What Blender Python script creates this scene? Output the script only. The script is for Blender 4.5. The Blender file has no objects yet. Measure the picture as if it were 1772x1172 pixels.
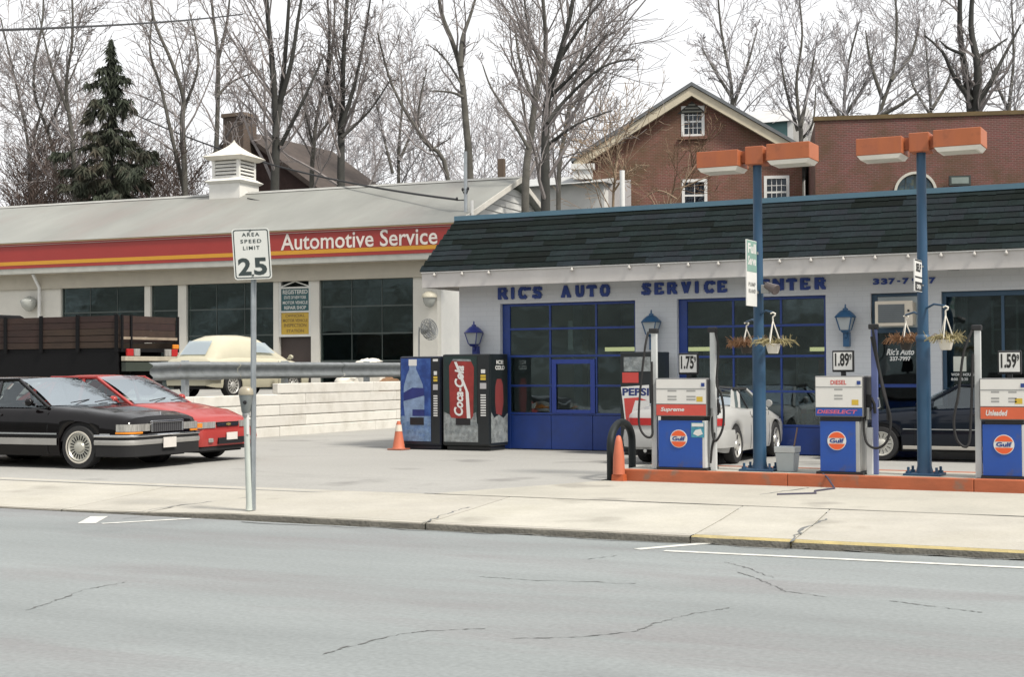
import bpy, math, random
from mathutils import Vector, Matrix
R = math.radians
random.seed(7)
SC = bpy.context.scene
COL = SC.collection
# ------------------------------------------------------------------ camera
PW, PH, PF = 1772.0, 1172.0, 2550.0
PCX, PCY, EYE = 886.0, 586.0, 1.67
YAW = math.atan(PF / (PCX + 4140.0)); PIT = math.atan((640.0 - PCY) / PF); ROL = R(0.3)
FW = Vector((-math.sin(YAW) * math.cos(PIT), math.cos(YAW) * math.cos(PIT), math.sin(PIT)))
_r0 = Vector((math.cos(YAW), math.sin(YAW), 0)); _u0 = _r0.cross(FW)
RT = _r0 * math.cos(ROL) - _u0 * math.sin(ROL); UP = _u0 * math.cos(ROL) + _r0 * math.sin(ROL)
CAMP = Vector((0, 0, EYE))
cd = bpy.data.cameras.new('camera'); cam = bpy.data.objects.new('camera', cd); COL.objects.link(cam)
cd.sensor_fit = 'HORIZONTAL'; cd.sensor_width = 36.0; cd.lens = 36.0 * PF / PW
cd.clip_start = 0.1; cd.clip_end = 2000
m = Matrix((RT, UP, -FW)).transposed().to_4x4(); m.translation = CAMP
cam.matrix_world = m
SC.camera = cam
# ------------------------------------------------------------------ world, sun, exposure
SUN_AZ, SUN_EL = R(-16), R(53)          # azimuth of the sun measured from +X towards +Y
wd = bpy.data.worlds.new('World'); SC.world = wd; wd.use_nodes = True
wn, wl = wd.node_tree.nodes, wd.node_tree.links
wn.clear()
wo = wn.new('ShaderNodeOutputWorld'); wb = wn.new('ShaderNodeBackground'); sky = wn.new('ShaderNodeTexSky')
sky.sky_type = 'NISHITA'; sky.sun_disc = False; sky.sun_elevation = SUN_EL
sky.sun_rotation = R(90) - SUN_AZ; sky.air_density = 1.4; sky.dust_density = 5.0; sky.ozone_density = 1.0
hs = wn.new('ShaderNodeHueSaturation'); hs.inputs['Saturation'].default_value = 0.12
wl.new(sky.outputs[0], hs.inputs['Color'])
mx = wn.new('ShaderNodeMix'); mx.data_type = 'RGBA'; mx.inputs[0].default_value = 0.75
wl.new(hs.outputs[0], mx.inputs[6]); mx.inputs[7].default_value = (12.6, 12.7, 12.9, 1)   # even overcast cloud
wl.new(mx.outputs[2], wb.inputs['Color']); wb.inputs['Strength'].default_value = 0.068
wl.new(wb.outputs[0], wo.inputs['Surface'])
sd = bpy.data.lights.new('sun', 'SUN'); sd.energy = 3.1; sd.angle = R(9); sd.color = (1.0, 0.94, 0.84)
sun = bpy.data.objects.new('sun', sd); COL.objects.link(sun)
sdir = Vector((math.cos(SUN_AZ) * math.cos(SUN_EL), math.sin(SUN_AZ) * math.cos(SUN_EL), math.sin(SUN_EL)))
sun.rotation_euler = sdir.to_track_quat('Z', 'Y').to_euler(); sun.location = (0, 0, 40)
vs = SC.view_settings
vs.view_transform = 'Standard'; vs.look = 'None'; vs.gamma = 1.0; vs.exposure = 0.66
try: vs.use_curve_mapping = False
except Exception: pass
# ------------------------------------------------------------------ pixel -> place
def ray(x, y): return FW + RT * ((x - PCX) / PF) + UP * ((PCY - y) / PF)
def onz(x, y, z): d = ray(x, y); return CAMP + d * ((z - EYE) / d.z)
def ony(x, y, Y): d = ray(x, y); return CAMP + d * (Y / d.y)
def onx(x, y, X): d = ray(x, y); return CAMP + d * (X / d.x)
def atD(x, y, D): return CAMP + ray(x, y) * D
def V(*a): return Vector(a)
# ------------------------------------------------------------------ materials
MATS = {}
ALB = .86                                # all diffuse colours below were tuned at a lower exposure
def lin(r, g, b):
    f = lambda c: ((c / 255 + 0.055) / 1.055) ** 2.4 if c > 10 else c / 255 / 12.92
    return (f(r), f(g), f(b))
def M(name, col=(.5, .5, .5), rough=.6, metal=0.0, var=.12, vs=2.0, bump=0.0, bs=30.0, coat=0.0, spec=.5, emit=None, es=1.0,
      rnd=0.0, stain=None, sfac=0.0, ss=.6, stretch=(1, 1, 1), grain=0.0, gs=45.0, spot=None, sps=1.2, spf=.5):
    if name in MATS: return MATS[name]
    mt = bpy.data.materials.new(name); mt.use_nodes = True; MATS[name] = mt
    n, l = mt.node_tree.nodes, mt.node_tree.links
    b = n['Principled BSDF']
    if metal < .55: col = tuple(v * ALB for v in col); stain = tuple(v * ALB for v in stain) if stain else None
    b.inputs['Roughness'].default_value = rough; b.inputs['Metallic'].default_value = metal
    b.inputs['Specular IOR Level'].default_value = spec
    if coat: b.inputs['Coat Weight'].default_value = coat; b.inputs['Coat Roughness'].default_value = .06
    tc = n.new('ShaderNodeTexCoord'); mp = n.new('ShaderNodeMapping'); mp.inputs['Scale'].default_value = stretch
    l.new(tc.outputs['Object'], mp.inputs[0])
    no = n.new('ShaderNodeTexNoise'); no.inputs['Scale'].default_value = vs; no.inputs['Detail'].default_value = 6
    no.inputs['Roughness'].default_value = .65
    l.new(mp.outputs[0], no.inputs['Vector'])
    mr = n.new('ShaderNodeMapRange'); mr.inputs[1].default_value = .3; mr.inputs[2].default_value = .7
    mr.inputs[3].default_value = 1 - var; mr.inputs[4].default_value = 1 + var * .7
    l.new(no.outputs['Fac'], mr.inputs[0])
    mu = n.new('ShaderNodeMix'); mu.data_type = 'RGBA'; mu.blend_type = 'MULTIPLY'; mu.inputs[0].default_value = 1
    mu.inputs[6].default_value = (*col, 1); l.new(mr.outputs[0], mu.inputs[7])
    last = mu.outputs[2]
    if stain:
        n2 = n.new('ShaderNodeTexNoise'); n2.inputs['Scale'].default_value = ss; n2.inputs['Detail'].default_value = 8
        n2.inputs['Roughness'].default_value = .7; l.new(mp.outputs[0], n2.inputs['Vector'])
        r2 = n.new('ShaderNodeMapRange'); r2.inputs[1].default_value = .48; r2.inputs[2].default_value = .72
        r2.inputs[3].default_value = 0; r2.inputs[4].default_value = sfac; l.new(n2.outputs['Fac'], r2.inputs[0])
        m2 = n.new('ShaderNodeMix'); m2.data_type = 'RGBA'; l.new(r2.outputs[0], m2.inputs[0])
        l.new(last, m2.inputs[6]); m2.inputs[7].default_value = (*stain, 1); last = m2.outputs[2]
    if spot:                                   # isolated drips and blotches
        n3 = n.new('ShaderNodeTexNoise'); n3.inputs['Scale'].default_value = sps; n3.inputs['Detail'].default_value = 5
        l.new(tc.outputs['Object'], n3.inputs['Vector'])
        r5 = n.new('ShaderNodeMapRange'); r5.inputs[1].default_value = .60; r5.inputs[2].default_value = .70; r5.inputs[4].default_value = spf; l.new(n3.outputs['Fac'], r5.inputs[0])
        m5 = n.new('ShaderNodeMix'); m5.data_type = 'RGBA'; l.new(r5.outputs[0], m5.inputs[0]); l.new(last, m5.inputs[6]); m5.inputs[7].default_value = (*[v * ALB for v in spot], 1); last = m5.outputs[2]
    if grain:
        n4 = n.new('ShaderNodeTexNoise'); n4.inputs['Scale'].default_value = gs; n4.inputs['Detail'].default_value = 3; l.new(tc.outputs['Object'], n4.inputs['Vector'])
        r6 = n.new('ShaderNodeMapRange'); r6.inputs[1].default_value = .3; r6.inputs[2].default_value = .7; r6.inputs[3].default_value = 1 - grain; r6.inputs[4].default_value = 1 + grain; l.new(n4.outputs['Fac'], r6.inputs[0])
        m6 = n.new('ShaderNodeMix'); m6.data_type = 'RGBA'; m6.blend_type = 'MULTIPLY'; m6.inputs[0].default_value = 1; l.new(last, m6.inputs[6]); l.new(r6.outputs[0], m6.inputs[7]); last = m6.outputs[2]
    if rnd:
        oi = n.new('ShaderNodeObjectInfo'); hv = n.new('ShaderNodeHueSaturation')
        r3 = n.new('ShaderNodeMapRange'); r3.inputs[3].default_value = 1 - rnd; r3.inputs[4].default_value = 1 + rnd * 1.3
        l.new(oi.outputs['Random'], r3.inputs[0]); l.new(r3.outputs[0], hv.inputs['Value'])
        r4 = n.new('ShaderNodeMapRange'); r4.inputs[3].default_value = .5 - rnd * .12; r4.inputs[4].default_value = .5 + rnd * .12
        l.new(oi.outputs['Random'], r4.inputs[0]); l.new(r4.outputs[0], hv.inputs['Hue'])
        l.new(last, hv.inputs['Color']); last = hv.outputs[0]
    l.new(last, b.inputs['Base Color'])
    if bump:
        nb = n.new('ShaderNodeTexNoise'); nb.inputs['Scale'].default_value = bs; nb.inputs['Detail'].default_value = 4
        l.new(mp.outputs[0], nb.inputs['Vector'])
        bp = n.new('ShaderNodeBump'); bp.inputs['Strength'].default_value = bump; bp.inputs['Distance'].default_value = .02
        l.new(nb.outputs['Fac'], bp.inputs['Height']); l.new(bp.outputs[0], b.inputs['Normal'])
    if emit:
        b.inputs['Emission Color'].default_value = (*emit, 1); b.inputs['Emission Strength'].default_value = es
    return mt
def MG(name, tint=(.55, .6, .6), ior=1.5, rough=.02, wave=.0, wscale=1.2):
    """window glass: fresnel mirror over tinted see-through"""
    if name in MATS: return MATS[name]
    mt = bpy.data.materials.new(name); mt.use_nodes = True; MATS[name] = mt
    n, l = mt.node_tree.nodes, mt.node_tree.links; n.clear()
    o = n.new('ShaderNodeOutputMaterial'); tr = n.new('ShaderNodeBsdfTransparent'); tr.inputs[0].default_value = (*tint, 1)
    gl = n.new('ShaderNodeBsdfGlossy'); gl.inputs['Roughness'].default_value = rough; gl.inputs[0].default_value = (.86, .95, 1, 1)
    fr = n.new('ShaderNodeFresnel')
    ge = n.new('ShaderNodeNewGeometry'); mi = n.new('ShaderNodeMix'); mi.data_type = 'FLOAT'      # same mirror from both faces of a thin pane
    l.new(ge.outputs['Backfacing'], mi.inputs[0]); mi.inputs[2].default_value = ior; mi.inputs[3].default_value = 1 / ior; l.new(mi.outputs[0], fr.inputs['IOR'])
    if wave:
        tc = n.new('ShaderNodeTexCoord'); nb = n.new('ShaderNodeTexNoise'); nb.inputs['Scale'].default_value = wscale
        l.new(tc.outputs['Object'], nb.inputs['Vector'])
        bp = n.new('ShaderNodeBump'); bp.inputs['Strength'].default_value = wave; bp.inputs['Distance'].default_value = .1
        l.new(nb.outputs['Fac'], bp.inputs['Height']); l.new(bp.outputs[0], gl.inputs['Normal']); l.new(bp.outputs[0], fr.inputs['Normal'])
    ms = n.new('ShaderNodeMixShader'); l.new(fr.outputs[0], ms.inputs[0]); l.new(tr.outputs[0], ms.inputs[1]); l.new(gl.outputs[0], ms.inputs[2])
    l.new(ms.outputs[0], o.inputs['Surface'])
    return mt
def MBRICK(name, c1, c2, mortar, bw=.21, bh=.07, mort=.012, stain=None, sfac=0.5, bump=.4, axis='XZ'):
    if name in MATS: return MATS[name]
    c1, c2, mortar = [tuple(v * ALB for v in q_) for q_ in (c1, c2, mortar)]; stain = tuple(v * ALB for v in stain) if stain else None
    mt = bpy.data.materials.new(name); mt.use_nodes = True; MATS[name] = mt
    n, l = mt.node_tree.nodes, mt.node_tree.links; b = n['Principled BSDF']; b.inputs['Roughness'].default_value = .85
    tc = n.new('ShaderNodeTexCoord'); sp = n.new('ShaderNodeSeparateXYZ'); cb = n.new('ShaderNodeCombineXYZ')
    l.new(tc.outputs['Object'], sp.inputs[0])
    ad = n.new('ShaderNodeMath'); ad.operation = 'ADD'; l.new(sp.outputs['X'], ad.inputs[0]); l.new(sp.outputs['Y'], ad.inputs[1])
    l.new(ad.outputs[0], cb.inputs[0]); l.new(sp.outputs['Z'], cb.inputs[1])
    br = n.new('ShaderNodeTexBrick'); br.inputs['Scale'].default_value = 1.0
    br.inputs['Brick Width'].default_value = bw; br.inputs['Row Height'].default_value = bh; br.inputs['Mortar Size'].default_value = mort
    br.inputs['Color1'].default_value = (*c1, 1); br.inputs['Color2'].default_value = (*c2, 1); br.inputs['Mortar'].default_value = (*mortar, 1)
    l.new(cb.outputs[0], br.inputs['Vector'])
    last = br.outputs['Color']
    no = n.new('ShaderNodeTexNoise'); no.inputs['Scale'].default_value = .5; no.inputs['Detail'].default_value = 8; no.inputs['Roughness'].default_value = .7
    l.new(tc.outputs['Object'], no.inputs['Vector'])
    if stain:
        r2 = n.new('ShaderNodeMapRange'); r2.inputs[1].default_value = .42; r2.inputs[2].default_value = .65; r2.inputs[4].default_value = sfac
        l.new(no.outputs['Fac'], r2.inputs[0])
        m2 = n.new('ShaderNodeMix'); m2.data_type = 'RGBA'; l.new(r2.outputs[0], m2.inputs[0]); l.new(last, m2.inputs[6])
        m2.inputs[7].default_value = (*stain, 1); last = m2.outputs[2]
    l.new(last, b.inputs['Base Color'])
    bp = n.new('ShaderNodeBump'); bp.inputs['Strength'].default_value = bump; bp.inputs['Distance'].default_value = .01; bp.invert = True
    l.new(br.outputs['Fac'], bp.inputs['Height']); l.new(bp.outputs[0], b.inputs['Normal'])
    return mt
# ------------------------------------------------------------------ mesh builder
class MB:
    def __init__(s): s.v = []; s.f = []; s.m = []; s.cur = 0
    def mat(s, i): s.cur = i; return s
    def poly(s, pts):
        b = len(s.v); s.v += [tuple(p) for p in pts]; s.f.append(tuple(range(b, b + len(pts)))); s.m.append(s.cur); return s
    def faces(s, pts, fs):
        b = len(s.v); s.v += [tuple(p) for p in pts]
        for f in fs: s.f.append(tuple(b + i for i in f)); s.m.append(s.cur)
        return s
    def box(s, x0, x1, y0, y1, z0, z1):
        if x0 > x1: x0, x1 = x1, x0
        if y0 > y1: y0, y1 = y1, y0
        if z0 > z1: z0, z1 = z1, z0
        return s.faces([(x0, y0, z0), (x1, y0, z0), (x1, y1, z0), (x0, y1, z0), (x0, y0, z1), (x1, y0, z1), (x1, y1, z1), (x0, y1, z1)],
                       [(0, 3, 2, 1), (4, 5, 6, 7), (0, 1, 5, 4), (1, 2, 6, 5), (2, 3, 7, 6), (3, 0, 4, 7)])
    def bar(s, a, b, w, h=None, up=(0, 0, 1)):
        """rectangular bar from a to b"""
        a, b = Vector(a), Vector(b); h = h or w; d = (b - a).normalized(); u = Vector(up)
        if abs(d.dot(u)) > .99: u = Vector((0, 1, 0))
        sd = d.cross(u).normalized(); u = sd.cross(d).normalized()
        P = []
        for p in (a, b):
            for i, j in ((-1, -1), (1, -1), (1, 1), (-1, 1)): P.append(p + sd * (i * w / 2) + u * (j * h / 2))
        return s.faces(P, [(0, 1, 2, 3), (7, 6, 5, 4), (0, 4, 5, 1), (1, 5, 6, 2), (2, 6, 7, 3), (3, 7, 4, 0)])
    def extr(s, poly, n):
        """prism: planar polygon pushed along n"""
        n = Vector(n); k = len(poly); P = [Vector(p) for p in poly]; Q = [p + n for p in P]
        fs = [tuple(range(k))[::-1], tuple(range(k, 2 * k))] + [(i, (i + 1) % k, k + (i + 1) % k, k + i) for i in range(k)]
        return s.faces(P + Q, fs)
    def tube(s, pts, r, n=8, cap=True):
        pts = [Vector(p) for p in pts]; k = len(pts)
        rs = r if isinstance(r, (list, tuple)) else [r] * k
        b = len(s.v); u = None
        for i, p in enumerate(pts):
            d = (pts[min(i + 1, k - 1)] - pts[max(i - 1, 0)])
            d = d.normalized() if d.length > 1e-9 else Vector((0, 0, 1))
            if u is None: u = d.orthogonal().normalized()
            else:
                u = u - d * u.dot(d); u = u.normalized() if u.length > 1e-6 else d.orthogonal().normalized()
            w = d.cross(u)
            for j in range(n):
                t = 2 * math.pi * j / n; q = p + (u * math.cos(t) + w * math.sin(t)) * rs[i]
                s.v.append((q.x, q.y, q.z))
        for i in range(k - 1):
            for j in range(n):
                s.f.append((b + i * n + j, b + i * n + (j + 1) % n, b + (i + 1) * n + (j + 1) % n, b + (i + 1) * n + j)); s.m.append(s.cur)
        if cap:
            s.f.append(tuple(b + j for j in range(n))[::-1]); s.m.append(s.cur)
            s.f.append(tuple(b + (k - 1) * n + j for j in range(n))); s.m.append(s.cur)
        return s
    def lathe(s, prof, c=(0, 0, 0), axis=(0, 0, 1), n=24, cap=True):
        c = Vector(c); a = Vector(axis).normalized(); u = a.orthogonal().normalized(); w = a.cross(u); b = len(s.v); k = len(prof)
        for r, z in prof:
            for j in range(n):
                t = 2 * math.pi * j / n; q = c + a * z + (u * math.cos(t) + w * math.sin(t)) * r; s.v.append(tuple(q))
        for i in range(k - 1):
            for j in range(n):
                s.f.append((b + i * n + j, b + i * n + (j + 1) % n, b + (i + 1) * n + (j + 1) % n, b + (i + 1) * n + j)); s.m.append(s.cur)
        if cap:
            if prof[0][0] > 1e-6: s.f.append(tuple(b + j for j in range(n))[::-1]); s.m.append(s.cur)
            if prof[-1][0] > 1e-6: s.f.append(tuple(b + (k - 1) * n + j for j in range(n))); s.m.append(s.cur)
        return s
    def frus(s, a, b):
        """frustum between two 4-point rings"""
        return s.faces(list(a) + list(b), [(3, 2, 1, 0), (4, 5, 6, 7), (0, 1, 5, 4), (1, 2, 6, 5), (2, 3, 7, 6), (3, 0, 4, 7)])
    def grid(s, rows):
        b = len(s.v); nr, nc = len(rows), len(rows[0])
        for r in rows: s.v += [tuple(p) for p in r]
        for i in range(nr - 1):
            for j in range(nc - 1):
                s.f.append((b + i * nc + j, b + i * nc + j + 1, b + (i + 1) * nc + j + 1, b + (i + 1) * nc + j)); s.m.append(s.cur)
        return s
    def ribbon(s, pts, w, jit=0.0):
        pts = [Vector(p) for p in pts]; L = []; Rr = []
        for i, p in enumerate(pts):
            d = pts[min(i + 1, len(pts) - 1)] - pts[max(i - 1, 0)]; d.z = 0; d.normalize(); sd = Vector((-d.y, d.x, 0))
            ww = w * (1 + random.uniform(-jit, jit)); L.append(p + sd * ww / 2); Rr.append(p - sd * ww / 2)
        return s.grid([Rr, L])
    def mesh(s, name, org=(0, 0, 0)):
        me = bpy.data.meshes.new(name); o = Vector(org)
        me.from_pydata([(x - o.x, y - o.y, z - o.z) for x, y, z in s.v], [], s.f)
        if any(s.m): me.polygons.foreach_set('material_index', s.m)
        return me
def root_of(o):
    while o.parent: o = o.parent
    return o
def obj(name, me, mats, parent=None, smooth=None, bevel=0, seg=2):
    o = bpy.data.objects.new(name, me); COL.objects.link(o)
    for mt in (mats if isinstance(mats, (list, tuple)) else [mats]):
        if len(me.materials) < (len(mats) if isinstance(mats, (list, tuple)) else 1): me.materials.append(mt)
    if parent: o.parent = parent
    if smooth is not None:
        me.polygons.foreach_set('use_smooth', [True] * len(me.polygons))
        if smooth < 179: me.set_sharp_from_angle(angle=R(smooth))
    if bevel:
        bv = o.modifiers.new('bevel', 'BEVEL'); bv.width = bevel; bv.segments = seg; bv.limit_method = 'ANGLE'; bv.angle_limit = R(40)
    return o
def part(name, mb, mats, parent, smooth=None, bevel=0, local=False, label=None, kind=None, seg=2):
    org = (0, 0, 0) if (local or parent is None) else root_of(parent).location
    o = obj(name, mb.mesh(name, org), mats, parent, smooth, bevel, seg)
    if label: o['label'] = label
    if kind: o['kind'] = kind
    return o
def thing(name, label, cat, loc=(0, 0, 0), rotz=0.0, group=None):
    o = bpy.data.objects.new(name, None); COL.objects.link(o); o.location = loc; o.rotation_euler = (0, 0, rotz)
    o.empty_display_size = .2; o['label'] = label; o['category'] = cat
    if group: o['group'] = group
    return o
def solo(name, mb, mats, label, cat, loc, smooth=None, bevel=0, group=None):
    o = obj(name, mb.mesh(name, loc), mats, None, smooth, bevel); o.location = loc; o['label'] = label; o['category'] = cat
    if group: o['group'] = group
    return o
def structure(name, mb, mats, smooth=None, parent=None):
    o = obj(name, mb.mesh(name), mats, parent, smooth)
    if parent is None: o['kind'] = 'structure'
    return o
# ------------------------------------------------------------------ text
_tc = {}
def glyphs(body, bold=0.0, shear=0.0, space=1.0):
    key = (body, bold, shear, space)
    if key in _tc: return _tc[key]
    cu = bpy.data.curves.new('txt', 'FONT'); cu.body = body; cu.offset = bold; cu.shear = shear; cu.space_character = space
    cu.resolution_u = 3; cu.align_x = 'CENTER'; cu.space_line = .9
    o = bpy.data.objects.new('txt', cu); COL.objects.link(o); bpy.context.view_layer.update()
    me = bpy.data.meshes.new_from_object(o.evaluated_get(bpy.context.evaluated_depsgraph_get()))
    vs_ = [tuple(v.co) for v in me.vertices]; fs = [tuple(p.vertices) for p in me.polygons]
    bpy.data.objects.remove(o); bpy.data.curves.remove(cu); bpy.data.meshes.remove(me)
    xs = [v[0] for v in vs_]; ys = [v[1] for v in vs_]
    a, b, c, d = min(xs), max(xs), min(ys), max(ys)
    _tc[key] = ([((x - a) / (b - a), (y - c) / (d - c)) for x, y, _ in vs_], fs); return _tc[key]
def text(mb, body, ll, xv, yv, bold=0.0, shear=0.0, space=1.0, depth=None):
    """flat lettering filling the parallelogram ll, ll+xv, ll+yv"""
    vs_, fs = glyphs(body, bold, shear, space); ll, xv, yv = Vector(ll), Vector(xv), Vector(yv)
    P = [ll + xv * x + yv * y for x, y in vs_]
    mb.faces(P, fs)
    if depth:
        Q = [p - Vector(depth) for p in P]; mb.faces(Q, [f[::-1] for f in fs])
        ed = {}
        for f in fs:
            for i in range(len(f)): ed[(f[i], f[(i + 1) % len(f)])] = 1
        for (a, b) in ed:
            if (b, a) not in ed: mb.poly([P[a], Q[a], Q[b], P[b]])
    return mb
# ------------------------------------------------------------------ palette
asphalt = M('old grey asphalt', (.235, .256, .258), .9, var=.17, vs=.6, bump=.4, bs=90, stain=(.19, .175, .18), sfac=.95, ss=.42, stretch=(.22, 1, 1), grain=.1, gs=26, spot=(.15, .155, .16), sps=.5, spf=.4)
lotmat = M('worn lot paving', (.335, .33, .31), .9, var=.14, vs=.6, bump=.25, bs=70, stain=(.26, .255, .24), sfac=.7, ss=.3, stretch=(.6, 1, 1), grain=.07, gs=22, spot=(.13, .125, .12), sps=.55, spf=.6)
concrete = M('sidewalk concrete', (.425, .405, .355), .9, var=.12, vs=1.2, bump=.25, bs=60, stain=(.36, .34, .28), sfac=.7, ss=.7, rnd=.06, grain=.06, gs=30, spot=(.25, .235, .2), sps=.9, spf=.55)
apronm = M('apron concrete', (.42, .40, .345), .9, var=.1, vs=.8, bump=.2, bs=60, stain=(.32, .31, .27), sfac=.7, ss=.5, grain=.06, gs=30, spot=(.18, .17, .15), sps=.8, spf=.55)
kerbm = M('kerb stone', (.24, .225, .19), .9, var=.3, vs=6, bump=.5, bs=30, stain=(.1, .095, .085), sfac=.8, ss=3)
kerby = M('kerb worn yellow paint', (.42, .34, .15), .85, var=.25, vs=6, bump=.4, bs=30, stain=(.30, .27, .18), sfac=.9, ss=1.6)
crackm = M('tar and crack dirt', (.15, .155, .155), .95, var=.3)
linew = M('worn white road paint', (.62, .62, .58), .8, var=.25, vs=6, stain=(.3, .3, .29), sfac=.6, ss=8)
white_wall = MBRICK('white painted brick', (.60, .625, .655), (.585, .61, .64), (.55, .575, .605), bw=.3, bh=.1, mort=.008, bump=.25, stain=(.53, .54, .55), sfac=.4)
white_trim = M('white trim paint', (.56, .54, .52), .55, var=.1, vs=1.5, stain=(.44, .41, .37), sfac=.4, ss=1.2, stretch=(1, 1, .3))
soffm = M('soffit paint', (.62, .55, .46), .7, var=.1)
blue = M('royal blue paint', (.012, .045, .23), .4, var=.14, vs=3, stain=(.02, .04, .13), sfac=.5, ss=2, bump=.03, bs=9)
teal_cap = M('light blue metal edge', (.08, .165, .225), .45, var=.12, vs=2)
letterblue = M('dark blue lettering', (.016, .05, .25), .55, var=.15)
shm = M('blue grey shingle', (.010, .0175, .0175), .95, var=.3, vs=5, bump=.5, bs=60, rnd=.6, stain=(.013, .011, .015), sfac=.6, spec=.2, ss=2)
shbase = M('shingle underlay', (.02, .024, .028), .95)
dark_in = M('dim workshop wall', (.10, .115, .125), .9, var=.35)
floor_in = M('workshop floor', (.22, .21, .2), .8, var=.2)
glass = MG('workshop glass', (.62, .70, .70), 1.95, wave=.06)
black = M('black paint', (.012, .012, .014), .35, var=.2)
rubber = M('black rubber', (.014, .014, .015), .75, var=.25)
chrome = M('chrome trim', (.62, .62, .63), .18, 1.0, var=.05)
galv = M('galvanised steel', (.40, .43, .45), .45, .7, var=.2, vs=5, stain=(.25, .26, .27), sfac=.5, ss=4)
grey_metal = M('grey metal', (.30, .31, .31), .5, .3, var=.15)
white_paint = M('white enamel', (.74, .74, .72), .4, var=.08, stain=(.5, .48, .44), sfac=.3, ss=2)
cream_wall = M('cream white render', (.66, .64, .58), .8, var=.1, vs=1, stain=(.48, .46, .4), sfac=.4, ss=.5)
orange = M('orange paint', (.48, .10, .03), .5, var=.16, vs=3, stain=(.35, .1, .04), sfac=.5, ss=2)
# ------------------------------------------------------------------ ground
GL = .12
def gz(Y): return .12 - .06 * min(max((Y - 16.0) / 10.5, 0), 1)
YC = (onz(740, 908, .07).y + onz(1735, 950, .07).y) / 2      # kerb line
YJ = 15.95                                                   # back of the sidewalk
YF = onz(866, 778, .06).y                                    # garage front wall
def hill(x, y):
    h = 0.0
    if y > 40: h = (min(y, 130) - 40) * .095
    if y < -13: return -.06 + min(-13 - y, 22) * .5        # unseen bank added behind the camera to darken reflections in glass and paint
    t = math.sin(x * .07 + 1) * .5 + math.sin(x * .031 + y * .05) * .6
    return -.06 + h + (t * min(h, 1.5) * .4 if h > 0 else 0)
mb = MB(); nx, ny = 44, 60
xs = [-170 + 300 * i / nx for i in range(nx + 1)]; ys = [-60 + 260 * j / ny for j in range(ny + 1)]
mb.grid([[(x, y, hill(x, y)) for x in xs] for y in ys])
grassm = M('turf with reflection patches', (.085, .095, .085), .95, var=.35, vs=.6, stain=(.30, .36, .38), sfac=.85, ss=.16)  # pale patches added to the turf colour to vary what the glass reflects
structure('ground', mb, grassm, smooth=60)
# road in one sheet, lot, raised lot
mb = MB(); mb.grid([[(x, y, 0) for x in (-170, -60, -20, 20, 60, 130)] for y in (-9, YC - .08)])
road = structure('road', mb, asphalt)
mb = MB(); mb.grid([[(x, y, gz(y)) for x in (-60, -21.2, 14)] for y in (YJ - .3, 18, 20, 22, 24, 26.5, 40)])
lot = structure('forecourt', mb, lotmat)
# sidewalk slabs: kerb edge drops to the road in front of the left-hand driveway
def kz(x):
    t = min(max((x + 12.6) / 2.4, 0), 1); t = t * t * (3 - 2 * t); return .012 + .05 * t
sw = bpy.data.objects.new('sidewalk', None); COL.objects.link(sw); sw['kind'] = 'structure'
joints = [-60, -24, -20, -16.2, -12.9, onz(735, 905, .07).x, onz(1185, 930, .07).x, onz(1365, 937, .07).x, 1.6, 4.6, 8, 20, 60]
for a, b in zip(joints[:-1], joints[1:]):
    a += .008; b -= .008; n = 4; mb = MB()
    X = [a + (b - a) * i / n for i in range(n + 1)]; sk = -.55
    top = [[(x + (sk * .0), YC + .13, kz(x) + .006) for x in X], [(x - .12, (YC + YJ) / 2, (kz(x) + GL) / 2 + .008) for x in X], [(x - .3, YJ - .012, GL + .006) for x in X]]
    mb.grid(top)
    mb.grid([[(p[0], p[1], p[2] - .1) for p in top[0]], top[0]])
    mb.grid([top[2], [(p[0], p[1], p[2] - .1) for p in top[2]]])
    mb.poly([top[0][0], top[1][0], top[2][0], (top[2][0][0], YJ - .012, 0), (top[0][0][0], YC + .13, -.05)])
    mb.poly([top[2][-1], top[1][-1], top[0][-1], (top[0][-1][0], YC + .13, -.05), (top[2][-1][0], YJ - .012, 0)])
    part('slab', mb, concrete, sw, local=True)
    # matching kerb stone
    mb = MB()
    mb.grid([[(x, YC, -.02) for x in X], [(x, YC, kz(x) - .008 + random.uniform(-.004, .004)) for x in X], [(x, YC + .02, kz(x) + .004 + random.uniform(-.004, .004)) for x in X], [(x, YC + .125, kz(x) + .005) for x in X], [(x, YC + .125, -.02) for x in X]])
    mid = (a + b) / 2
    mb.m[8:16] = [1] * 8 if False else mb.m[8:16]
    for fi in range((n if mid > -4.5 else 2 * n), 4 * n): mb.m[fi] = 1
    part('kerb_stone', mb, [kerbm, kerby if mid > -4.5 else concrete], sw, local=True, label='kerb stone with worn yellow paint' if mid > -4.5 else None)
# concrete apron round the pump island
ap = [onz(738, 856, .125), onz(1060, 830, .11)]
mb = MB(); p0, p1 = ap
mb.poly([(p0.x, YJ + .012, .126), (14, YJ + .012, .126), (14, 19.1, gz(19.1) + .008), (p1.x, 19.0, gz(19) + .008)])
structure('apron', mb, apronm)
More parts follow.
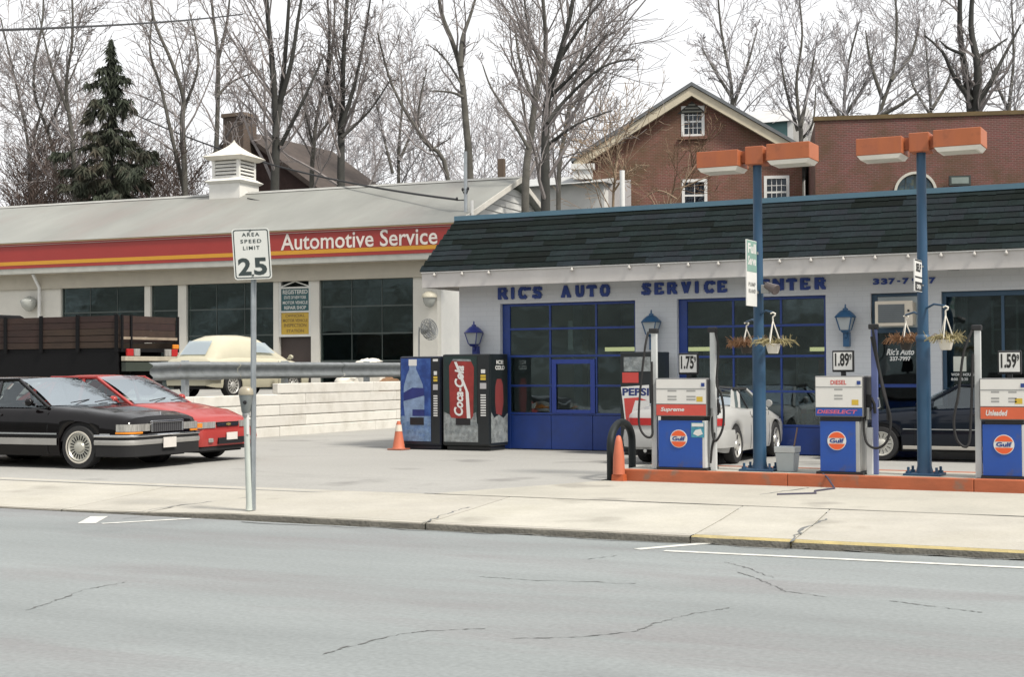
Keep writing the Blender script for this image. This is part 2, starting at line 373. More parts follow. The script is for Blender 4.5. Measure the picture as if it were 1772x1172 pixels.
# road paint, cracks and seams
def px_ribbon(name, pts, z, w, mt, parent, jit=0, sub=0):
    P = [onz(x, y, z) for x, y in pts]
    if parent is sw:                                   # follow the fall of the slabs
        f_ = lambda p: kz(p.x) + (GL - kz(p.x)) * min(max((p.y - YC) / (YJ - YC), 0), 1) + .0125
        P = [onz(x, y, f_(p)) for (x, y), p in zip(pts, P)]
        if P[0].y > YJ - .05: P = [V(p.x, p.y, z) for p in P]
    if sub:
        Q = []
        for a, b in zip(P[:-1], P[1:]):
            for i in range(sub): 
                q = a.lerp(b, i / sub); d = (b - a); Q.append(q + Vector((-d.y, d.x, 0)) * random.uniform(-.035, .035))
        P = Q + [P[-1]]
    return part(name, MB().ribbon(P, w, jit), mt, parent, local=True)
px_ribbon('parking_line', [(150, 906), (172, 894)], .004, .2, linew, road)
px_ribbon('parking_line', [(176, 906.5), (330, 898)], .005, .09, linew, road)
px_ribbon('parking_line', [(1102, 951), (1240, 939)], .004, .11, linew, road)
px_ribbon('parking_line', [(1150, 953.5), (1772, 983)], .005, .10, linew, road)
px_ribbon('seam', [(420, 903), (740, 918), (1100, 936), (1772, 968)], .005, .03, crackm, road, .4, 10)
for pts in ([(600, 1120), (690, 1098), (740, 1092), (840, 1088)], [(880, 1105), (1000, 1103), (1100, 1093), (1130, 1080), (1200, 1062), (1262, 1052)],
            [(1255, 973), (1300, 985), (1338, 1000)], [(1280, 990), (1325, 1008), (1360, 1024), (1440, 1034)], [(1540, 1040), (1640, 1053), (1700, 1060)],
            [(47, 1056), (95, 1040), (150, 1020), (215, 1008)], [(555, 1134), (605, 1118)], [(1015, 968), (1068, 962)], [(830, 998), (900, 1003), (1100, 1010)]):
    px_ribbon('crack', pts, .004, .011, crackm, road, .95, 12)
for pts, w in (([(212, 890), (320, 874), (430, 861)], .03), ([(735, 904), (770, 890), (812, 878)], .02), ([(1366, 938), (1392, 915), (1430, 898)], .028), ([(1250, 872), (1330, 852), (1400, 842)], .02)):
    px_ribbon('crack', pts, .118, w, crackm, sw, .7, 8)
part('joint', MB().ribbon([V(onz(730, 855.5, .126).x + (14 + 9.3) * k / 40, YJ + random.uniform(-.006, .006), .1305) for k in range(41)], .035, .5), M('joint tar', (.07, .068, .065), .9), sw, local=True)
# ------------------------------------------------------------------ the blue and white garage
garage = thing('service_garage', 'low white garage with blue doors and dark shingled mansard roof', 'garage', (onz(866, 778, .06).x, YF, .06))
def F(x, y, dy=0.0): p = ony(x, y, YF + dy); return p.x, p.z
GX0 = F(795, 600)[0]; GX1 = F(1772, 600)[0] + 5.0
d1 = (F(866, 650)[0], F(1100, 650)[0]); d2 = (F(1172, 650)[0], F(1430, 650)[0]); d3 = (F(1508, 650)[0], F(1604, 650)[0]); d4 = (F(1630, 650)[0], F(1630, 650)[0] + 3.0)
ZD = F(980, 523)[1]; ZB = .03; ZT = 4.62; TH = .25
opens = [d1, d2, d3, d4]
mb = MB(); x = GX0
for a, b in opens:
    mb.box(x, a, YF, YF + TH, ZB, ZD); x = b
mb.box(x, GX1, YF, YF + TH, ZB, ZD)
mb.box(GX0, GX1, YF, YF + TH, ZD + .0005, ZT)
part('front_wall', mb, white_wall, garage)
mb = MB(); mb.box(GX0, GX0 + TH, YF + TH + .001, YF + 10, ZB, ZT); mb.box(GX1 - TH, GX1, YF + TH + .001, YF + 10, ZB, ZT); mb.box(GX0 + TH, GX1 - TH, YF + 9.7, YF + 9.999, ZB, ZT)
part('side_wall', mb, white_wall, garage)
mb = MB(); mb.box(GX0 + .02, GX1 - .02, YF + .02, YF + 9.98, ZT - .25, ZT - .02)
part('roof_deck', mb, shbase, garage)
mb = MB(); mb.box(GX0 + TH + .01, GX1 - TH - .01, YF + TH + .01, YF + 9.65, .05, .075); part('workshop_floor', mb, floor_in, garage)
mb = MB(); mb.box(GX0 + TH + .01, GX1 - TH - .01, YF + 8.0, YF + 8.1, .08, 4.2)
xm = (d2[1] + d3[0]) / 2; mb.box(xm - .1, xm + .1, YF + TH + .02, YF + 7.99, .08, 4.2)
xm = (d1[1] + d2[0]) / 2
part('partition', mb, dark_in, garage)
# soffit, fascia, mansard
OV = .62; OL = .52
fz0 = ony(1000, 489, YF - OV).z; fz1 = ony(1000, 459.5, YF - OV).z
RX0 = GX0 - OL; RXE = GX1 + OL
mb = MB(); mb.box(RX0 + .03, RXE, YF - OV + .03, YF - .003, fz0 + .06, fz0 + .09); mb.box(RX0 + .03, GX0 - .003, YF - .003, YF + 10, fz0 + .06, fz0 + .09)
part('soffit', mb, soffm, garage)
mb = MB(); mb.box(RX0, RXE, YF - OV, YF - OV + .027, fz0, fz1); mb.box(RX0, RX0 + .027, YF - OV + .028, YF + 10, fz0, fz1)
part('fascia', mb, white_trim, garage)
TX0, TY, TZ = ony(790, 380, YF).x, YF + .02, ony(1200, 357, YF).z
mz0 = fz1 - .01; b0 = V(RX0 - .03, YF - OV - .035, mz0); t0 = V(TX0, TY, TZ)
mb = MB(); b1 = V(RXE, b0.y, mz0); t1 = V(RXE, TY, TZ)
bb = V(b0.x, YF + 10, mz0); tb = V(t0.x, YF + 10, TZ)
ins = V(0, .03, 0)
mb.poly([b0 + ins, b1 + ins, t1 + ins, t0 + ins]); mb.poly([bb, b0 + ins, t0 + ins, tb])
mans = part('mansard_roof', mb, shbase, garage)
# shingle strips: three tabs each, laid in staggered courses
NR = 10; up = (t0 - b0); slope = V(0, up.y, up.z); sl = slope.length; sdv = slope.normalized(); nrm = V(0, -sdv.z, sdv.y)
expo = sl / NR; SWD = .92
def shingle_mesh(wd, tabs, seedk):
    rr = random.Random(seedk); q = MB()
    for k in range(tabs):
        xa = wd * k / tabs + .0015; xb = wd * (k + 1) / tabs - .0015; dz = rr.uniform(-.006, .006)
        A = V(xa, 0, 0) + sdv * dz + nrm * .022; B = V(xb, 0, 0) + sdv * (dz + rr.uniform(-.003, .003)) + nrm * .022
        C = V(xb, 0, 0) + sdv * expo * 1.25 + nrm * .004; D = V(xa, 0, 0) + sdv * expo * 1.25 + nrm * .004
        q.faces([A, B, C, D, A - nrm * .018, B - nrm * .018], [(0, 1, 2, 3), (4, 5, 1, 0), (1, 5, 2), (0, 3, 4)])
    return q.mesh('shingle')
SM = [shingle_mesh(SWD, 3, i) for i in range(4)]
org = Vector(garage.location)
for r in range(NR):
    base = b0 + slope * (r / NR); xl = b0.x + (t0.x - b0.x) * r / NR
    x = xl - random.choice((.0, .31, .61)); first = True
    while x < RXE - .3 and x < 4.5:
        if x < xl:
            w = x + SWD - xl
            if w > .12: me = shingle_mesh(w, max(1, int(round(w / .31))), r); o = obj('shingle', me, shm, mans); o.location = V(xl, base.y, base.z) - org
        else:
            o = obj('shingle', random.choice(SM), shm, mans); o.location = V(x, base.y, base.z) - org
        x += SWD
mb = MB(); mb.box(t0.x - .04, RXE, TY - .05, TY + .05, TZ - .02, TZ + .075); mb.box(t0.x - .04, t0.x + .06, TY + .051, YF + 10, TZ - .02, TZ + .075)
part('roof_edge_cap', mb, teal_cap, garage)
mb = MB()
for k in range(12): mb.box(b0.x - .0, b0.x, 0, 0, 0, 0) if False else None
# drip edge and the string of bulbs
mb = MB(); mb.box(RX0 - .01, RXE, YF - OV - .03, YF - OV - .002, fz1 - .035, fz1 - .012); part('drip_edge', mb, white_paint, garage)
bulb = M('frosted bulb', (.50, .48, .45), .6, var=.1)
q = MB(); q.lathe([(.016, .0), (.016, -.02), (.03, -.04), (.032, -.06), (.02, -.08), (0.001, -.086)], n=10); bme = q.mesh('light_bulb')
for px in (753, 801, 847, 991, 1090, 1141, 1192, 1244, 1295, 1350, 1404, 1460, 1515, 1572, 1629, 1687, 1742):
    xx = ony(px, 465, YF - OV).x; o = obj('light_bulb', bme, bulb, garage, smooth=50); o.location = V(xx, YF - OV - .045, fz1 - .03) - org
# slab-serif letters, one object each
LET = {
 'R': [((.15, 0), (.15, 1)), ((0, .06), (.34, .06)), ((0, .94), (.6, .94)), ((.6, .93), (.78, .82)), ((.78, .85), (.78, .62)), ((.78, .64), (.58, .5)), ((.15, .5), (.62, .5)), ((.5, .5), (.8, .06)), ((.66, .06), (.98, .06))],
 'I': [((.25, 0), (.25, 1)), ((0, .06), (.5, .06)), ((0, .94), (.5, .94))],
 'C': [((.9, .72), (.9, .98)), ((.88, .8), (.66, .95)), ((.68, .94), (.36, .94)), ((.4, .95), (.14, .74)), ((.14, .78), (.14, .24)), ((.14, .26), (.4, .05)), ((.36, .06), (.66, .06)), ((.64, .05), (.9, .24))],
 'S': [((.86, .7), (.86, .98)), ((.84, .82), (.62, .94)), ((.66, .94), (.3, .94)), ((.32, .95), (.12, .8)), ((.13, .82), (.13, .66)), ((.12, .68), (.34, .55)), ((.3, .56), (.66, .46)), ((.62, .48), (.86, .32)), ((.86, .36), (.86, .2)), ((.87, .22), (.66, .05)), ((.7, .06), (.36, .06)), ((.38, .05), (.14, .2)), ((.11, .02), (.11, .3))],
 'A': [((.18, .04), (.46, .98)), ((.46, .98), (.8, .04)), ((.28, .34), (.7, .34)), ((0, .06), (.36, .06)), ((.62, .06), (1, .06)), ((.3, .95), (.56, .95))],
 'U': [((.18, .94), (.18, .3)), ((.18, .34), (.34, .06)), ((.3, .06), (.64, .06)), ((.62, .05), (.8, .34)), ((.8, .3), (.8, .94)), ((0, .94), (.36, .94)), ((.62, .94), (.98, .94))],
 'T': [((.45, 0), (.45, 1)), ((.22, .06), (.68, .06)), ((0, .93), (.9, .93)), ((.05, .7), (.05, .95)), ((.85, .7), (.85, .95))],
 'O': [((.64, .94), (.34, .94)), ((.38, .95), (.13, .74)), ((.14, .78), (.14, .24)), ((.13, .26), (.38, .05)), ((.34, .06), (.64, .06)), ((.6, .05), (.85, .26)), ((.84, .24), (.84, .78)), ((.85, .74), (.6, .95))],
 'E': [((.16, 0), (.16, 1)), ((0, .06), (.82, .06)), ((0, .94), (.8, .94)), ((.16, .5), (.56, .5)), ((.8, .0), (.8, .28)), ((.78, .74), (.78, 1)), ((.54, .38), (.54, .62))],
 'V': [((.18, .96), (.48, .03)), ((.48, .03), (.78, .96)), ((0, .94), (.36, .94)), ((.6, .94), (.96, .94))],
 'N': [((.16, 0), (.16, 1)), ((.16, .95), (.8, .05)), ((.8, 0), (.8, 1)), ((0, .06), (.32, .06)), ((0, .94), (.3, .94)), ((.62, .94), (.98, .94))],
 "'": [((.25, .72), (.3, 1))]}
def slab_letter(ch, x, z, w, h, st, dep=.025):
    q = MB()
    for i, ((xa, ya), (xb, yb)) in enumerate(LET[ch]):
        a = V(x + xa * w, 0, z + ya * h); b = V(x + xb * w, 0, z + yb * h); d = (b - a).normalized(); n = V(-d.z, 0, d.x)
        horiz = abs(d.x) > .95; t = st * (.62 if horiz else 1.0) / 2; yo = YF - dep - .0012 * i
        q.extr([a - n * t + V(0, yo, 0), b - n * t + V(0, yo, 0), b + n * t + V(0, yo, 0), a + n * t + V(0, yo, 0)], (0, YF - .002 - yo, 0))
    return q
row = [('R', 861, 881), ('I', 885, 893), ('C', 897, 914), ("'", 914, 920), ('S', 922, 939), ('A', 970, 990), ('U', 995, 1013), ('T', 1016, 1034), ('O', 1038, 1057),
       ('S', 1111, 1127), ('E', 1132, 1151), ('R', 1154, 1174), ('V', 1178, 1198), ('I', 1203, 1213), ('C', 1218, 1238), ('E', 1241, 1260),
       ('C', 1292, 1309), ('E', 1314, 1334), ('N', 1336, 1359), ('T', 1362, 1380), ('E', 1384, 1404), ('R', 1409, 1431)]
for ch, a, b in row:
    yb_ = 518 - (a - 865) * .0325; yt_ = 498.5 - (a - 865) * .0325 
    xa, za = F(a + 1.5, yb_); xb, zb = F(b - 1.5, yt_)
    part('letter', slab_letter(ch, xa, za, xb - xa, zb - za, .075), letterblue, garage)
for ch, a, b in (('3', 1511, 1522), ('3', 1525, 1536), ('7', 1538, 1549), ('-', 1553, 1558), ('7', 1562, 1573), ('9', 1578, 1589), ('9', 1592, 1602), ('7', 1608, 1619)):
    yt_, yb_ = (482, 493) if ch != '-' else (486.5, 489)
    xa, za = F(a, yb_ - (a - 1511) * .02); xb, zb = F(b, yt_ - (a - 1511) * .02)
    part('numeral', text(MB(), ch, (xa, YF - .022, za), (xb - xa, 0, 0), (0, 0, zb - za), bold=.05, depth=(0, -.02, 0)), letterblue, garage)
# ---- doors
def zF(y, x): return F(x, y)[1]
def garage_door(dx, cols, rows, panel_y, xref, stile=.17):
    dr = part('garage_door', MB().box(dx[0] + .002, dx[0] + stile, YF + .1, YF + .16, .07, ZD - .003).box(dx[1] - .06, dx[1] - .002, YF + .1, YF + .16, .07, ZD - .003).box(dx[0] + stile, dx[1] - .06, YF + .1, YF + .16, ZD - .055, ZD - .003), blue, garage, bevel=.006)
    X = [dx[0] + stile] + [F(c, 620)[0] for c in cols] + [dx[1] - .06]
    Z = [ZD - .055] + [zF(y, xref) for y in rows] + [zF(panel_y, xref)]
    for z in Z[1:]:
        part('rail', MB().box(X[0], X[-1], YF + .105, YF + .155, z - .022, z + .022), blue, dr, bevel=.005)
    for x in X[1:-1]:
        for za, zb in zip(Z[:-1], Z[1:]):
            part('muntin', MB().box(x - .018, x + .018, YF + .108, YF + .152, zb + .031, za - (.031 if za != Z[0] else .001)), blue, dr)
    for xa, xb in zip(X[:-1], X[1:]):
        for za, zb in zip(Z[:-1], Z[1:]):
            part('pane', MB().box(xa + .005, xb - .005, YF + .128, YF + .134, zb + .005, za - .005), glass, dr)
    zp = Z[-1] - .031
    n = 3; wdt = (X[-1] - X[0]) / n
    for k in range(n):
        part('panel', MB().box(X[0] + k * wdt + .004, X[0] + (k + 1) * wdt - .004, YF + .11, YF + .15, .075, zp), blue, dr, bevel=.008)
    return dr, X, Z
dr1, X1, Z1 = garage_door(d1, (948, 1028), (568, 616, 668), 717, 985)
xa, xb = F(951, 620)[0], F(1026, 620)[0]; za, zb = F(985, 622)[1], F(985, 716)[1]
wick = MB()
wick.box(xa, xa + .1, YF + .085, YF + .104, zb, za); wick.box(xb - .1, xb, YF + .085, YF + .104, zb, za); wick.box(xa + .1, xb - .1, YF + .085, YF + .104, za - .09, za); wick.box(xa + .1, xb - .1, YF + .085, YF + .104, zb, zb + .07)
part('inset_door_frame', wick, M('bright blue frame', (.018, .05, .29), .45), dr1, bevel=.005)
dr2, X2, Z2 = garage_door(d2, (1266, 1349), (564, 617, 678), 737, 1300)
# what stands inside the bays, seen dimly through the glass
steelsh = M('shelf grey', (.34, .33, .31), .6); toolred = M('tool chest red', (.35, .04, .04), .4)
for x0_, w0_ in ((d1[0] + .3, 1.1), (d1[0] + 1.7, .9), (d2[0] + .2, 1.2)):
    q = MB()
    for zz in (.4, .95, 1.5, 2.05): q.box(x0_, x0_ + w0_, YF + 7.4, YF + 7.9, zz, zz + .04)
    for xx in (x0_, x0_ + w0_ - .05): q.box(xx, xx + .05, YF + 7.39, YF + 7.91, .08, 2.4)
    part('storage_rack', q, steelsh, garage)
    for k in range(7): rx_ = x0_ + .1 + random.random() * (w0_ - .35); zz = random.choice((.44, .99, 1.54)); part('stored_box', MB().box(rx_, rx_ + random.uniform(.12, .25), YF + 7.3, YF + 7.6, zz + .001, zz + random.uniform(.15, .35)), M('stored box ' + 'abc'[k % 3], ((.5, .45, .35), (.4, .1, .08), (.2, .3, .45))[k % 3], .7), garage)
part('tool_chest', MB().box(d1[0] + 1.2, d1[0] + 1.9, YF + 3.5, YF + 4, .08, 1.15), toolred, garage, bevel=.01)
part('lift_post', MB().box(d1[0] + .45, d1[0] + .65, YF + 2.6, YF + 2.9, .08, 3.4).box(d1[1] - .5, d1[1] - .3, YF + 2.6, YF + 2.9, .08, 3.4), M('lift blue grey', (.3, .34, .38), .5), garage)
a = ony(983, 606, YF + 1.2); b = ony(991, 555, YF + 1.2); part('white_board', MB().box(a.x, b.x, YF + 1.2, YF + 1.24, a.z, b.z), white_paint, garage)
part('workbench', MB().box(d2[0] + 1.6, d2[1] - .1, YF + 6.9, YF + 7.6, .9, 1.0).box(d2[0] + 1.7, d2[0] + 1.8, YF + 7, YF + 7.5, .08, .899).box(d2[1] - .3, d2[1] - .2, YF + 7, YF + 7.5, .08, .899), steelsh, garage)
# fluorescent tubes hanging in the bays, lit
tube_m = M('lit fluorescent tube', (.9, .85, .6), .4, emit=(1.0, .86, .42), es=.8)
for px in (1078, 1203, 1425, 920):
    D_ = 33.5
    c = atD(px, 604.5, D_); 
    if px == 920: c = atD(px, 560, 35)
    L = .42 if px != 1425 else .3
    part('tube_lamp', MB().box(c.x - L, c.x + L, c.y - .06, c.y + .06, c.z - .045, c.z + .045), tube_m, garage)
# office door and its glazing
gdark = MG('office glass', (.5, .56, .56), 1.7, wave=.05)
frame_dk = M('dark blue green frame', (.03, .075, .13), .5, var=.15)
od = part('office_door', MB().box(d3[0] + .002, d3[0] + .1, YF + .08, YF + .16, .07, ZD - .003).box(d3[1] - .08, d3[1] - .002, YF + .08, YF + .16, .07, ZD - .003).box(d3[0] + .1, d3[1] - .08, YF + .08, YF + .16, ZD - .06, ZD - .003), frame_dk, garage, bevel=.005)
zt = F(1550, 567)[1]
part('transom_panel', MB().box(d3[0] + .101, d3[1] - .081, YF + .1, YF + .14, zt, ZD - .061), M('pale grey panel', (.42, .47, .48), .6), od)
part('rail', MB().box(d3[0] + .101, d3[1] - .081, YF + .09, YF + .15, zt - .09, zt - .001), frame_dk, od)
zm = F(1550, 668)[1]
part('rail', MB().box(d3[0] + .101, d3[1] - .081, YF + .095, YF + .145, zm - .03, zm + .03), blue, od)
part('kick_panel', MB().box(d3[0] + .101, d3[1] - .081, YF + .1, YF + .14, .075, .55), blue, od)
part('pane', MB().box(d3[0] + .1, d3[1] - .08, YF + .115, YF + .121, zm + .031, zt - .091), gdark, od)
part('pane', MB().box(d3[0] + .1, d3[1] - .08, YF + .115, YF + .121, .551, zm - .031), gdark, od)
wtxt = M('white window lettering', (.75, .76, .74), .5, var=.05)
yt = YF + .11
def win_text(s_, xa, ya, xb, yb, par, bold=.02, mt=wtxt, shear=0, y=yt):
    a = ony(xa, yb, y); b = ony(xb, ya, y)
    return part('lettering', text(MB(), s_, a, (b.x - a.x, 0, 0), (0, 0, b.z - a.z), bold=bold, shear=shear), mt, par)
win_text("Ric's Auto", 1534, 603, 1582, 615, od, .03, shear=.3); win_text('337-7997', 1540, 617, 1576, 625, od, .04)
# large shop window right of the office door
sw4 = part('shop_window', MB().box(d4[0] + .002, d4[0] + .07, YF + .08, YF + .16, .5, ZD - .003).box(d4[1] - .07, d4[1] - .002, YF + .08, YF + .16, .5, ZD - .003).box(d4[0] + .07, d4[1] - .07, YF + .08, YF + .16, ZD - .09, ZD - .003).box(d4[0] + .07, d4[1] - .07, YF + .08, YF + .16, .5, .56), frame_dk, garage, bevel=.005)
n4 = 3; w4 = (d4[1] - d4[0] - .14) / n4
for k in range(n4):
    xa = d4[0] + .07 + k * w4
    if k: part('mullion', MB().box(xa - .025, xa + .025, YF + .09, YF + .15, .561, ZD - .091), frame_dk, sw4)
    part('pane', MB().box(xa + (.026 if k else 0), xa + w4 - (.026 if k < n4 - 1 else 0), YF + .115, YF + .121, .561, ZD - .091), gdark, sw4)
part('stall_riser', MB().box(d4[0] + .002, d4[1] - .002, YF + .02, YF + .2, ZB, .499), white_wall, garage)
a = ony(1650, 643, YF + .1); b = ony(1672, 617, YF + .1)
part('notice', MB().box(a.x, b.x, YF + .1, YF + .108, a.z, b.z), M('paper', (.72, .74, .66), .8), sw4)
win_text('WORK HOURS', 1646, 646, 1686, 651, sw4, .03); win_text('8:00 - 5:30', 1646, 654, 1675, 659, sw4, .02)
curt = M('hanging curtain', (.2, .2, .19), .9, var=.3)
mb = MB(); c0 = ony(1640, 600, YF + .4); mb.grid([[(c0.x + .045 * i, YF + .35 + .03 * math.sin(i * 1.9), z) for i in range(9)] for z in (.9, 2.9)])
part('curtain', mb, curt, sw4)
# window grid of the back room seen through the glass
mb = MB(); 
for i in range(3): mb.box(d4[0] + .75 + i * .42, d4[0] + .79 + i * .42, YF + .6, YF + .63, 1.9, 2.85)
for i in range(3): mb.box(d4[0] + .75, d4[0] + 1.64, YF + .601, YF + .629, 1.9 + i * .42, 1.93 + i * .42)
part('inner_window_grid', mb, M('grey green sash', (.2, .24, .22), .6), sw4)
# small soffit lamps and a vent pipe on the roof
for px, py in ((1186, 482), (1650, 464)):
    p = ony(px, py, YF - .25); part('soffit_lamp', MB().box(p.x - .09, p.x + .09, YF - .32, YF - .2, fz0 + .005, fz0 + .058), grey_metal, garage, bevel=.01)
vp = onx(1077, 330, ony(1077, 350, YF + 2.5).x); mb = MB(); mb.tube([V(vp.x, YF + 2.5, ZT - .05), V(vp.x, YF + 2.5, ony(1077, 295, YF + 2.5).z)], .055, 10); part('vent_pipe', mb, white_paint, garage, smooth=40)
# ------------------------------------------------------------------ wall lanterns
lan_glass = M('frosted lantern glass', (.42, .46, .48), .25, var=.08)
def lantern(px, py, label, mt):
    p = ony(px, py, YF - .16); t = thing('wall_lantern', label, 'lantern', (p.x, YF - .16, p.z - .33), group='coach lanterns on the garage wall')
    m2 = lambda r, z: [V(-r, -r, z), V(r, -r, z), V(r, r, z), V(-r, r, z)]
    part('bracket', MB().box(-.055, .055, .02, .157, -.13, .13).tube([V(0, .1, .02), V(0, .0, .05), V(0, 0, .14)], .025, 8), mt, t, bevel=.01, local=True)
    part('cage_base', MB().frus(m2(.05, .12), m2(.085, .17)), mt, t, local=True)
    part('glass', MB().frus(m2(.078, .171), m2(.135, .40)), lan_glass, t, local=True)
    q = MB()
    for sx in (-1, 1):
        for sy in (-1, 1): q.bar((sx * .082, sy * .082, .168), (sx * .14, sy * .14, .402), .016)
    part('cage', q, mt, t, local=True)
    part('cap', MB().lathe([(.19, .395), (.195, .41), (.14, .47), (.09, .515), (.05, .53), (.045, .56), (.018, .57), (.012, .63), (.001, .64)], n=16), mt, t, smooth=40, local=True)
    return t
lb = M('lantern royal blue', (.022, .038, .22), .4); lt = M('lantern teal blue', (.02, .09, .20), .4)
lantern(820, 582, 'blue coach lantern on the white wall above the drink machines', lb)
lantern(1127, 564, 'blue coach lantern on the pier between the two garage doors', lt)
lantern(1463, 556, 'blue coach lantern on the pier left of the office door', lt)
# air conditioner over the office door
a = ony(1514, 565, YF - .28); b = ony(1579, 520, YF - .28)
t = thing('air_conditioner', 'cream window air conditioner set above the office door', 'air conditioner', (a.x, YF - .28, a.z))
acm = M('cream plastic', (.66, .60, .5), .6, var=.06)
w, h = b.x - a.x, b.z - a.z
part('housing', MB().box(0, w, 0, .05, 0, h).box(.02, w - .02, .051, .38, .02, h - .02), acm, t, local=True, bevel=.012)
part('grille', MB().box(.06, w - .14, -.008, -.001, .06, h - .06), M('grille grey', (.13, .15, .16), .6), t, local=True)
for k in range(9): part('louvre', MB().box(.07, w - .15, -.016, -.0085, .075 + k * (h - .14) / 9, .09 + k * (h - .14) / 9), M('louvre grey', (.16, .18, .19), .6), t, local=True)
part('knob', MB().lathe([(.02, 0), (.02, .02), (.001, .022)], (w - .07, -.001, h * .6), (0, -1, 0), 10), black, t, local=True)
# ------------------------------------------------------------------ drink machines
YM = YF - .82
navy = M('machine navy', (.012, .016, .03), .35, var=.15); machblk = M('machine black', (.012, .016, .018), .35, var=.2)
mblue = M('machine poster blue', (.02, .06, .25), .35, var=.5, vs=3, stain=(.07, .15, .32), sfac=.7, ss=3)
bottle_l = M('printed bottle pale blue', (.20, .28, .42), .35, var=.35, vs=7); bottle_d = M('printed label blue', (.02, .03, .15), .35, var=.3)
ice = M('printed ice', (.26, .28, .28), .35, var=.6, vs=9, stain=(.1, .13, .15), sfac=.8, ss=7)
icebl = M('printed blue ice', (.15, .23, .36), .35, var=.5, vs=9, stain=(.06, .14, .36), sfac=.8, ss=6)
cred = M('printed red', (.27, .03, .026), .35, var=.25, vs=5); pwhite = M('printed white', (.68, .68, .66), .4, var=.08)
pyel = M('printed yellow', (.6, .42, .05), .4); pred2 = M('printed bright red', (.55, .06, .05), .4)
def machine(name, label, x0, x1, z1, body, dep=.8):
    z0 = gz(YM) + .002
    t = thing(name, label, 'vending machine', (x0, YM, z0)); w, h = x1 - x0, z1 - z0
    part('cabinet', MB().box(0, w, .05, dep, .09, h).box(.04, w - .04, .1, dep - .05, 0, .0895), body, t, local=True, bevel=.015)
    part('front_door', MB().box(.006, w - .006, .0, .048, .11, h - .01), body, t, local=True, bevel=.012)
    return t, w, h
def flat(name, poly, mt, t, y=-.004, th=.003, label=None):
    return part(name, MB().extr([V(x, y, z) for x, z in poly], (0, -th, 0)), mt, t, local=True, label=label)
def rect(x0, x1, z0, z1): return [(x0, z0), (x1, z0), (x1, z1), (x0, z1)]
xa = ony(692, 700, YM).x; xb = ony(762, 700, YM).x; zt = ony(727, 617, YM).z
t, w, h = machine('water_machine', 'blue bottled water vending machine with large bottle picture beside white timber wall', xa, xb, zt, navy)
flat('poster', rect(.03, w * .77, .17, h - .04), mblue, t)
flat('ice_print', rect(.03, w * .77, .17, h * .36), icebl, t, -.0075, .001)
cx = w * .34
flat('bottle_print', [(cx - .19, h * .30), (cx + .25, h * .30), (cx + .26, h * .56), (cx + .22, h * .70), (cx + .13, h * .80), (cx + .07, h * .86), (cx + .07, h * .9), (cx - .09, h * .9), (cx - .09, h * .86), (cx - .15, h * .8), (cx - .22, h * .68), (cx - .23, h * .5)], bottle_l, t, -.009, .001)
flat('cap_print', rect(cx - .105, cx + .085, h * .9, h * .968), pwhite, t, -.0105, .001)
flat('label_print', [(cx - .225, h * .52), (cx + .255, h * .58), (cx + .255, h * .66), (cx - .02, h * .665), (cx - .225, h * .61)], bottle_d, t, -.0105, .001)
flat('label_print', rect(cx - .02, cx + .26, h * .36, h * .43), bottle_d, t, -.0105, .001)
part('lettering', text(MB(), 'Aqua', V(cx - .1, -.0125, h * .605), (.24, 0, .02), (0, 0, .06), bold=.03), pwhite, t, local=True) if False else None
flat('delivery_slot', rect(w * .26, w * .60, h * .265, h * .345), black, t, -.011, .002)
def controls(t, x0, x1, h, n=9):
    flat('control_strip', rect(x0, x1, .13, h - .03), machblk, t, -.005, .004)
    xm = (x0 + x1) / 2; bw = (x1 - x0) * .24
    for k in range(n): flat('button', rect(xm - bw, xm + bw, h * (.36 + .026 * k), h * (.374 + .026 * k)), pwhite, t, -.011, .004)
    flat('coin_plate', rect(xm - bw * 1.2, xm + bw * 1.2, h * .64, h * .70), M('brushed plate', (.5, .5, .5), .4, .6), t, -.011, .004)
    flat('price_card', rect(xm - bw, xm + bw, h * .73, h * .755), pyel, t, -.011, .002); flat('price_card', rect(xm - bw, xm + bw, h * .762, h * .785), pyel, t, -.011, .002)
    flat('price_card', rect(xm - bw * .8, xm + bw * .8, h * .80, h * .84), pwhite, t, -.011, .002)
controls(t, w * .79, w - .012, h); flat('badge', rect(w * .83, w * .95, h * .945, h * .97), pwhite, t, -.011, .002)
xa = ony(766, 700, YM).x; xb = ony(847, 700, YM).x; zt = ony(805, 613, YM).z
t, w, h = machine('cola_machine', 'black cola vending machine with tall red can picture beside the garage door', xa, xb, zt, machblk)
flat('poster', rect(.03, w * .74, .17, h - .04), M('poster dark green', (.012, .03, .028), .35, var=.4, vs=3), t)
flat('ice_print', [(.03, .17), (w * .9, .17), (w * .9, h * .26), (w * .74, h * .28), (w * .72, h * .4), (w * .5, h * .33), (w * .3, h * .34), (.03, h * .4)], ice, t, -.0075, .001)
cx0, cx1 = w * .16, w * .66
flat('can_print', [(cx0, h * .37), (cx0 + .03, h * .34), (cx1 - .06, h * .32), (cx1, h * .36), (cx1 + .02, h * .86), (cx1 - .04, h * .92), (cx0 + .05, h * .93), (cx0 - .01, h * .88)], cred, t, -.009, .001)
flat('can_top_print', [(cx0 + .05, h * .932), (cx1 - .04, h * .922), (cx1 - .06, h * .945), (cx0 + .08, h * .95)], ice, t, -.009, .001)
flat('stripe_print', [(cx1 - .14, h * .33), (cx1 - .06, h * .325), (cx1 - .1, h * .6), (cx0 + .16, h * .92), (cx0 + .1, h * .92), (cx1 - .17, h * .62)], pwhite, t, -.0105, .001)
part('lettering', text(MB(), 'Coca-Cola', V(cx0 + .30, -.0125, h * .36), (0.03, 0, h * .52), (-.21, 0, 0.0), bold=.035, shear=.25), pwhite, t, local=True)
flat('delivery_slot', rect(w * .29, w * .60, h * .265, h * .335), black, t, -.012, .002)
controls(t, w * .76, w - .012, h)
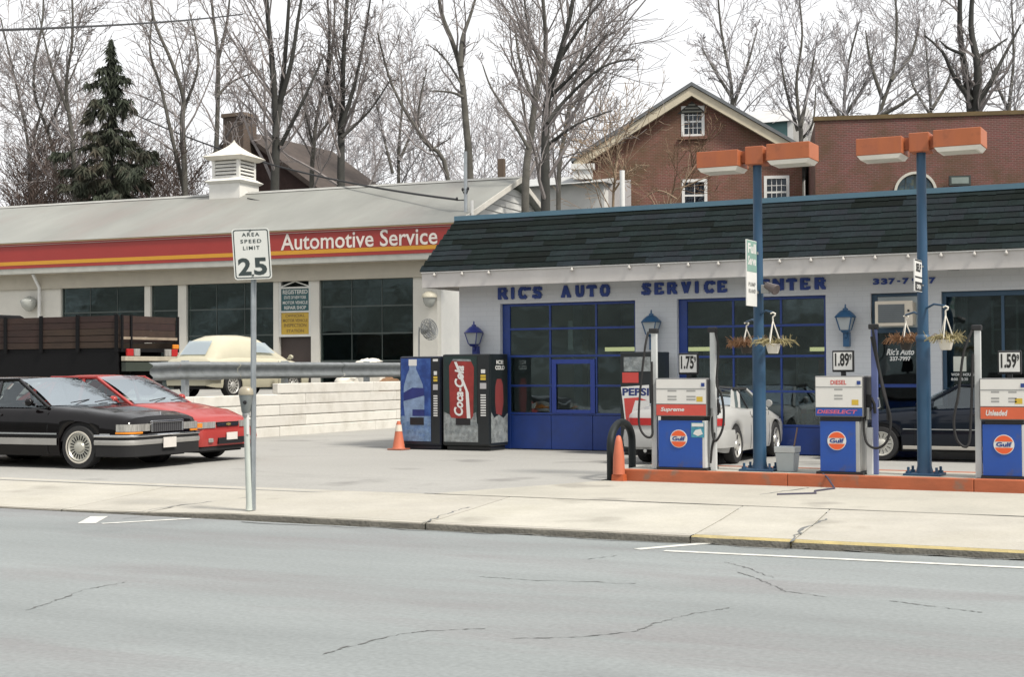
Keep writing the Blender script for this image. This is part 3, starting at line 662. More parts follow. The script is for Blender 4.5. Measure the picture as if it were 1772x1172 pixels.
part('lettering', text(MB(), 'ICE', V(w + .003, .3, h * .895), (0, .3, 0), (0, 0, h * .04), bold=.04), pwhite, t, local=True)
part('lettering', text(MB(), 'COLD', V(w + .003, .25, h * .835), (0, .4, 0), (0, 0, h * .045), bold=.04), pwhite, t, local=True)
q = MB(); q.extr([V(w + .001, y, z * h) for y, z in ((.28, .38), (.52, .36), (.6, .5), (.58, .68), (.5, .74), (.32, .74), (.25, .66), (.24, .5))], (.001, 0, 0)); part('can_print', q, M('printed dull red', (.2, .04, .04), .4), t, local=True)
q = MB(); q.extr([V(w + .0005, y, z * h) for y, z in ((.07, .08), (.78, .08), (.78, .38), (.6, .33), (.4, .37), (.2, .34), (.07, .4))], (.001, 0, 0)); part('ice_print', q, ice, t, local=True)
# Pepsi machine behind the first pump
yp = YF - 1.05
xa = ony(1073, 680, yp).x; xb = ony(1132, 680, yp).x; zt = ony(1100, 609, yp).z
YM_, YM = YM, yp
t, w, h = machine('soft_drink_machine', 'black drink machine with a red white and blue panel behind the first pump', xa, xb, zt, machblk)
YM = YM_
pan = [(.1, .32), (w - .08, .30), (w - .1, .68), (.02, .66)]
flat('poster', [(x, z * h) for x, z in pan], pwhite, t)
part('lettering', text(MB(), 'PEPSI', V(.05, -.0085, h * .575), (w * .78, 0, 0), (0, 0, h * .075), bold=.04), M('printed navy', (.015, .03, .14), .4), t, local=True)
flat('red_wave_print', [(.12, .33 * h), (w * .5, .33 * h), (w * .35, .42 * h), (w * .45, .53 * h), (w * .8, .53 * h), (w * .55, .56 * h), (.08, .55 * h)], pred2, t, -.0075, .001)
flat('blue_wave_print', [(w * .55, .36 * h), (w * .86, .38 * h), (w * .86, .45 * h), (w * .6, .42 * h)], M('printed navy', (.015, .03, .14), .4), t, -.0075, .001)
flat('red_cup_print', rect(.05, w * .55, h * .70, h * .80), pred2, t); flat('ice_print', rect(.08, w * .9, h * .81, h * .95), ice, t)
flat('delivery_slot', rect(w * .2, w * .7, h * .15, h * .23), M('slot grey', (.08, .08, .08), .6), t)
# ------------------------------------------------------------------ traffic cone
p = onz(690, 779, gz(25)); t = thing('traffic_cone', 'orange traffic cone with pale collar in front of the water machine', 'cone', (p.x, p.y, gz(p.y) + .002))
conem = M('faded cone orange', (.52, .14, .07), .6, var=.15)
part('base', MB().box(-.17, .17, -.17, .17, 0, .03), M('cone base', (.3, .1, .06), .7, var=.3), t, local=True, bevel=.01)
part('cone_body', MB().lathe([(.135, .031), (.12, .06), (.075, .36), (.073, .361), (.055, .5), (.03, .58), (.02, .58)], n=20), conem, t, smooth=40, local=True)
part('collar', MB().lathe([(.0755, .375), (.0565, .505), (.0545, .505)], n=20, cap=False), M('pale collar', (.66, .58, .48), .6), t, smooth=40, local=True)
# ------------------------------------------------------------------ pump island
YI = 19.15; IZ0 = gz(YI); IZ = IZ0 + .165; IX0 = ony(1073, 830, YI).x; IX1 = 3.2
isl = thing('pump_island', 'long orange kerbed island under the fuel pumps', 'island', (IX0, YI, IZ0))
orange_k = M('orange kerb paint', (.44, .115, .045), .6, var=.2, vs=3, bump=.15, bs=20, stain=(.26, .09, .04), sfac=.7, ss=2, stretch=(.5, 1, 1), spot=(.2, .15, .11), sps=4, spf=.7)
mb = MB(); bw = 2.4; x = IX0; k = 0
while x < IX1:
    x2 = min(x + bw, IX1)
    part('kerb_block', MB().box(x + .002, x2 - .002, YI, YI + .12, IZ0 - .03, IZ), orange_k, isl, bevel=.012); x = x2
part('island_top', MB().box(IX0 + .01, IX1 - .01, YI + .121, YI + 1.15, IZ0 - .03, IZ - .006), apronm, isl)
part('kerb_block', MB().box(IX0, IX1, YI + 1.151, YI + 1.27, IZ0 - .03, IZ), orange_k, isl, bevel=.012)
# hoop guard with orange wedge
pa = onz(1057, 832, IZ0); 
t = thing('hoop_guard', 'black steel hoop guarding the end of the pump island', 'bollard', (pa.x, pa.y, IZ0))
hp = M('black hoop paint', (.012, .017, .018), .6, var=.25, spec=.3)
H_ = .80; yl = 1.05; q = MB(); pts = []
rad = .30
dxh = ony(1094, 800, pa.y + yl).x - pa.x
for i in range(3): pts.append(V(0, 0, i * (H_ - rad) / 2.0))
for i in range(1, 13):
    a_ = math.pi * i / 12; f_ = (1 - math.cos(a_)) / 2; pts.append(V(dxh * f_, yl * f_, H_ - rad + rad * math.sin(a_)))
for i in range(1, 3): pts.append(V(dxh, yl, (H_ - rad) * (1 - i / 2.0)))
q.tube(pts, .055, 14); part('hoop', q, hp, t, smooth=60, local=True)
part('base_plate', MB().box(-.1, .1, -.1, .1, .001, .012), hp, t, local=True)
pb = onz(1072, 826, IZ0)
pb = ony(1071, 826, YI - .13)
t = thing('island_end_marker', 'orange tapered end marker standing inside the black hoop', 'marker', (pb.x, YI - .13, IZ0))
q = MB(); q.frus([V(-.09, -.06, 0), V(.09, -.06, 0), V(.09, .08, 0), V(-.09, .08, 0)], [V(-.085, -.05, .1), V(.085, -.05, .1), V(.085, .07, .1), V(-.085, .07, .1)])
part('foot', q, orange, t, local=True)
q = MB(); q.lathe([(.085, .101), (.078, .35), (.05, .56), (.03, .63), (.001, .645)], n=18); part('marker_body', q, conem, t, smooth=50, local=True)
# ------------------------------------------------------------------ fuel pumps
gulf_blue = M('pump blue enamel', (.014, .075, .36), .4, var=.12, vs=2, stain=(.03, .07, .2), sfac=.5, ss=2.2, spot=(.1, .08, .06), sps=5, spf=.35); pw = M('pump white panel', (.70, .69, .66), .4, var=.05)
pump_blk = M('pump black', (.015, .015, .017), .5); steel = M('pump steel', (.42, .43, .42), .4, .6, var=.15)
post_w = M('grey white post', (.56, .58, .58), .5, var=.1); gorange = M('sign orange red', (.72, .11, .03), .4); gblue = M('sign blue', (.02, .05, .22), .4)
digits = M('faint print', (.33, .33, .32), .5)
YPU = YI + .16
def hose(t, pts, r=.017):
    P = [Vector(p) for p in pts]; Q = []
    for i in range(len(P) - 1):                                   # Catmull-Rom
        p0 = P[max(i - 1, 0)]; p1 = P[i]; p2 = P[i + 1]; p3 = P[min(i + 2, len(P) - 1)]
        for k in range(6):
            s_ = k / 6; Q.append(.5 * ((2 * p1) + (p2 - p0) * s_ + (2 * p0 - 5 * p1 + 4 * p2 - p3) * s_ * s_ + (3 * p1 - p0 - 3 * p2 + p3) * s_ ** 3))
    Q.append(P[-1]); part('hose', MB().tube(Q, r, 8), rubber, t, smooth=60, local=True)
def price_sign(t, x, z0, wd, ht, txt, small):
    part('sign_bracket', MB().box(x + wd / 2 - .03, x + wd / 2 + .03, .16, .2, z0 - .06, z0), black, t, local=True)
    ps = part('price_sign', MB().box(x, x + wd, .15, .2, z0, z0 + ht), black, t, local=True, bevel=.012)
    part('price_card', MB().box(x + .02, x + wd - .02, .144, .1499, z0 + .03, z0 + ht - .025), pwhite, ps, local=True)
    part('lettering', text(MB(), txt, V(x + .04, .142, z0 + .075), (wd * .66, 0, 0), (0, 0, ht * .62), bold=.035), M('black print', (.015, .015, .015), .5), ps, local=True)
    part('lettering', text(MB(), small, V(x + wd * .8, .142, z0 + ht * .55), (wd * .11, 0, 0), (0, 0, ht * .28), bold=.03), M('black print', (.015, .015, .015), .5), ps, local=True)
def gulf_disc(t, cx, cz, r):
    q = MB(); q.lathe([(r, 0), (r, .006), (.001, .0065)], (cx, -.002, cz), (0, -1, 0), 32); d = part('logo_disc', q, pwhite, t, local=True)
    ri = r * .92
    for sgn in (1, -1):
        pts = [(cx + ri * math.cos(a_), cz + sgn * ri * math.sin(a_)) for a_ in [math.asin(.34) + (math.pi - 2 * math.asin(.34)) * i / 16 for i in range(17)]]
        if sgn < 0: pts = pts[::-1]
        flat('logo_segment', pts, gorange, d, -.0095, .002)
    part('lettering', text(MB(), 'Gulf', V(cx - ri * .82, -.012, cz - ri * .24), (ri * 1.64, 0, 0), (0, 0, ri * .5), bold=.04), gblue, d, local=True)
def pump(px0, px1, label, price, grade, grade_kind, logo, poster):
    xa = ony(px0, 760, YPU).x; xb = ony(px1, 760, YPU).x; w = xb - xa; d = .46
    t = thing('fuel_pump', label, 'fuel pump', (xa, YPU, IZ - .004), group='fuel pumps on the island')
    zt = ony(px0, 655 if grade_kind != 'diesel' else 651, YPU).z - t.location.z
    s_ = zt / 1.26
    part('plinth', MB().box(-.02, w + .02, -.02, d + .02, 0, .035), pump_blk, t, local=True)
    inset = .03 if grade_kind == 'diesel' else .0
    cab = part('cabinet', MB().box(inset, w - inset - .05, 0, d, .0355, .68 * s_), gulf_blue, t, local=True, bevel=.008)
    part('cabinet_side', MB().box(w - inset - .0495, w - inset, .002, d - .002, .036, .68 * s_), steel if grade_kind == 'diesel' else post_w, t, local=True, bevel=.006)
    part('neck', MB().box(.03, w - .03, .03, d - .03, .6805 * s_, .735 * s_), pump_blk, t, local=True)
    e = .03
    head = part('head', MB().box(-e, w + e, -.015, d + .015, .7355 * s_, zt), M('pump head grey', (.2, .2, .2), .5, .3), t, local=True, bevel=.012)
    part('head_side', MB().box(w + e + .0005, w + e + .012, .0, d, .75 * s_, zt - .02), pump_blk, t, local=True)
    z0, z1 = .75 * s_, zt - .015
    strip = .16 * s_ if grade_kind != 'diesel' else .11 * s_
    part('face_panel', MB().box(-e + .015, w + e - .015, -.024, -.0155, z0 + strip, z1), pw, t, local=True)
    part('face_rail', MB().box(-e + .015, w + e - .015, -.028, -.0245, z1 - .135, z1 - .125), grey_metal, t, local=True)
    for k, (ra, rb) in enumerate(((.62, .66), (.50, .54), (.42, .45))):
        for fx in ((.22, .62) if grade_kind != 'diesel' else (.4,)):
            zz = z0 + (z1 - z0) * (ra if k else .66); 
            flat('read_out', rect(w * fx, w * (fx + .19), zz, zz + .022), digits, t, -.0245, .001)
    flat('sticker', rect(w - .12, w - .03, z0 + strip + .03, z0 + strip + .1), pyel, t, -.0245, .001)
    flat('sticker', rect(w - .05, w, z1 - .1, z1 - .05), gblue, t, -.0285, .001)
    bandm = {'red': M('grade red', (.58, .08, .06), .45), 'orange': M('grade orange', (.62, .12, .05), .45), 'diesel': gulf_blue}[grade_kind]
    part('grade_band', MB().box(-e + .015, w + e - .015, -.024, -.0155, z0, z0 + strip - .012), bandm, t, local=True)
    gtm = pwhite if grade_kind != 'diesel' else M('diesel pink', (.6, .12, .2), .45)
    xw = .5 if grade_kind != 'diesel' else .92
    part('lettering', text(MB(), grade, V(.05 if xw < .9 else 0, -.0265, z0 + strip * .25), (w * xw, 0, 0), (0, 0, strip * .45), bold=.03, shear=.2), gtm, t, local=True)
    if grade_kind == 'diesel': part('lettering', text(MB(), 'DIESEL', V(w * .32, -.0265, z1 - .1), (w * .36, 0, 0), (0, 0, .06), bold=.02), pred2, t, local=True)
    gulf_disc(t, w * logo, .43 * s_, .125)
    if poster:
        flat('poster', rect(w * poster, w * poster + .19, .45 * s_, .655 * s_), M('poster teal', (.06, .28, .38), .45, var=.6, vs=14), t, -.001, .002)
        flat('poster_strip', rect(w * poster + .01, w * poster + .18, .6 * s_, .645 * s_), pwhite, t, -.0035, .001)
        flat('poster_figure', [(w * poster + .03, .5 * s_), (w * poster + .1, .47 * s_), (w * poster + .17, .5 * s_), (w * poster + .14, .57 * s_), (w * poster + .06, .55 * s_)], pwhite, t, -.0035, .001)
    # nozzle on the right-hand side
    nx_ = w + e + .03
    nz = part('nozzle', MB().box(nx_ - .015, nx_ + .035, .12, .24, .86 * s_, 1.02 * s_).tube([V(nx_ + .03, .18, .98 * s_), V(nx_ + .07, .18, .9 * s_), V(nx_ + .08, .18, .78 * s_)], .024, 8), rubber, t, local=True)
    part('trigger_guard', MB().tube([V(nx_ + .04, .18, .98 * s_), V(nx_ + .13, .18, .97 * s_), V(nx_ + .14, .18, .86 * s_), V(nx_ + .08, .18, .83 * s_)], .009, 6), chrome, nz, local=True)
    part('nozzle_boot', MB().box(nx_ - .017, nx_ + .02, .08, .28, .70 * s_, .855 * s_), grey_metal, t, local=True, bevel=.01)
    # sign
    sx = {'red': .36, 'orange': .33, 'diesel': .28}[grade_kind] * w
    if price: price_sign(t, sx, zt + .05, .29, .30 if grade_kind != 'diesel' else .29, price, '9')
    return t, w, zt, s_
def mast(t, x, y, ztop, mt=None, z0=0.0):
    mt = mt or post_w
    part('hose_mast', MB().box(x - .04, x + .04, y - .03, y + .03, z0, ztop), mt, t, local=True, bevel=.006)
    part('mast_clamp', MB().box(x - .07, x + .055, y - .045, y + .045, ztop + .0005, ztop + .07), pump_blk, t, local=True, bevel=.012)
t, w, zt, s_ = pump(1139, 1221, 'blue pump with red grade band and orange disc, nearest the black hoop', '1.75', 'Supreme', 'red', .44, .70)
xl = ony(1133, 700, YPU + .1).x - t.location.x; xr = ony(1234, 700, YPU + .1).x - t.location.x; ztm = ony(1133, 577, YPU + .1).z - t.location.z
mast(t, xl, .1, ztm); mast(t, xr, .12, ztm)
hose(t, [(xl - .07, .06, ztm + .02), (xl - .1, .0, ztm - .2), (xl - .16, -.04, ztm - .8), (xl - .18, -.05, ztm - 1.25), (xl - .1, -.05, ztm - 1.43), (xl - .0, -.02, ztm - 1.44), (xl + .0, .0, ztm - 1.2), (xl - .01, .02, ztm - .4)])
hose(t, [(xr + .05, .08, ztm + .0), (xr + .1, .05, ztm - .25), (xr + .07, .05, ztm - .7), (xr + .13, .06, ztm - .85), (xr + .16, .08, ztm - 1.1), (xr + .14, .06, ztm - 1.35), (xr + .04, .05, ztm - 1.5), (xr - .01, .08, ztm - 1.3), (xr + .0, .12, ztm - .95)])
hose(t, [(w + .08, .18, .7 * s_), (w + .1, .1, .5 * s_), (w + .06, .08, .3 * s_), (w + .04, .1, .1 * s_)])
t, w, zt, s_ = pump(1415, 1491, 'blue diesel pump beneath the second price sign', '1.89', 'DIESELECT', 'diesel', .44, None)
xl = ony(1514, 700, YPU + .2).x - t.location.x; ztm = ony(1514, 570, YPU + .2).z - t.location.z
mast(t, xl, .2, ztm, M('blue grey post', (.10, .13, .3), .5), z0=.0)
part('post_foot', MB().box(xl - .1, xl - .02, .12, .2, .0, .62), post_w, t, local=True, bevel=.006)
hose(t, [(xl + .0, .12, ztm), (xl + .06, .05, ztm - .3), (xl + .14, .04, ztm - .8), (xl + .24, .03, ztm - 1.15), (xl + .2, .02, ztm - 1.45), (xl + .06, .02, ztm - 1.56), (xl - .08, .04, ztm - 1.48), (xl - .12, .1, ztm - 1.2), (w + .1, .16, .86 * s_)])
hose(t, [(xl - .02, .14, ztm - .1), (xl + .1, .08, ztm - .6), (xl + .19, .07, ztm - 1.0), (xl + .2, .06, ztm - 1.2)], .02)
t, w, zt, s_ = pump(1700, 1775, 'blue pump with orange grade band right of the second lamp post', '1.59', 'Unleaded', 'orange', .50, .0)
xl = ony(1693, 700, YPU + .1).x - t.location.x; ztm = ony(1691, 572, YPU + .1).z - t.location.z
mast(t, xl, .1, ztm)
hose(t, [(xl - .06, .06, ztm), (xl - .16, .0, ztm - .3), (xl - .22, -.03, ztm - .8), (xl - .28, -.04, ztm - 1.15), (xl - .24, -.04, ztm - 1.4), (xl - .12, -.03, ztm - 1.47), (xl - .08, 0, ztm - 1.2), (xl - .05, .03, ztm - .3)])
# ------------------------------------------------------------------ island lamp posts
polem = M('lamp post blue', (.018, .07, .14), .45, var=.12, vs=3, stain=(.04, .035, .08), sfac=.35, ss=1.5); lampor = M('lamp head orange', (.40, .115, .04), .55, var=.14, stain=(.3, .09, .05), sfac=.6, ss=2.5, stretch=(1, 1, .3), spot=(.2, .07, .03), sps=7, spf=.4)
lens_m = M('lamp lens', (.66, .65, .58), .3, var=.12); lens_fr = M('lens frame', (.84, .82, .76), .45)
YP = YI + .5
def lamp_post(px, pyt, label, hy):
    base = ony(px, 816, YP); zt = ony(px, pyt, YP).z
    t = thing('lamp_post', label, 'lamp post', (base.x, YP, IZ - .006), group='twin lamp posts on the pump island'); h = zt - t.location.z
    part('base_plate', MB().box(-.24, .24, -.2, .2, 0, .03), polem, t, local=True, bevel=.006)
    for sx in (-1, 1):
        for sy in (-1, 1): part('anchor_bolt', MB().lathe([(.035, .0305), (.035, .06), (.018, .061), (.018, .11), (.001, .112)], (sx * .18, sy * .14, 0), n=8), polem, t, local=True)
    part('pole', MB().tube([V(0, 0, .0305), V(0, 0, .12), V(0, 0, h * .42)], [.115, .092, .09], 20).tube([V(0, 0, h * .42 + .001), V(0, 0, h)], [.072, .06], 20), polem, t, smooth=40, local=True)
    part('pole_collar', MB().lathe([(.094, h * .415), (.1, h * .42), (.094, h * .43), (.072, h * .435)], n=20), polem, t, smooth=40, local=True)
    part('hub', MB().box(-.13, .13, -.15, .15, h + .0005, h + .25), lampor, t, local=True, bevel=.01)
    for s_ in (-1, 1):
        part('arm', MB().box(s_ * .1305, s_ * .2, -.08, .08, h + .05, h + .2), lampor, t, local=True)
        x0, x1 = (.2005, .80) if s_ > 0 else (-.80, -.2005); zz = h - .01 + (.035 if s_ > 0 else -.005)
        hd = part('lamp_head', MB().box(x0, x1, -.24, .24, zz, zz + .225), lampor, t, local=True, bevel=.008)
        fr = part('lens_frame', MB().frus([V(x0 + .05, -.2, zz - .055), V(x1 - .05, -.2, zz - .055), V(x1 - .05, .2, zz - .055), V(x0 + .05, .2, zz - .055)], [V(x0 + .01, -.23, zz - .0005), V(x1 - .01, -.23, zz - .0005), V(x1 - .01, .23, zz - .0005), V(x0 + .01, .23, zz - .0005)]), lens_fr, hd, local=True)
        part('lens', MB().box(x0 + .08, x1 - .08, -.17, .17, zz - .06, zz - .0555), lens_m, hd, local=True)
    return t, h
T1, H1 = lamp_post(1315, 286, 'blue lamp post with orange twin lamps between the first two pumps', 0)
T2, H2 = lamp_post(1600, 264, 'blue lamp post with orange twin lamps right of the diesel pump', 0)
# signs clamped to the posts, edge towards the road
def post_sign(T, px0, px1, y0, y1, label, bands, texts):
    X = T.location.x - .0; zt = ony((px0 + px1) / 2, y0, YP - .3).z; zb = ony((px0 + px1) / 2, y1, YP - .3).z
    xs_ = X + .01; k = .44
    t = thing('post_sign', label, 'sign', (xs_, YP - .12, zb), rotz=0)
    a = .0
    P = lambda u, z: V(0, -k * u, z)
    H_ = zt - zb
    q = MB(); q.box(-.008, .008, -k, 0, 0, H_); pn = part('sign_panel', q, white_paint, t, local=True)
    for (u0, u1, v0, v1, mt) in bands:
        part('printed_band', MB().box(.0085, .0105, -k * u1, -k * u0, H_ * v0, H_ * v1), mt, pn, local=True)
    for (s_, u0, u1, v0, v1, mt) in texts:
        part('lettering', text(MB(), s_, V(.012, -k * u1, H_ * v0), (0, k * (u1 - u0), 0), (0, 0, H_ * (v1 - v0)), bold=.04), mt, pn, local=True)
    part('clamp', MB().box(-.02, .02, .0005, .045, H_ * .2, H_ * .24).box(-.02, .02, .0005, .045, H_ * .8, H_ * .84), grey_metal, t, local=True)
sgreen = M('sign green', (.22, .36, .31), .5); sblk = M('black print', (.015, .015, .015), .5)
post_sign(T1, 1297, 1318, 416, 530, 'tall green and white sign clamped to the lamp post between pumps', [(.02, .98, .52, .99, sgreen)], [('Full', .1, .9, .80, .95, pwhite), ('Serve', .1, .9, .62, .76, pwhite), ('PUMP', .15, .85, .30, .36, digits), ('ISLAND', .15, .85, .2, .26, digits)])
post_sign(T2, 1577, 1593, 450, 505, 'small white and black sign clamped to the lamp post by diesel pump', [(.02, .98, .02, .3, sblk), (.02, .98, .42, .47, sblk), (.02, .98, .95, .99, sblk)], [('SELF', .15, .85, .62, .88, sblk), ('OPEN', .2, .8, .08, .22, pwhite)])
# ------------------------------------------------------------------ hanging baskets
potm = M('white plastic pot', (.70, .67, .60), .5, var=.06); twig = M('dead plant stems', (.30, .16, .08), .9, var=.4); twig2 = M('dry pale stems', (.28, .24, .12), .9, var=.4); pot_br = M('dark pot', (.05, .045, .04), .6)
def basket(px, py0, py1, wpx, Y, label, hook, mt, stems, sc, dy=0):
    p = ony(px, py1, Y); wd = wpx * .5 * (p - CAMP).dot(FW) / PF; zt = ony(px, py0, Y).z - p.z
    t = thing('hanging_basket', label, 'hanging basket', (p.x, Y, p.z), group='hanging baskets on the lamp posts')
    ph = wd * 1.25
    part('pot', MB().lathe([(wd * .62, 0), (wd * .7, .02), (wd * .95, ph * .92), (wd * 1.08, ph * .93), (wd * 1.08, ph), (wd * .98, ph), (wd * .9, ph * .8), (.001, ph * .78)], n=20), mt, t, smooth=40, local=True)
    for k in range(3):
        a_ = k * 2.094 + .4; part('hanger', MB().tube([V(math.cos(a_) * wd, math.sin(a_) * wd, ph), V(0, 0, zt * .82)], .009, 5), potm if hook else pot_br, t, local=True)
    part('hook', MB().tube([V(0, 0, zt * .82), V(0, 0, zt * .92), V(.03, 0, zt * .96), V(.035, 0, zt), V(0, 0, zt * 1.03), V(-.03, 0, zt)], .012, 6), potm, t, smooth=60, local=True)
    q = MB(); rr = random.Random(px)
    for k in range(stems):
        a_ = rr.uniform(0, 6.28); L = rr.uniform(.5, 1) * sc; b_ = V(rr.uniform(-.4, .4) * wd, rr.uniform(-.4, .4) * wd, ph * .8)
        d_ = V(math.cos(a_), math.sin(a_), 0); q.tube([b_, b_ + d_ * L * .4 + V(0, 0, L * .28), b_ + d_ * L * .8 + V(0, 0, L * .2), b_ + d_ * L + V(0, 0, rr.uniform(-.1, .1) * L)], [.008, .007, .006, .003], 4)
        for j in range(3):
            b2 = b_ + d_ * L * rr.uniform(.4, .9) + V(0, 0, L * .2); q.tube([b2, b2 + V(rr.uniform(-.1, .1), rr.uniform(-.1, .1), rr.uniform(-.08, .1))], [.006, .003], 3)
    part('dead_stems', q, twig if mt is pot_br else twig2, t, local=True)
    return t, zt
def arm_for(T, zt_world, dx, dy):
    z = zt_world - T.location.z; part('basket_arm', MB().tube([V(0, 0, z - .02), V(dx * .5, dy * .5, z + .05), V(dx, dy, z + .02)], .014, 6), polem, T, local=True)
for T, px, py0, py1, wpx, dy, label, mt, st, sc in ((T1, 1338, 543, 612, 27, -.28, 'white hanging basket pot on the lamp post beside the second garage door', potm, 34, .36),
                                                   (T1, 1292, 560, 612, 25, .3, 'dark hanging basket of brown dead stems left of its lamp post', pot_br, 70, .34),
                                                   (T2, 1637, 532, 606, 28, -.25, 'white hanging basket pot on the lamp post by the shop window', potm, 30, .36),
                                                   (T2, 1568, 548, 606, 25, .3, 'dark hanging basket of brown dead stems before the office door', pot_br, 70, .34)):
    tb, zt = basket(px, py0, py1, wpx, YP + dy, label, True, mt, st, sc)
    arm_for(T, tb.location.z + zt * 1.0, tb.location.x - T.location.x, dy)
# floodlight on the first post
p = ony(1332, 500, YP - .1); t = thing('floodlight', 'small grey floodlight bracketed to the lamp post below its sign', 'floodlight', (p.x, YP - .1, p.z))
part('lamp_body', MB().lathe([(.03, -.1), (.05, -.08), (.055, .0), (.075, .1), (.07, .11), (.001, .10)], (.02, -.02, .02), (.75, -.35, -.35), 16), M('flood grey', (.12, .10, .10), .4, .4), t, smooth=40, local=True)
part('bracket', MB().box(-.12, .0, -.02, .03, -.06, .06).tube([V(-.06, 0, -.03), V(.0, -.02, .0)], .02, 6), grey_metal, t, local=True, bevel=.008)
# ------------------------------------------------------------------ squeegee bucket and loose cable
p = ony(1363, 817, YP); t = thing('waste_bucket', 'grey square plastic bucket with stick standing on the island', 'bucket', (p.x, YP, IZ - .006))
bg = M('grey translucent plastic', (.40, .45, .46), .4, var=.1)
sq = lambda r, z: [V(-r, -r, z), V(r, -r, z), V(r, r, z), V(-r, r, z)]
part('bucket_body', MB().frus(sq(.115, 0), sq(.135, .26)), bg, t, local=True, bevel=.012)
part('rim', MB().frus(sq(.143, .2605), sq(.148, .34)), M('pale grey plastic', (.5, .54, .54), .45), t, local=True, bevel=.008)
part('squeegee_handle', MB().tube([V(.09, 0, .33), V(.13, .04, .60)], .012, 6), M('brown handle', (.2, .13, .09), .6), t, local=True)
P = [ony(1422, 821, YI - .004), ony(1432, 828, YI - .006), onz(1444, 845.5, gz(19) + .02), onz(1410, 850, gz(18.5) + .02), onz(1412, 854, gz(18.3) + .02), onz(1345, 856, gz(18.2) + .02)]
P[0] = V(P[0].x, YI + .05, IZ + .01); P[1] = V(P[1].x, YI - .02, IZ - .03)
solo('ground_cable', MB().tube(P, .012, 6), M('cable blue grey', (.06, .055, .09), .6), 'thin dark cable trailing off the island below the diesel pump', 'cable', tuple(P[2]))
# ------------------------------------------------------------------ speed sign and parking meter
pb = onz(438, 880, .1); D0 = (pb - CAMP).dot(FW)
t = thing('speed_sign', 'white 25 area speed limit sign on a grey channel post', 'sign', (pb.x, pb.y, pb.z - .02))
top = atD(433, 402, D0); L = top - Vector(t.location); L.y = 0
ang = YAW - .02; xd = V(math.cos(ang), math.sin(ang), 0); fd = V(xd.y, -xd.x, 0)       # fd faces the road
part('post', MB().bar((0, 0, 0), L, .058, .04, up=fd).bar(V(0, 0, 0) + fd * .03 + xd * .0, L + fd * .03, .02, .025, up=fd), galv, t, local=True)
tilt = R(-3.4); sx = xd * math.cos(tilt) + V(0, 0, math.sin(-tilt)) * 1; sx = (xd + V(0, 0, .03)).normalized(); sz = V(0, 0, 1) + xd * -.065; sz.normalize()
c = atD(437.5, 440, D0) - Vector(t.location) + fd * .06; sw_, sh_ = .43, .585
def srect(w_, h_, r_, off):
    pts = []
    for cx_, cz_, a0 in ((w_ / 2 - r_, h_ / 2 - r_, 0), (-w_ / 2 + r_, h_ / 2 - r_, 90), (-w_ / 2 + r_, -h_ / 2 + r_, 180), (w_ / 2 - r_, -h_ / 2 + r_, 270)):
        for k in range(5):
            a_ = R(a0 + 22.5 * k); pts.append(c + sx * (cx_ + r_ * math.cos(a_)) + sz * (cz_ + r_ * math.sin(a_)) + fd * off)
    return pts
signw = M('sign white', (.62, .63, .60), .45, var=.06); signb = M('sign black', (.03, .045, .045), .5)
pl = part('sign_plate', MB().extr(srect(sw_, sh_, .035, 0), fd * -.004), signw, t, local=True)
o_, i_ = srect(sw_ - .028, sh_ - .028, .028, .002), srect(sw_ - .05, sh_ - .05, .02, .002)
q = MB(); n = len(o_); q.faces(o_ + i_, [(k, (k + 1) % n, n + (k + 1) % n, n + k) for k in range(n)]); part('border', q, signb, pl, local=True)
def stext(s_, cx_, cz_, w_, h_, bold):
    part('lettering', text(MB(), s_, c + sx * (cx_ - w_ / 2) + sz * (cz_ - h_ / 2) + fd * .003, sx * w_, sz * h_, bold=bold, space=1.25), signb, pl, local=True)
stext('AREA', 0, .222, .20, .042, .012); stext('SPEED', 0, .145, .24, .042, .012); stext('LIMIT', 0, .068, .19, .042, .012)
stext('2', -.09, -.145, .15, .20, .035); stext('5', .09, -.145, .15, .20, .035)
for cz_ in (.27, -.245): part('bolt', MB().lathe([(.012, 0), (.012, .006), (.001, .008)], c + sz * cz_ + fd * .003, fd, 8), signb, pl, local=True)
pm = onz(433, 879, .1); D1 = (pm - CAMP).dot(FW) - .12; pm = atD(431, 879, D1)
t = thing('parking_meter', 'old grey parking meter on a pale post before the speed sign', 'parking meter', (pm.x, pm.y, .08)); o = Vector(t.location)
tp = atD(426, 716, D1) - o
part('post', MB().tube([V(0, 0, 0), V(0, 0, .08), tp], [.04, .034, .032], 12), M('meter post pale green', (.50, .54, .50), .5, var=.15), t, smooth=40, local=True)
part('collar', MB().lathe([(.04, 0), (.045, .03), (.04, .06)], tp - V(0, 0, .04), n=12), grey_metal, t, local=True)
hc = atD(425.5, 692, D1) - o
def mrow(w_, d_, z_): return [hc + xd * (w_ * math.cos(a_)) + fd * (d_ * math.sin(a_)) + V(0, 0, z_) for a_ in [2 * math.pi * k / 16 for k in range(17)]]
part('meter_body', MB().grid([mrow(.035, .035, -.16), mrow(.05, .05, -.14), mrow(.075, .06, .02), mrow(.083, .062, .055)]), M('meter grey', (.20, .22, .22), .45, .3, var=.2), t, smooth=50, local=True)
part('dome', MB().grid([mrow(.088, .066, .055), mrow(.088, .066, .075), mrow(.08, .06, .115), mrow(.05, .04, .145), mrow(.001, .001, .152)]), M('meter tan dome', (.36, .32, .24), .4, .2, var=.2), t, smooth=50, local=True)
part('coin_lock', MB().lathe([(.022, 0), (.02, .015), (.001, .017)], hc + fd * .058 + V(0, 0, -.03), fd, 14), black, t, local=True)
pc = atD(430, 735, D1) - o; part('number_plate', MB().bar(pc - V(0, 0, .11) + fd * .036, pc + V(0, 0, .11) + fd * .036, .03, .006, up=fd), white_paint, t, local=True)
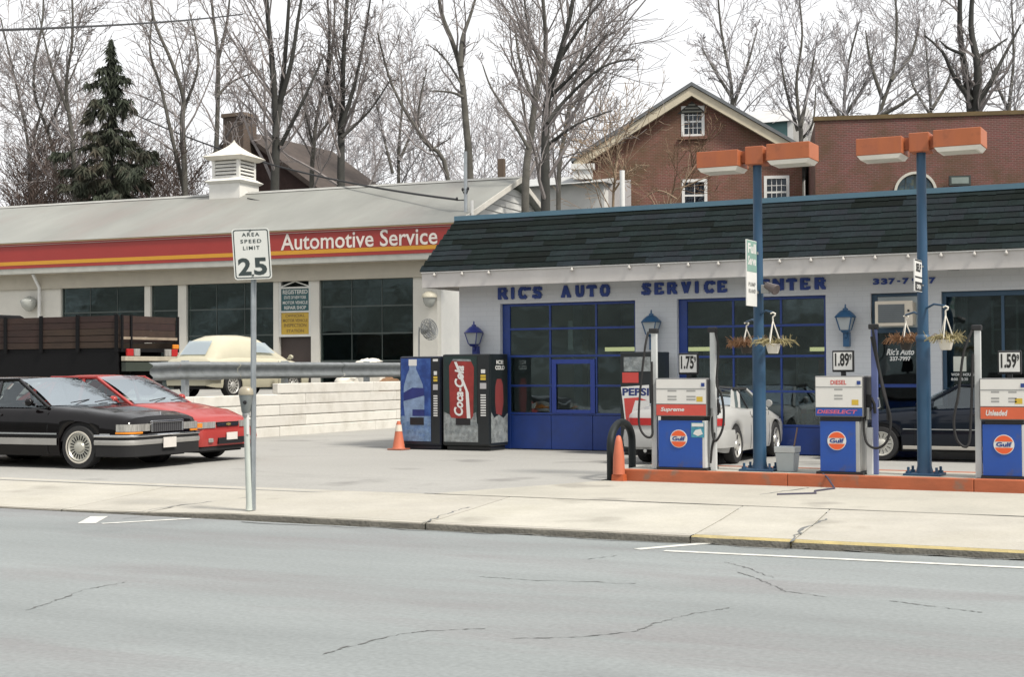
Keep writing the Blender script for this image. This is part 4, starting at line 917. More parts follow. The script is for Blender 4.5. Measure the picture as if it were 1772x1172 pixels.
part('lettering', text(MB(), '17', pc + fd * .0395 + V(0, 0, -.02) - xd * .011, xd * .022, V(0, 0, .04), bold=.02), signb, t, local=True) if False else None
# ------------------------------------------------------------------ vehicles
carglass = MG('car glass', (.5, .55, .55), 1.9); wsglass = MG('windshield glass', (.4, .45, .45), 7.0); tyre_m = M('tyre rubber', (.016, .016, .017), .8, var=.2); under = M('underbody', (.01, .01, .011), .9)
seat_m = M('grey seat cloth', (.12, .11, .11), .9); lamp_c = M('clear lamp', (.50, .49, .46), .18, .45, var=.45, vs=9, stretch=(1, 3, .4)); amber = M('amber lamp', (.65, .22, .02), .25); redlamp = M('red lamp', (.42, .02, .02), .2)
alloy = M('bright alloy', (.62, .61, .58), .3, .6, var=.08); whitewall = M('whitewall', (.62, .58, .5), .6); plate_m = M('number plate', (.66, .62, .58), .5)
def paint(name, col, rough=.25): return M(name, col, rough, var=.05, vs=1.5, coat=.55, spec=.03)
def lerpf(tab, x):
    if x <= tab[0][0]: return tab[0][1]
    for (a, za), (b, zb) in zip(tab[:-1], tab[1:]):
        if x <= b:
            t_ = (x - a) / (b - a); t_ = t_ * t_ * (3 - 2 * t_) * .5 + t_ * .5; return za + (zb - za) * t_
    return tab[-1][1]
def car(name, label, loc, rotz, c, pm):
    t = thing(name, label, 'car', loc, rotz); t.scale = (c.get('S', 1),) * 3; L, W, r = c['L'], c['W'], c['r']; h2 = L / 2
    xf = h2 - c['fo']; xr = xf - c['wb']; sill = c.get('sill', .2); Rr = r + .05
    T0 = lambda x: lerpf(c['top'], x)
    def wd(x): s_ = h2 - abs(x); return W / 2 * (1 - .13 * math.exp(-s_ / .05) - .055 * math.exp(-s_ / .45))
    def T(x): s_ = h2 - abs(x); return T0(x) - .05 * math.exp(-s_ / .035)
    def zb(x):
        z = sill + .06 * math.exp(-(h2 - abs(x)) / .15)
        for xa in (xf, xr):
            d_ = abs(x - xa)
            if d_ < Rr: z = max(z, r + math.sqrt(max(Rr * Rr - d_ * d_, 0)))
        return z
    st = set()
    for k in range(41): st.add(round(-h2 + L * k / 40, 3))
    for s_ in (0, .015, .04, .08, .14): st.add(round(h2 - s_, 3)); st.add(round(-h2 + s_, 3))
    for xa in (xf, xr):
        for k in range(-8, 9): st.add(round(xa + Rr * math.sin(k / 8 * math.pi / 2), 3))
        st.add(round(xa - Rr - .004, 3)); st.add(round(xa + Rr + .004, 3))
    st = sorted(x for x in st if -h2 <= x <= h2); rows = []
    for x in st:
        w_, tz, b_ = wd(x), T(x), zb(x); cr = c.get('crown', .035); m1 = tz - .15
        half = [(w_ * .955, b_), (w_ * .985, b_ + (m1 - b_) * .15), (w_, b_ + (m1 - b_) * .5), (w_ * .995, m1), (w_ * .965, tz - .07), (w_ * .90, tz - .02), (w_ * .78, tz + cr * .3), (w_ * .4, tz + cr * .85), (0, tz + cr)]
        rows.append([V(x, -y, z) for y, z in half] + [V(x, y, z) for y, z in half[-2::-1]])
    q = MB(); q.grid(rows); q.poly(rows[0]); q.poly(rows[-1][::-1])
    body = part('body', q, pm, t, smooth=38, local=True)
    q = MB(); q.box(-h2 + .12, h2 - .12, -W * .33, W * .33, sill - .03, .5); q.box(xr + Rr, xf - Rr, -W * .46, W * .46, sill - .015, sill + .1); part('underbody', q, under, t, local=True)
    q = MB()
    for xa in (xf, xr): q.box(xa - Rr - .03, xa + Rr + .03, -W * .475, W * .475, .42, r + Rr + .02)
    part('wheel_well', q, under, t, local=True)
    # panel gaps
    for sgn in (-1, 1):
        for xg in c.get('gaps', ()):
            zz = [zb(xg) + .02 + (T(xg) - .06 - zb(xg) - .02) * k / 5 for k in range(6)]
            part('door_gap', MB().tube([V(xg, sgn * (wd(xg) * (1.0 if 0 < k < 4 else .985) + .0005), z) for k, z in enumerate(zz)], .004, 4), black, body, local=True)
    def plan(end, xs_, yin, out, sgn):
        """plan points from the flank at xs_ round the corner to y=yin at the nose (end=1) or tail (end=-1)"""
        P = []; n = 7
        for k in range(n): s_ = (h2 - xs_) * (1 - k / (n - 1)) if False else None
        for k in range(n):
            x = xs_ + (h2 - .0 - xs_) * (1 - (1 - k / (n - 1)) ** 2); P.append((end * (x + out * (k / (n - 1))), sgn * (wd(x) + out)))
        yc = P[-1][1]
        for k in range(1, 7): P.append((end * (h2 + out), yc + (sgn * yin - yc) * k / 6))
        return P
    def band(nm, end, xs_, yin, z0, z1, out, mt, sgn, par=t, drop=0.0, label=None, bulge=0.0):
        P = plan(end, xs_, yin, out, sgn); Q = plan(end, xs_, yin, -.03, sgn)
        bl = lambda p: p
        n = len(P); zz0 = [z0 - drop * k / n for k in range(n)]; zz1 = [z1 - drop * k / n for k in range(n)]
        q = MB(); a = [V(x, y, z) for (x, y), z in zip(P, zz0)]; b = [V(x, y, z) for (x, y), z in zip(P, zz1)]
        a2 = [V(x, y, z) for (x, y), z in zip(Q, zz0)]; b2 = [V(x, y, z) for (x, y), z in zip(Q, zz1)]
        md = [V(p.x + end * bulge * (k / n), p.y + sgn * bulge * .5, (p.z + p2.z) / 2) for k, (p, p2) in enumerate(zip(a, b))]
        q.grid([a2, a, md, b, b2]); q.poly([a2[0], b2[0], b[0], md[0], a[0]]); q.poly([a[-1], md[-1], b[-1], b2[-1], a2[-1]])
        return part(nm, q, mt, par, smooth=50, local=True, label=label)
    # greenhouse
    xc, x0, x1, xd_, zr = c['xc'], c['x0'], c['x1'], c['xd'], c['zr']; wr = W / 2 * c.get('tumble', .70)
    rm = c.get('roofm', pm)
    yb = lambda x: wd(x) * .91
    if not c.get('open'):
        rows = []
        for i in range(7):
            u = i / 6; x = x1 + (x0 - x1) * u; e = .045 * (2 * u - 1) ** 4
            rows.append([V(x, wr * s_, zr - .055 * s_ ** 2 * abs(s_) - e + .0) for s_ in (-1, -.9, -.6, -.3, 0, .3, .6, .9, 1)])
        q = MB(); q.grid(rows); q.grid([[p - V(0, 0, .035) for p in rw] for rw in rows[::-1]])
        for a_, b_ in ((rows[0], 1), (rows[-1], -1)): q.grid([[p - V(0, 0, .035) for p in a_], a_])
        part('roof', q, rm, t, smooth=45, local=True)
        def glass_grid(xb_, xt_, nm, fw_, gm=None, k_=1.0, off=0.0):
            rows = []
            for j in range(5):
                v_ = j / 4; x = xb_ + (xt_ - xb_) * v_; v_ = .5 + (v_ - .5) * k_; x = xb_ + (xt_ - xb_) * v_; yy = ((yb(xb_) * .93) * (1 - v_) + wr * .95 * v_) * k_
                z = (T(xb_) + c.get('crown', .035) * .6) * (1 - v_) + (zr - .045) * v_
                rows.append([V(x + fw_ * off + fw_ * .13 * (1 - s_ * s_) * (1 - v_ * .45) - fw_ * .0, yy * s_, z + .035 * math.sin(math.pi * v_) + .03 * v_ * (1 - s_ * s_)) for s_ in (-1, -.66, -.33, 0, .33, .66, 1)])
            return part(nm, MB().grid(rows), gm or wsglass, t, smooth=80, local=True)
        glass_grid(xc, x0, 'windshield', 1); glass_grid(xd_, x1, 'rear_window', -1, k_=c.get('rw', 1.0), off=.01)
        if 'rw' in c: glass_grid(xd_, x1, 'hatch_panel', -1, pm)
        S_ = lambda xb_, xt_, sgn, o=0.0: (V(xb_, sgn * (yb(xb_) + o), T(xb_) - .015), V(xt_, sgn * (wr + o), zr - .06))
        for sgn in (-1, 1):
            edges = [(xc - .06, x0 - .03)] + c['pillars'] + [(xd_ + .1, x1 + .04)]
            for (ba, ta), (bb, tb) in zip(edges[:-1], edges[1:]):
                p, q_ = S_(ba, ta, sgn); p2, q2 = S_(bb, tb, sgn)
                part('side_window', MB().poly([p, p2, q2, q_] if sgn < 0 else [p2, p, q_, q2]), pm if c.get('sidem') else carglass, t, local=True)
                if c.get('sidem') and ba == edges[0][0]:
                    f_ = lambda u, v: p.lerp(p2, u).lerp(q_.lerp(q2, u), v) + V(0, sgn * .006, 0); part('quarter_window', MB().poly([f_(.35, .2), f_(.93, .2), f_(.93, .85), f_(.62, .85)]), wsglass, t, local=True)
            p, q_ = S_(xc, x0, sgn, .004); part('pillar', MB().bar(p, q_, .055, .045), pm, t, local=True, bevel=.01)
            for ba, ta in c['pillars']:
                p, q_ = S_(ba, ta, sgn, .008); part('pillar', MB().bar(p, q_, .05, .02, up=(0, sgn, 0)), c.get('bpm', black), t, local=True)
            cp = c.get('cp', .12)
            p, q_ = S_(xd_ + cp, x1 + cp, sgn, .01); p2, q2 = S_(xd_ - .05, x1 - .02, sgn, -.02)
            q = MB(); q.extr([p, q_, q2, p2] if sgn > 0 else [p2, q2, q_, p], (0, -sgn * .03, 0)); part('pillar', q, pm, t, local=True)
            P0 = [S_(xc, x0, sgn, .006)[1], S_(xd_, x1, sgn, .006)[1]]
            part('roof_rail', MB().bar(P0[0] + V(0, 0, .012), P0[1] + V(0, 0, .012), .04, .05), rm, t, local=True, bevel=.012)
        # wipers
        part('wiper', MB().tube([V(xc + .12, -.5, T(xc) + .06), V(xc + .02, .05, T(xc) + .1)], .009, 4).tube([V(xc + .14, .05, T(xc) + .06), V(xc + .02, .55, T(xc) + .09)], .009, 4), black, t, local=True)
    q = MB()
    q.box(xd_ + .2, xc - .05, -W * .42, W * .42, .3, .5)
    part('cabin_floor', q, under, t, local=True)
    for sy in (-1, 1):
        part('seat', MB().box(x0 - .55, x0 - .42, sy * W * .2 - .22, sy * W * .2 + .22, .5, zr - .42).box(x0 - .53, x0 - .44, sy * W * .2 - .12, sy * W * .2 + .12, zr - .4, zr - .2), seat_m, t, local=True, bevel=.04)
    part('seat', MB().box(x1 + .05, x1 + .25, -W * .38, W * .38, .5, zr - .4), seat_m, t, local=True, bevel=.04)
    part('dashboard', MB().box(xc - .3, xc - .02, -W * .4, W * .4, .5, T(xc) - .03), under, t, local=True, bevel=.03)
    # wheels
    for xa in (xf, xr):
        for sgn in (-1, 1):
            y = sgn * (W / 2 - .105); ax = V(0, sgn, 0); rr = c.get('rim', .62) * r
            wh = part('wheel', MB().lathe([(rr * .96, -.09), (r * .93, -.095), (r, -.07), (r, .07), (r * .95, .095), (rr * 1.03, .1), (rr * .97, .085)], (xa, y, r), ax, 32, cap=False), tyre_m, t, smooth=35, local=True)
            if c.get('ww'): part('whitewall_ring', MB().lathe([(rr * 1.01, .1012), (rr * 1.06, .1035), (rr * 1.13, .1012)], (xa, y, r), ax, 32, cap=False), whitewall, wh, local=True)
            part('rim', MB().lathe([(rr, .05), (rr, .09), (rr * .93, .096), (rr * .86, .075), (rr * .4, .07), (rr * .34, .09), (rr * .2, .1), (.001, .102)], (xa, y, r), ax, 32), c.get('rimm', alloy), wh, smooth=30, local=True)
            ns = c.get('slots', 16); q = MB()
            for k in range(ns):
                a_ = 2 * math.pi * k / ns; d_ = V(math.cos(a_), 0, math.sin(a_)); cen = V(xa, y, r) + ax * .076
                q.bar(cen + d_ * rr * .5, cen + d_ * rr * .82, rr * 1.5 / ns * c.get('slotw', 1), .008, up=ax)
            if ns > 10: part('rim_slots', q, under, wh, local=True, kind='stuff')
            else:
                for k in range(ns):
                    a_ = 2 * math.pi * k / ns; d_ = V(math.cos(a_), 0, math.sin(a_)); cen = V(xa, y, r) + ax * .076
                    part('rim_slot', MB().bar(cen + d_ * rr * .5, cen + d_ * rr * .82, rr * 1.5 / ns * c.get('slotw', 1), .008, up=ax), under, wh, local=True)
    # mirrors
    for sgn in (-1, 1):
        xm = xc - .28; p = V(xm, sgn * (wd(xm) * .93), T(xm) + .03)
        part('mirror', MB().lathe([(.02, .06), (.05, .04), (.066, -.02), (.06, -.04), (.001, -.042)], p + V(0, sgn * .11, .045), (1, 0, .1), 12).tube([p, p + V(0, sgn * .1, .03)], .025, 6), c.get('mirm', pm), t, smooth=60, local=True)
    # flank trim and handles
    for sgn in (-1, 1):
        for (za, zb_, mt, nm) in c.get('trim', ()):
            for a_, b_ in ((xr + Rr + .03, xf - Rr - .03), (xf + Rr + .02, h2 - .35), (-h2 + .35, xr - Rr - .02)):
                if b_ - a_ < .08: continue
                Xs = [a_ + (b_ - a_) * k / 8 for k in range(9)]; q = MB()
                q.grid([[V(x, sgn * (wd(x) - .01), za) for x in Xs], [V(x, sgn * (wd(x) + .014), za + .006) for x in Xs], [V(x, sgn * (wd(x) + .014), zb_ - .006) for x in Xs], [V(x, sgn * (wd(x) - .01), zb_) for x in Xs]])
                part(nm, q, mt, t, smooth=30, local=True)
        for xh in c.get('handles', ()):
            zz = T(xh) - .13; part('door_handle', MB().box(xh - .09, xh + .09, sgn * (wd(xh) * .995), sgn * (wd(xh) * .995 + .022), zz - .02, zz + .02), c.get('hm', black), t, local=True, bevel=.008)
    return t, band, dict(h2=h2, wd=wd, T=T)
def place(cfg, heading, contact, wheel):
    """car centre from the ground contact of one wheel; wheel=(front 1/rear -1, side: -1 right, 1 left)"""
    h2 = cfg['L'] / 2; xf = h2 - cfg['fo']; lx = xf if wheel[0] > 0 else xf - cfg['wb']; ly = wheel[1] * (cfg['W'] / 2 - .1) * cfg.get('S', 1); lx *= cfg.get('S', 1)
    ca, sa = math.cos(heading), math.sin(heading)
    return (contact.x - (lx * ca - ly * sa), contact.y - (lx * sa + ly * ca), contact.z)
def stand(p): return V(p.x, p.y, gz(p.y) + .001)
# --- black sedan
bp = paint('black maroon car paint', (.004, .003, .0035), .2)
C1 = dict(S=1.045, L=5.0, W=1.88, wb=2.81, fo=.94, r=.335, sill=.2, top=[(-2.5, .78), (-2.4, .93), (-1.6, .99), (-.7, .96), (.9, .95), (1.3, .92), (2.1, .84), (2.42, .78), (2.5, .70)], xc=.92, x0=.18, x1=-1.05, xd=-1.62, zr=1.42,
          pillars=[(-.15, -.18), (-.95, -.85)], gaps=(.95, -.15, -1.05), trim=((.52, .555, chrome, 'chrome_strip'), (.36, .47, M('silver flank trim', (.42, .41, .39), .4, .5), 'flank_trim')), ww=True, slots=20, rim=.66, rimm=M('silver wheel cover', (.55, .54, .48), .35, .5), handles=(-.05, -.9), cp=.22, tumble=.72)
hd = R(3); pos = place(C1, hd, stand(onz(143, 812, gz(18))), (1, -1))
t, band, K = car('parked_car', 'black sedan with whitewall tyres and chrome grille beside the red car', pos, hd, C1, bp)
h2 = K['h2']
for s_ in (-1, 1):
    band('bumper', 1, h2 - .62, 0.0, .495, .53, .04, chrome, s_, bulge=.012); band('bumper', 1, h2 - .62, .0, .375, .45, .035, M('silver bumper', (.40, .39, .37), .4, .4), s_, bulge=.015)
    band('bumper_valance', 1, h2 - .6, .0, .2, .494, .028, under, s_)
    band('headlight', 1, h2 - .24, .42, .58, .69, .012, lamp_c, s_); band('turn_lamp', 1, h2 - .25, .6, .545, .575, .014, amber, s_)
    band('taillight', -1, h2 - .12, .3, .62, .78, .012, redlamp, s_); band('bumper', -1, h2 - .5, 0, .38, .55, .04, chrome, s_)
part('grille', MB().box(h2 - .02, h2 + .012, -.37, .37, .56, .70), M('grille mesh', (.05, .05, .055), .4), t, local=True)
for k in range(15): part('grille_bar', MB().box(h2 + .0125, h2 + .022, -.36 + k * .05, -.345 + k * .05, .565, .695), M('grille grey bar', (.22, .22, .23), .3, .8), t, local=True)
q = MB(); q.box(h2 + .0, h2 + .035, -.4, .4, .7005, .735); q.box(h2, h2 + .03, -.4, -.3705, .56, .70); q.box(h2, h2 + .03, .3705, .4, .56, .70); part('grille_surround', q, chrome, t, local=True, bevel=.008)
part('license_plate', MB().box(h2 + .06, h2 + .07, -.16, .16, .31, .47), plate_m, t, local=True)
part('hood_ornament', MB().lathe([(.02, 0), (.012, .02), (.008, .07), (.001, .08)], (h2 - .12, 0, .79), n=8), chrome, t, local=True)
# --- red sedan
rp = paint('red car paint', (.36, .05, .045), .28)
C2 = dict(S=1.07, L=4.55, W=1.72, wb=2.6, fo=.85, r=.30, sill=.19, top=[(-2.27, .80), (-2.1, .95), (-1.55, .98), (-.6, .96), (.75, .95), (1.1, .93), (1.8, .83), (2.12, .72), (2.27, .62)], xc=.98, x0=.14, x1=-.85, xd=-1.5, zr=1.43,
          pillars=[(-.12, -.14), (-.85, -.72)], gaps=(.9, -.12, -.95), handles=(-.02, -.8), hm=rp, tumble=.72, slots=7, rim=.6, bpm=rp, cp=.2)
hd = R(3); pos = place(C2, hd, stand(onz(366, 792, gz(21))), (1, 1))
t, band, K = car('parked_car', 'red compact sedan with amber headlamp corners, beside the black sedan', pos, hd, C2, rp); h2 = K['h2']
for s_ in (-1, 1):
    band('headlight', 1, h2 - .32, .34, .56, .66, .012, lamp_c, s_, drop=-.0); band('turn_lamp', 1, h2 - .36, .70, .575, .645, .016, amber, s_)
    band('bumper', 1, h2 - .5, 0, .27, .52, .05, rp, s_, bulge=.03); band('bumper_valance', 1, h2 - .4, 0, .2, .265, .035, under, s_)
    part('fog_lamp', MB().box(h2 + .05, h2 + .088, s_ * .55 - .06, s_ * .55 + .06, .33, .40), lamp_c, t, local=True, bevel=.015)
    band('taillight', -1, h2 - .15, .35, .62, .76, .012, redlamp, s_); band('bumper', -1, h2 - .5, 0, .27, .54, .05, rp, s_)
part('grille', MB().box(h2 - .01, h2 + .016, -.3, .3, .575, .65), black, t, local=True)
part('grille_bar', MB().box(h2 + .0165, h2 + .024, -.29, .29, .606, .616), chrome, t, local=True)
part('emblem', MB().box(h2 + .0245, h2 + .03, -.06, .06, .598, .624).box(h2 + .0305, h2 + .032, -.025, .025, .588, .634), M('emblem gold', (.5, .38, .15), .3, .7), t, local=True)
part('air_intake', MB().box(h2 + .06, h2 + .092, -.36, .36, .30, .40), black, t, local=True)
part('license_plate', MB().box(h2 + .094, h2 + .1, -.15, .15, .36, .48), plate_m, t, local=True)
# --- silver convertible seen from behind
sp = paint('silver car paint', (.42, .42, .41), .3)
C3 = dict(L=4.1, W=1.72, wb=2.42, fo=.8, r=.31, sill=.2, top=[(-2.05, .72), (-1.95, .90), (-1.2, .96), (-.5, .92), (.6, .90), (1.0, .86), (1.7, .74), (2.05, .6)], xc=.85, x0=.2, x1=-.55, xd=-1.15, zr=1.29, pillars=[(-.35, -.32)], gaps=(.75, -.4), tumble=.68, slots=5, slotw=.55, rim=.68,
          roofm=M('black soft top', (.02, .022, .024), .85), cp=.35, handles=(-.28,), hm=sp)
hd = R(91.5); pos = place(C3, hd, stand(onz(1268, 803, gz(24))), (-1, -1))
t, band, K = car('parked_car', 'silver coupe with black soft top facing the second garage door', pos, hd, C3, sp); h2 = K['h2']
for s_ in (-1, 1):
    band('taillight', -1, h2 - .2, .3, .66, .78, .012, redlamp, s_); band('bumper', -1, h2 - .55, 0, .3, .58, .06, sp, s_, bulge=.035); band('headlight', 1, h2 - .3, .4, .5, .58, .01, lamp_c, s_)
part('license_plate', MB().box(-h2 - .012, -h2 - .002, -.16, .16, .62, .74), plate_m, t, local=True)
part('exhaust', MB().tube([V(-h2 - .06, .45, .24), V(-h2 + .3, .45, .24)], .03, 10), chrome, t, local=True)
# --- navy hatchback by the wall
np_ = paint('navy car paint', (.006, .009, .016), .22)
C4 = dict(L=4.3, W=1.66, wb=2.45, fo=.85, r=.295, sill=.19, top=[(-2.15, .78), (-2.0, .92), (-1.0, .96), (.7, .90), (1.2, .86), (1.9, .76), (2.15, .64)], xc=.72, x0=.05, x1=-1.2, xd=-1.75, zr=1.34, pillars=[(-.35, -.38), (-1.15, -1.1)], gaps=(.72, -.4),
          trim=((.54, .562, grey_metal, 'rub_strip'), (.21, .27, M('silver sill trim', (.4, .38, .34), .5), 'sill_trim')), slots=14, slotw=.4, rim=.72, rimm=M('pale wheel cover', (.58, .57, .52), .4, .2), tumble=.74, handles=(-.28,))
hd = R(180); pos = place(C4, hd, stand(onz(1527, 797, gz(24.5))), (1, 1))
t, band, K = car('parked_car', 'dark navy hatchback parked along the office front behind the pumps', pos, hd, C4, np_); h2 = K['h2']
for s_ in (-1, 1):
    band('headlight', 1, h2 - .2, .4, .54, .64, .012, lamp_c, s_); band('bumper', 1, h2 - .5, 0, .28, .5, .05, black, s_); band('bumper', -1, h2 - .5, 0, .28, .5, .05, black, s_); band('taillight', -1, h2 - .15, .35, .6, .76, .012, redlamp, s_)
# ------------------------------------------------------------------ raised lot behind the white timber wall
LZ = 1.02; XW = (onz(445, 760, gz(28)).x + onz(690, 739, gz(34)).x) / 2
YE = onx(480, 660, XW).y
mb = MB(); mb.grid([[(x, y, LZ) for x in (-90, -50, XW - .3)] for y in (19.5, 30, 43)]); mb.grid([[(XW - .3, 19.5, 0), (XW - .3, 43, 0)], [(XW - .3, 19.5, LZ), (XW - .3, 43, LZ)]]); mb.grid([[(-90, 19.5, 0), (XW - .3, 19.5, 0)], [(-90, 19.5, LZ), (XW - .3, 19.5, LZ)]])
structure('raised_lot', mb, lotmat)
rw = thing('retaining_wall', 'low white painted timber retaining wall behind the drink machines', 'wall', (XW, YE, gz(28)))
timb = M('white painted timber', (.66, .64, .59), .7, var=.08, vs=3, bump=.1, bs=12, stain=(.44, .41, .35), sfac=.6, ss=1.6, rnd=.05)
ztop = ony(600, 661, onx(600, 661, XW).y).z; zl = onx(400, 687, XW).z; z = gz(28) - .02; nC = 5; ch = (ztop - z) / nC
for k in range(nC):
    y0 = 21.0 if k < nC - 1 else YE; z0 = z + k * ch; z1 = z0 + ch - .012; y = y0 + (k % 2) * 1.1 * (k < nC - 1)
    segs = ([(y0, y)] if y > y0 else [])
    while y < 39: segs.append((y, min(y + 4.4, 39))); y += 4.4
    for a, b in segs:
        part('timber', MB().box(XW - .16, XW + random.uniform(-.008, .008) + (.012 if k == nC - 1 else 0), a + .004, b - .004, z0, z1), timb, rw, bevel=.022)
# guard rail
XR = XW - .42
gr = thing('guard_rail', 'galvanised steel guard rail along the top of the timber wall', 'guard rail', (XR, YE, LZ))
rt_, rb_ = onx(500, 627, XR).z, onx(500, 655, XR).z
sec = [(0, 0), (.05, .06), (.12, .14), (.12, .22), (.03, .38), (.03, .62), (.12, .78), (.12, .86), (.05, .94), (0, 1)]
ys_ = onx(300, 640, XR).y
for a, b in ((onx(252, 640, XR).y, ys_), (ys_ + .01, 28.5), (28.52, 33), (33.02, 37.5)):
    dz_ = lambda y: -.03 * max(0, (ys_ - y) / 1.3)
    q = MB(); q.grid([[V(XR + .09 + o_, y, rb_ + (rt_ - rb_) * v_ + dz_(y)) for o_, v_ in sec] for y in (a, b)]); q.grid([[V(XR + .086 + o_, y, rb_ + (rt_ - rb_) * v_ + dz_(y)) for o_, v_ in sec] for y in (b, a)]); part('beam', q, M('weathered rail steel', (.26, .28, .29), .5, .5, var=.2, vs=5, stain=(.16, .17, .17), sfac=.5, ss=3), gr, smooth=40)
for px in (320, 492, 634):
    y = onx(px, 640, XR).y; part('rail_post', MB().box(XR - .06, XR + .07, y - .07, y + .07, LZ - .0, rt_ + .03), galv, gr, bevel=.01)
# cream car on the raised lot
cp_ = paint('cream car paint', (.52, .49, .375), .35)
C5 = dict(L=3.9, W=1.56, wb=2.3, fo=.75, r=.30, sill=.24, top=[(-1.95, .80), (-1.85, .95), (-.9, 1.0), (.4, .98), (.8, .95), (1.3, .9), (1.7, .82), (1.95, .72)], xc=1.3, x0=.2, x1=-1.0, xd=-1.55, zr=1.55, open=True, pillars=[(-.1, -.2)], gaps=(.6, -.45), tumble=.76, slots=12, rim=.7, cp=1.25, rw=.74, bpm=cp_)
hd = R(86); rc = atD(362, 640, 35.5); ca, sa = math.cos(hd), math.sin(hd); lx, ly = -1.95, -.75
pos = (rc.x - (lx * ca - ly * sa), rc.y - (lx * sa + ly * ca), LZ + .001)
t, band, K = car('parked_car', 'old cream coupe with red tail panel behind the guard rail', pos, hd, C5, cp_); h2 = K['h2']
for s_ in (-1, 1):
    band('tail_panel', -1, h2 - .06, 0, .72, .84, .015, M('red tail panel', (.42, .05, .04), .35), s_); band('chrome_strip', -1, h2 - .06, 0, .845, .885, .02, chrome, s_); band('bumper', -1, h2 - .4, 0, .44, .54, .06, chrome, s_)
prof = [(-1.78, .93, .6), (-1.6, 1.2, .66), (-1.35, 1.44, .66), (-1.0, 1.54, .66), (-.4, 1.56, .66), (.15, 1.52, .65), (.5, 1.38, .64), (.9, 1.16, .63), (1.3, .97, .6), (1.6, .86, .55)]
rows = []
for x, zt2, w2 in prof:
    zb2 = .80 if x < 1.2 else .74; rows.append([V(x, w2 * math.copysign(abs(math.cos(a_)) ** .55, math.cos(a_)) * (1.08 - .13 * math.sin(a_)), zb2 + (zt2 - zb2) * abs(math.sin(a_)) ** .7) for a_ in [math.pi * k / 16 for k in range(17)]])
q = MB(); q.grid(rows); q.poly(rows[0]); q.poly(rows[-1][::-1]); part('cabin', q, cp_, t, smooth=70, local=True)
part('rear_window', MB().poly([V(-1.72, -.42, 1.06), V(-1.72, .42, 1.06), V(-1.43, .38, 1.40), V(-1.43, -.38, 1.40)]), wsglass, t, local=True)
part('quarter_window', MB().poly([V(-.25, -.735, 1.12), V(.55, -.70, 1.1), V(.2, -.655, 1.36), V(-.15, -.665, 1.38)]), wsglass, t, local=True)
# stake-sided truck
wood = M('weathered brown boards', (.035, .018, .012), .85, var=.35, vs=4, bump=.3, bs=20, rnd=.25, stretch=(.3, 1, 1))
tk = atD(207, 640, 38.5)
t = thing('stake_truck', 'dark truck with brown wooden sides parked before the service station', 'truck', (tk.x, tk.y, LZ + .001)); TW, TL = 2.25, 7.2
zs0, zs1 = atD(120, 603, 38.5).z - LZ, atD(120, 546, 38.5).z - LZ
tkb = M('truck black', (.004, .004, .005), .7, spec=.2)
part('bed', MB().box(-5.4, 0, 0, TW, zs0 - .1, zs0 - .001), tkb, t, local=True)
nb = 5; bh = (zs1 - zs0) / nb
for k in range(nb):
    for a, b in ((-5.4, -2.72), (-2.7, -.03)): part('side_board', MB().box(a, b, -.03, .02, zs0 + k * bh + .006, zs0 + (k + 1) * bh - .006 + random.uniform(-.006, .006)), wood, t, local=True)
    part('side_board', MB().box(-5.4, -.03, TW - .02, TW + .03, zs0 + k * bh + .006, zs0 + (k + 1) * bh - .006), wood, t, local=True)
part('gap_backing', MB().box(-5.4, -.03, .0205, .035, zs0, zs1 - .02), tkb, t, local=True)  # dark sheet added behind the boards to stop brightness showing through the gaps
zg = zs0 + .30
for k in range(3): part('tailgate_board', MB().box(-.02, .03, .12, TW - .08, zg + k * (zs1 - zg) / 3 + .006, zg + (k + 1) * (zs1 - zg) / 3 - .006), wood, t, local=True)
for x in (-5.3, -4.0, -2.7, -1.4, -.06): part('stake', MB().box(x - .05, x + .05, -.075, -.031, zs0 - .1, zs1 + .03), tkb, t, local=True)
for y in (.0, .35, TW - .02): part('stake', MB().box(.031, .07, y, y + .07, zs0 - .1, zs1 + .02), tkb, t, local=True)
part('tailgate_edge', MB().box(-.02, .06, .04, TW, zg - .07, zg - .001), M('bare board edge', (.3, .24, .18), .8, var=.3), t, local=True)
part('chassis', MB().box(-7.0, -.1, .5, .62, .65, zs0 - .101).box(-7.0, -.1, TW - .62, TW - .5, .65, zs0 - .101).box(-5.3, -.05, .0, .05, .5, zs0 - .101), tkb, t, local=True)
part('rear_bumper', MB().box(.05, .2, .0, TW, .93, 1.05), M('dirty white bumper', (.42, .38, .3), .6, var=.3), t, local=True, bevel=.01)
part('bumper_step', MB().box(.02, .17, .05, TW - .05, .66, .9), M('dark green plate', (.03, .04, .03), .6), t, local=True)
for y0, ms_ in ((.12, (redlamp, lamp_c)), (TW - .62, (lamp_c, redlamp))):
    for i, mt in enumerate(ms_): part('tail_lamp', MB().box(.1, .16, y0 + i * .26, y0 + i * .26 + .24, .1 + .96, 1.25), mt, t, local=True, bevel=.01)
part('marker_lamp', MB().box(.1, .16, TW - .3, TW - .06, 1.26, 1.38), amber, t, local=True, bevel=.02)
part('cab', MB().box(-7.2, -5.5, .05, TW - .05, .55, 2.3).box(-8.0, -7.2, .2, TW - .2, .55, 1.5), tkb, t, local=True, bevel=.12)
for x in (-.9, -1.9, -7.1):
    for y in (.16, TW - .16):
        wl_ = part('wheel', MB().lathe([(.25, -.13), (.46, -.14), (.49, -.1), (.49, .1), (.46, .14), (.25, .13)], (x, y, .49), (0, 1, 0), 24), tyre_m, t, smooth=35, local=True)
        part('rim', MB().lathe([(.25, .0), (.22, .1), (.001, .1)], (x, y, .49), (0, -1, 0), 16), grey_metal, wl_, local=True)
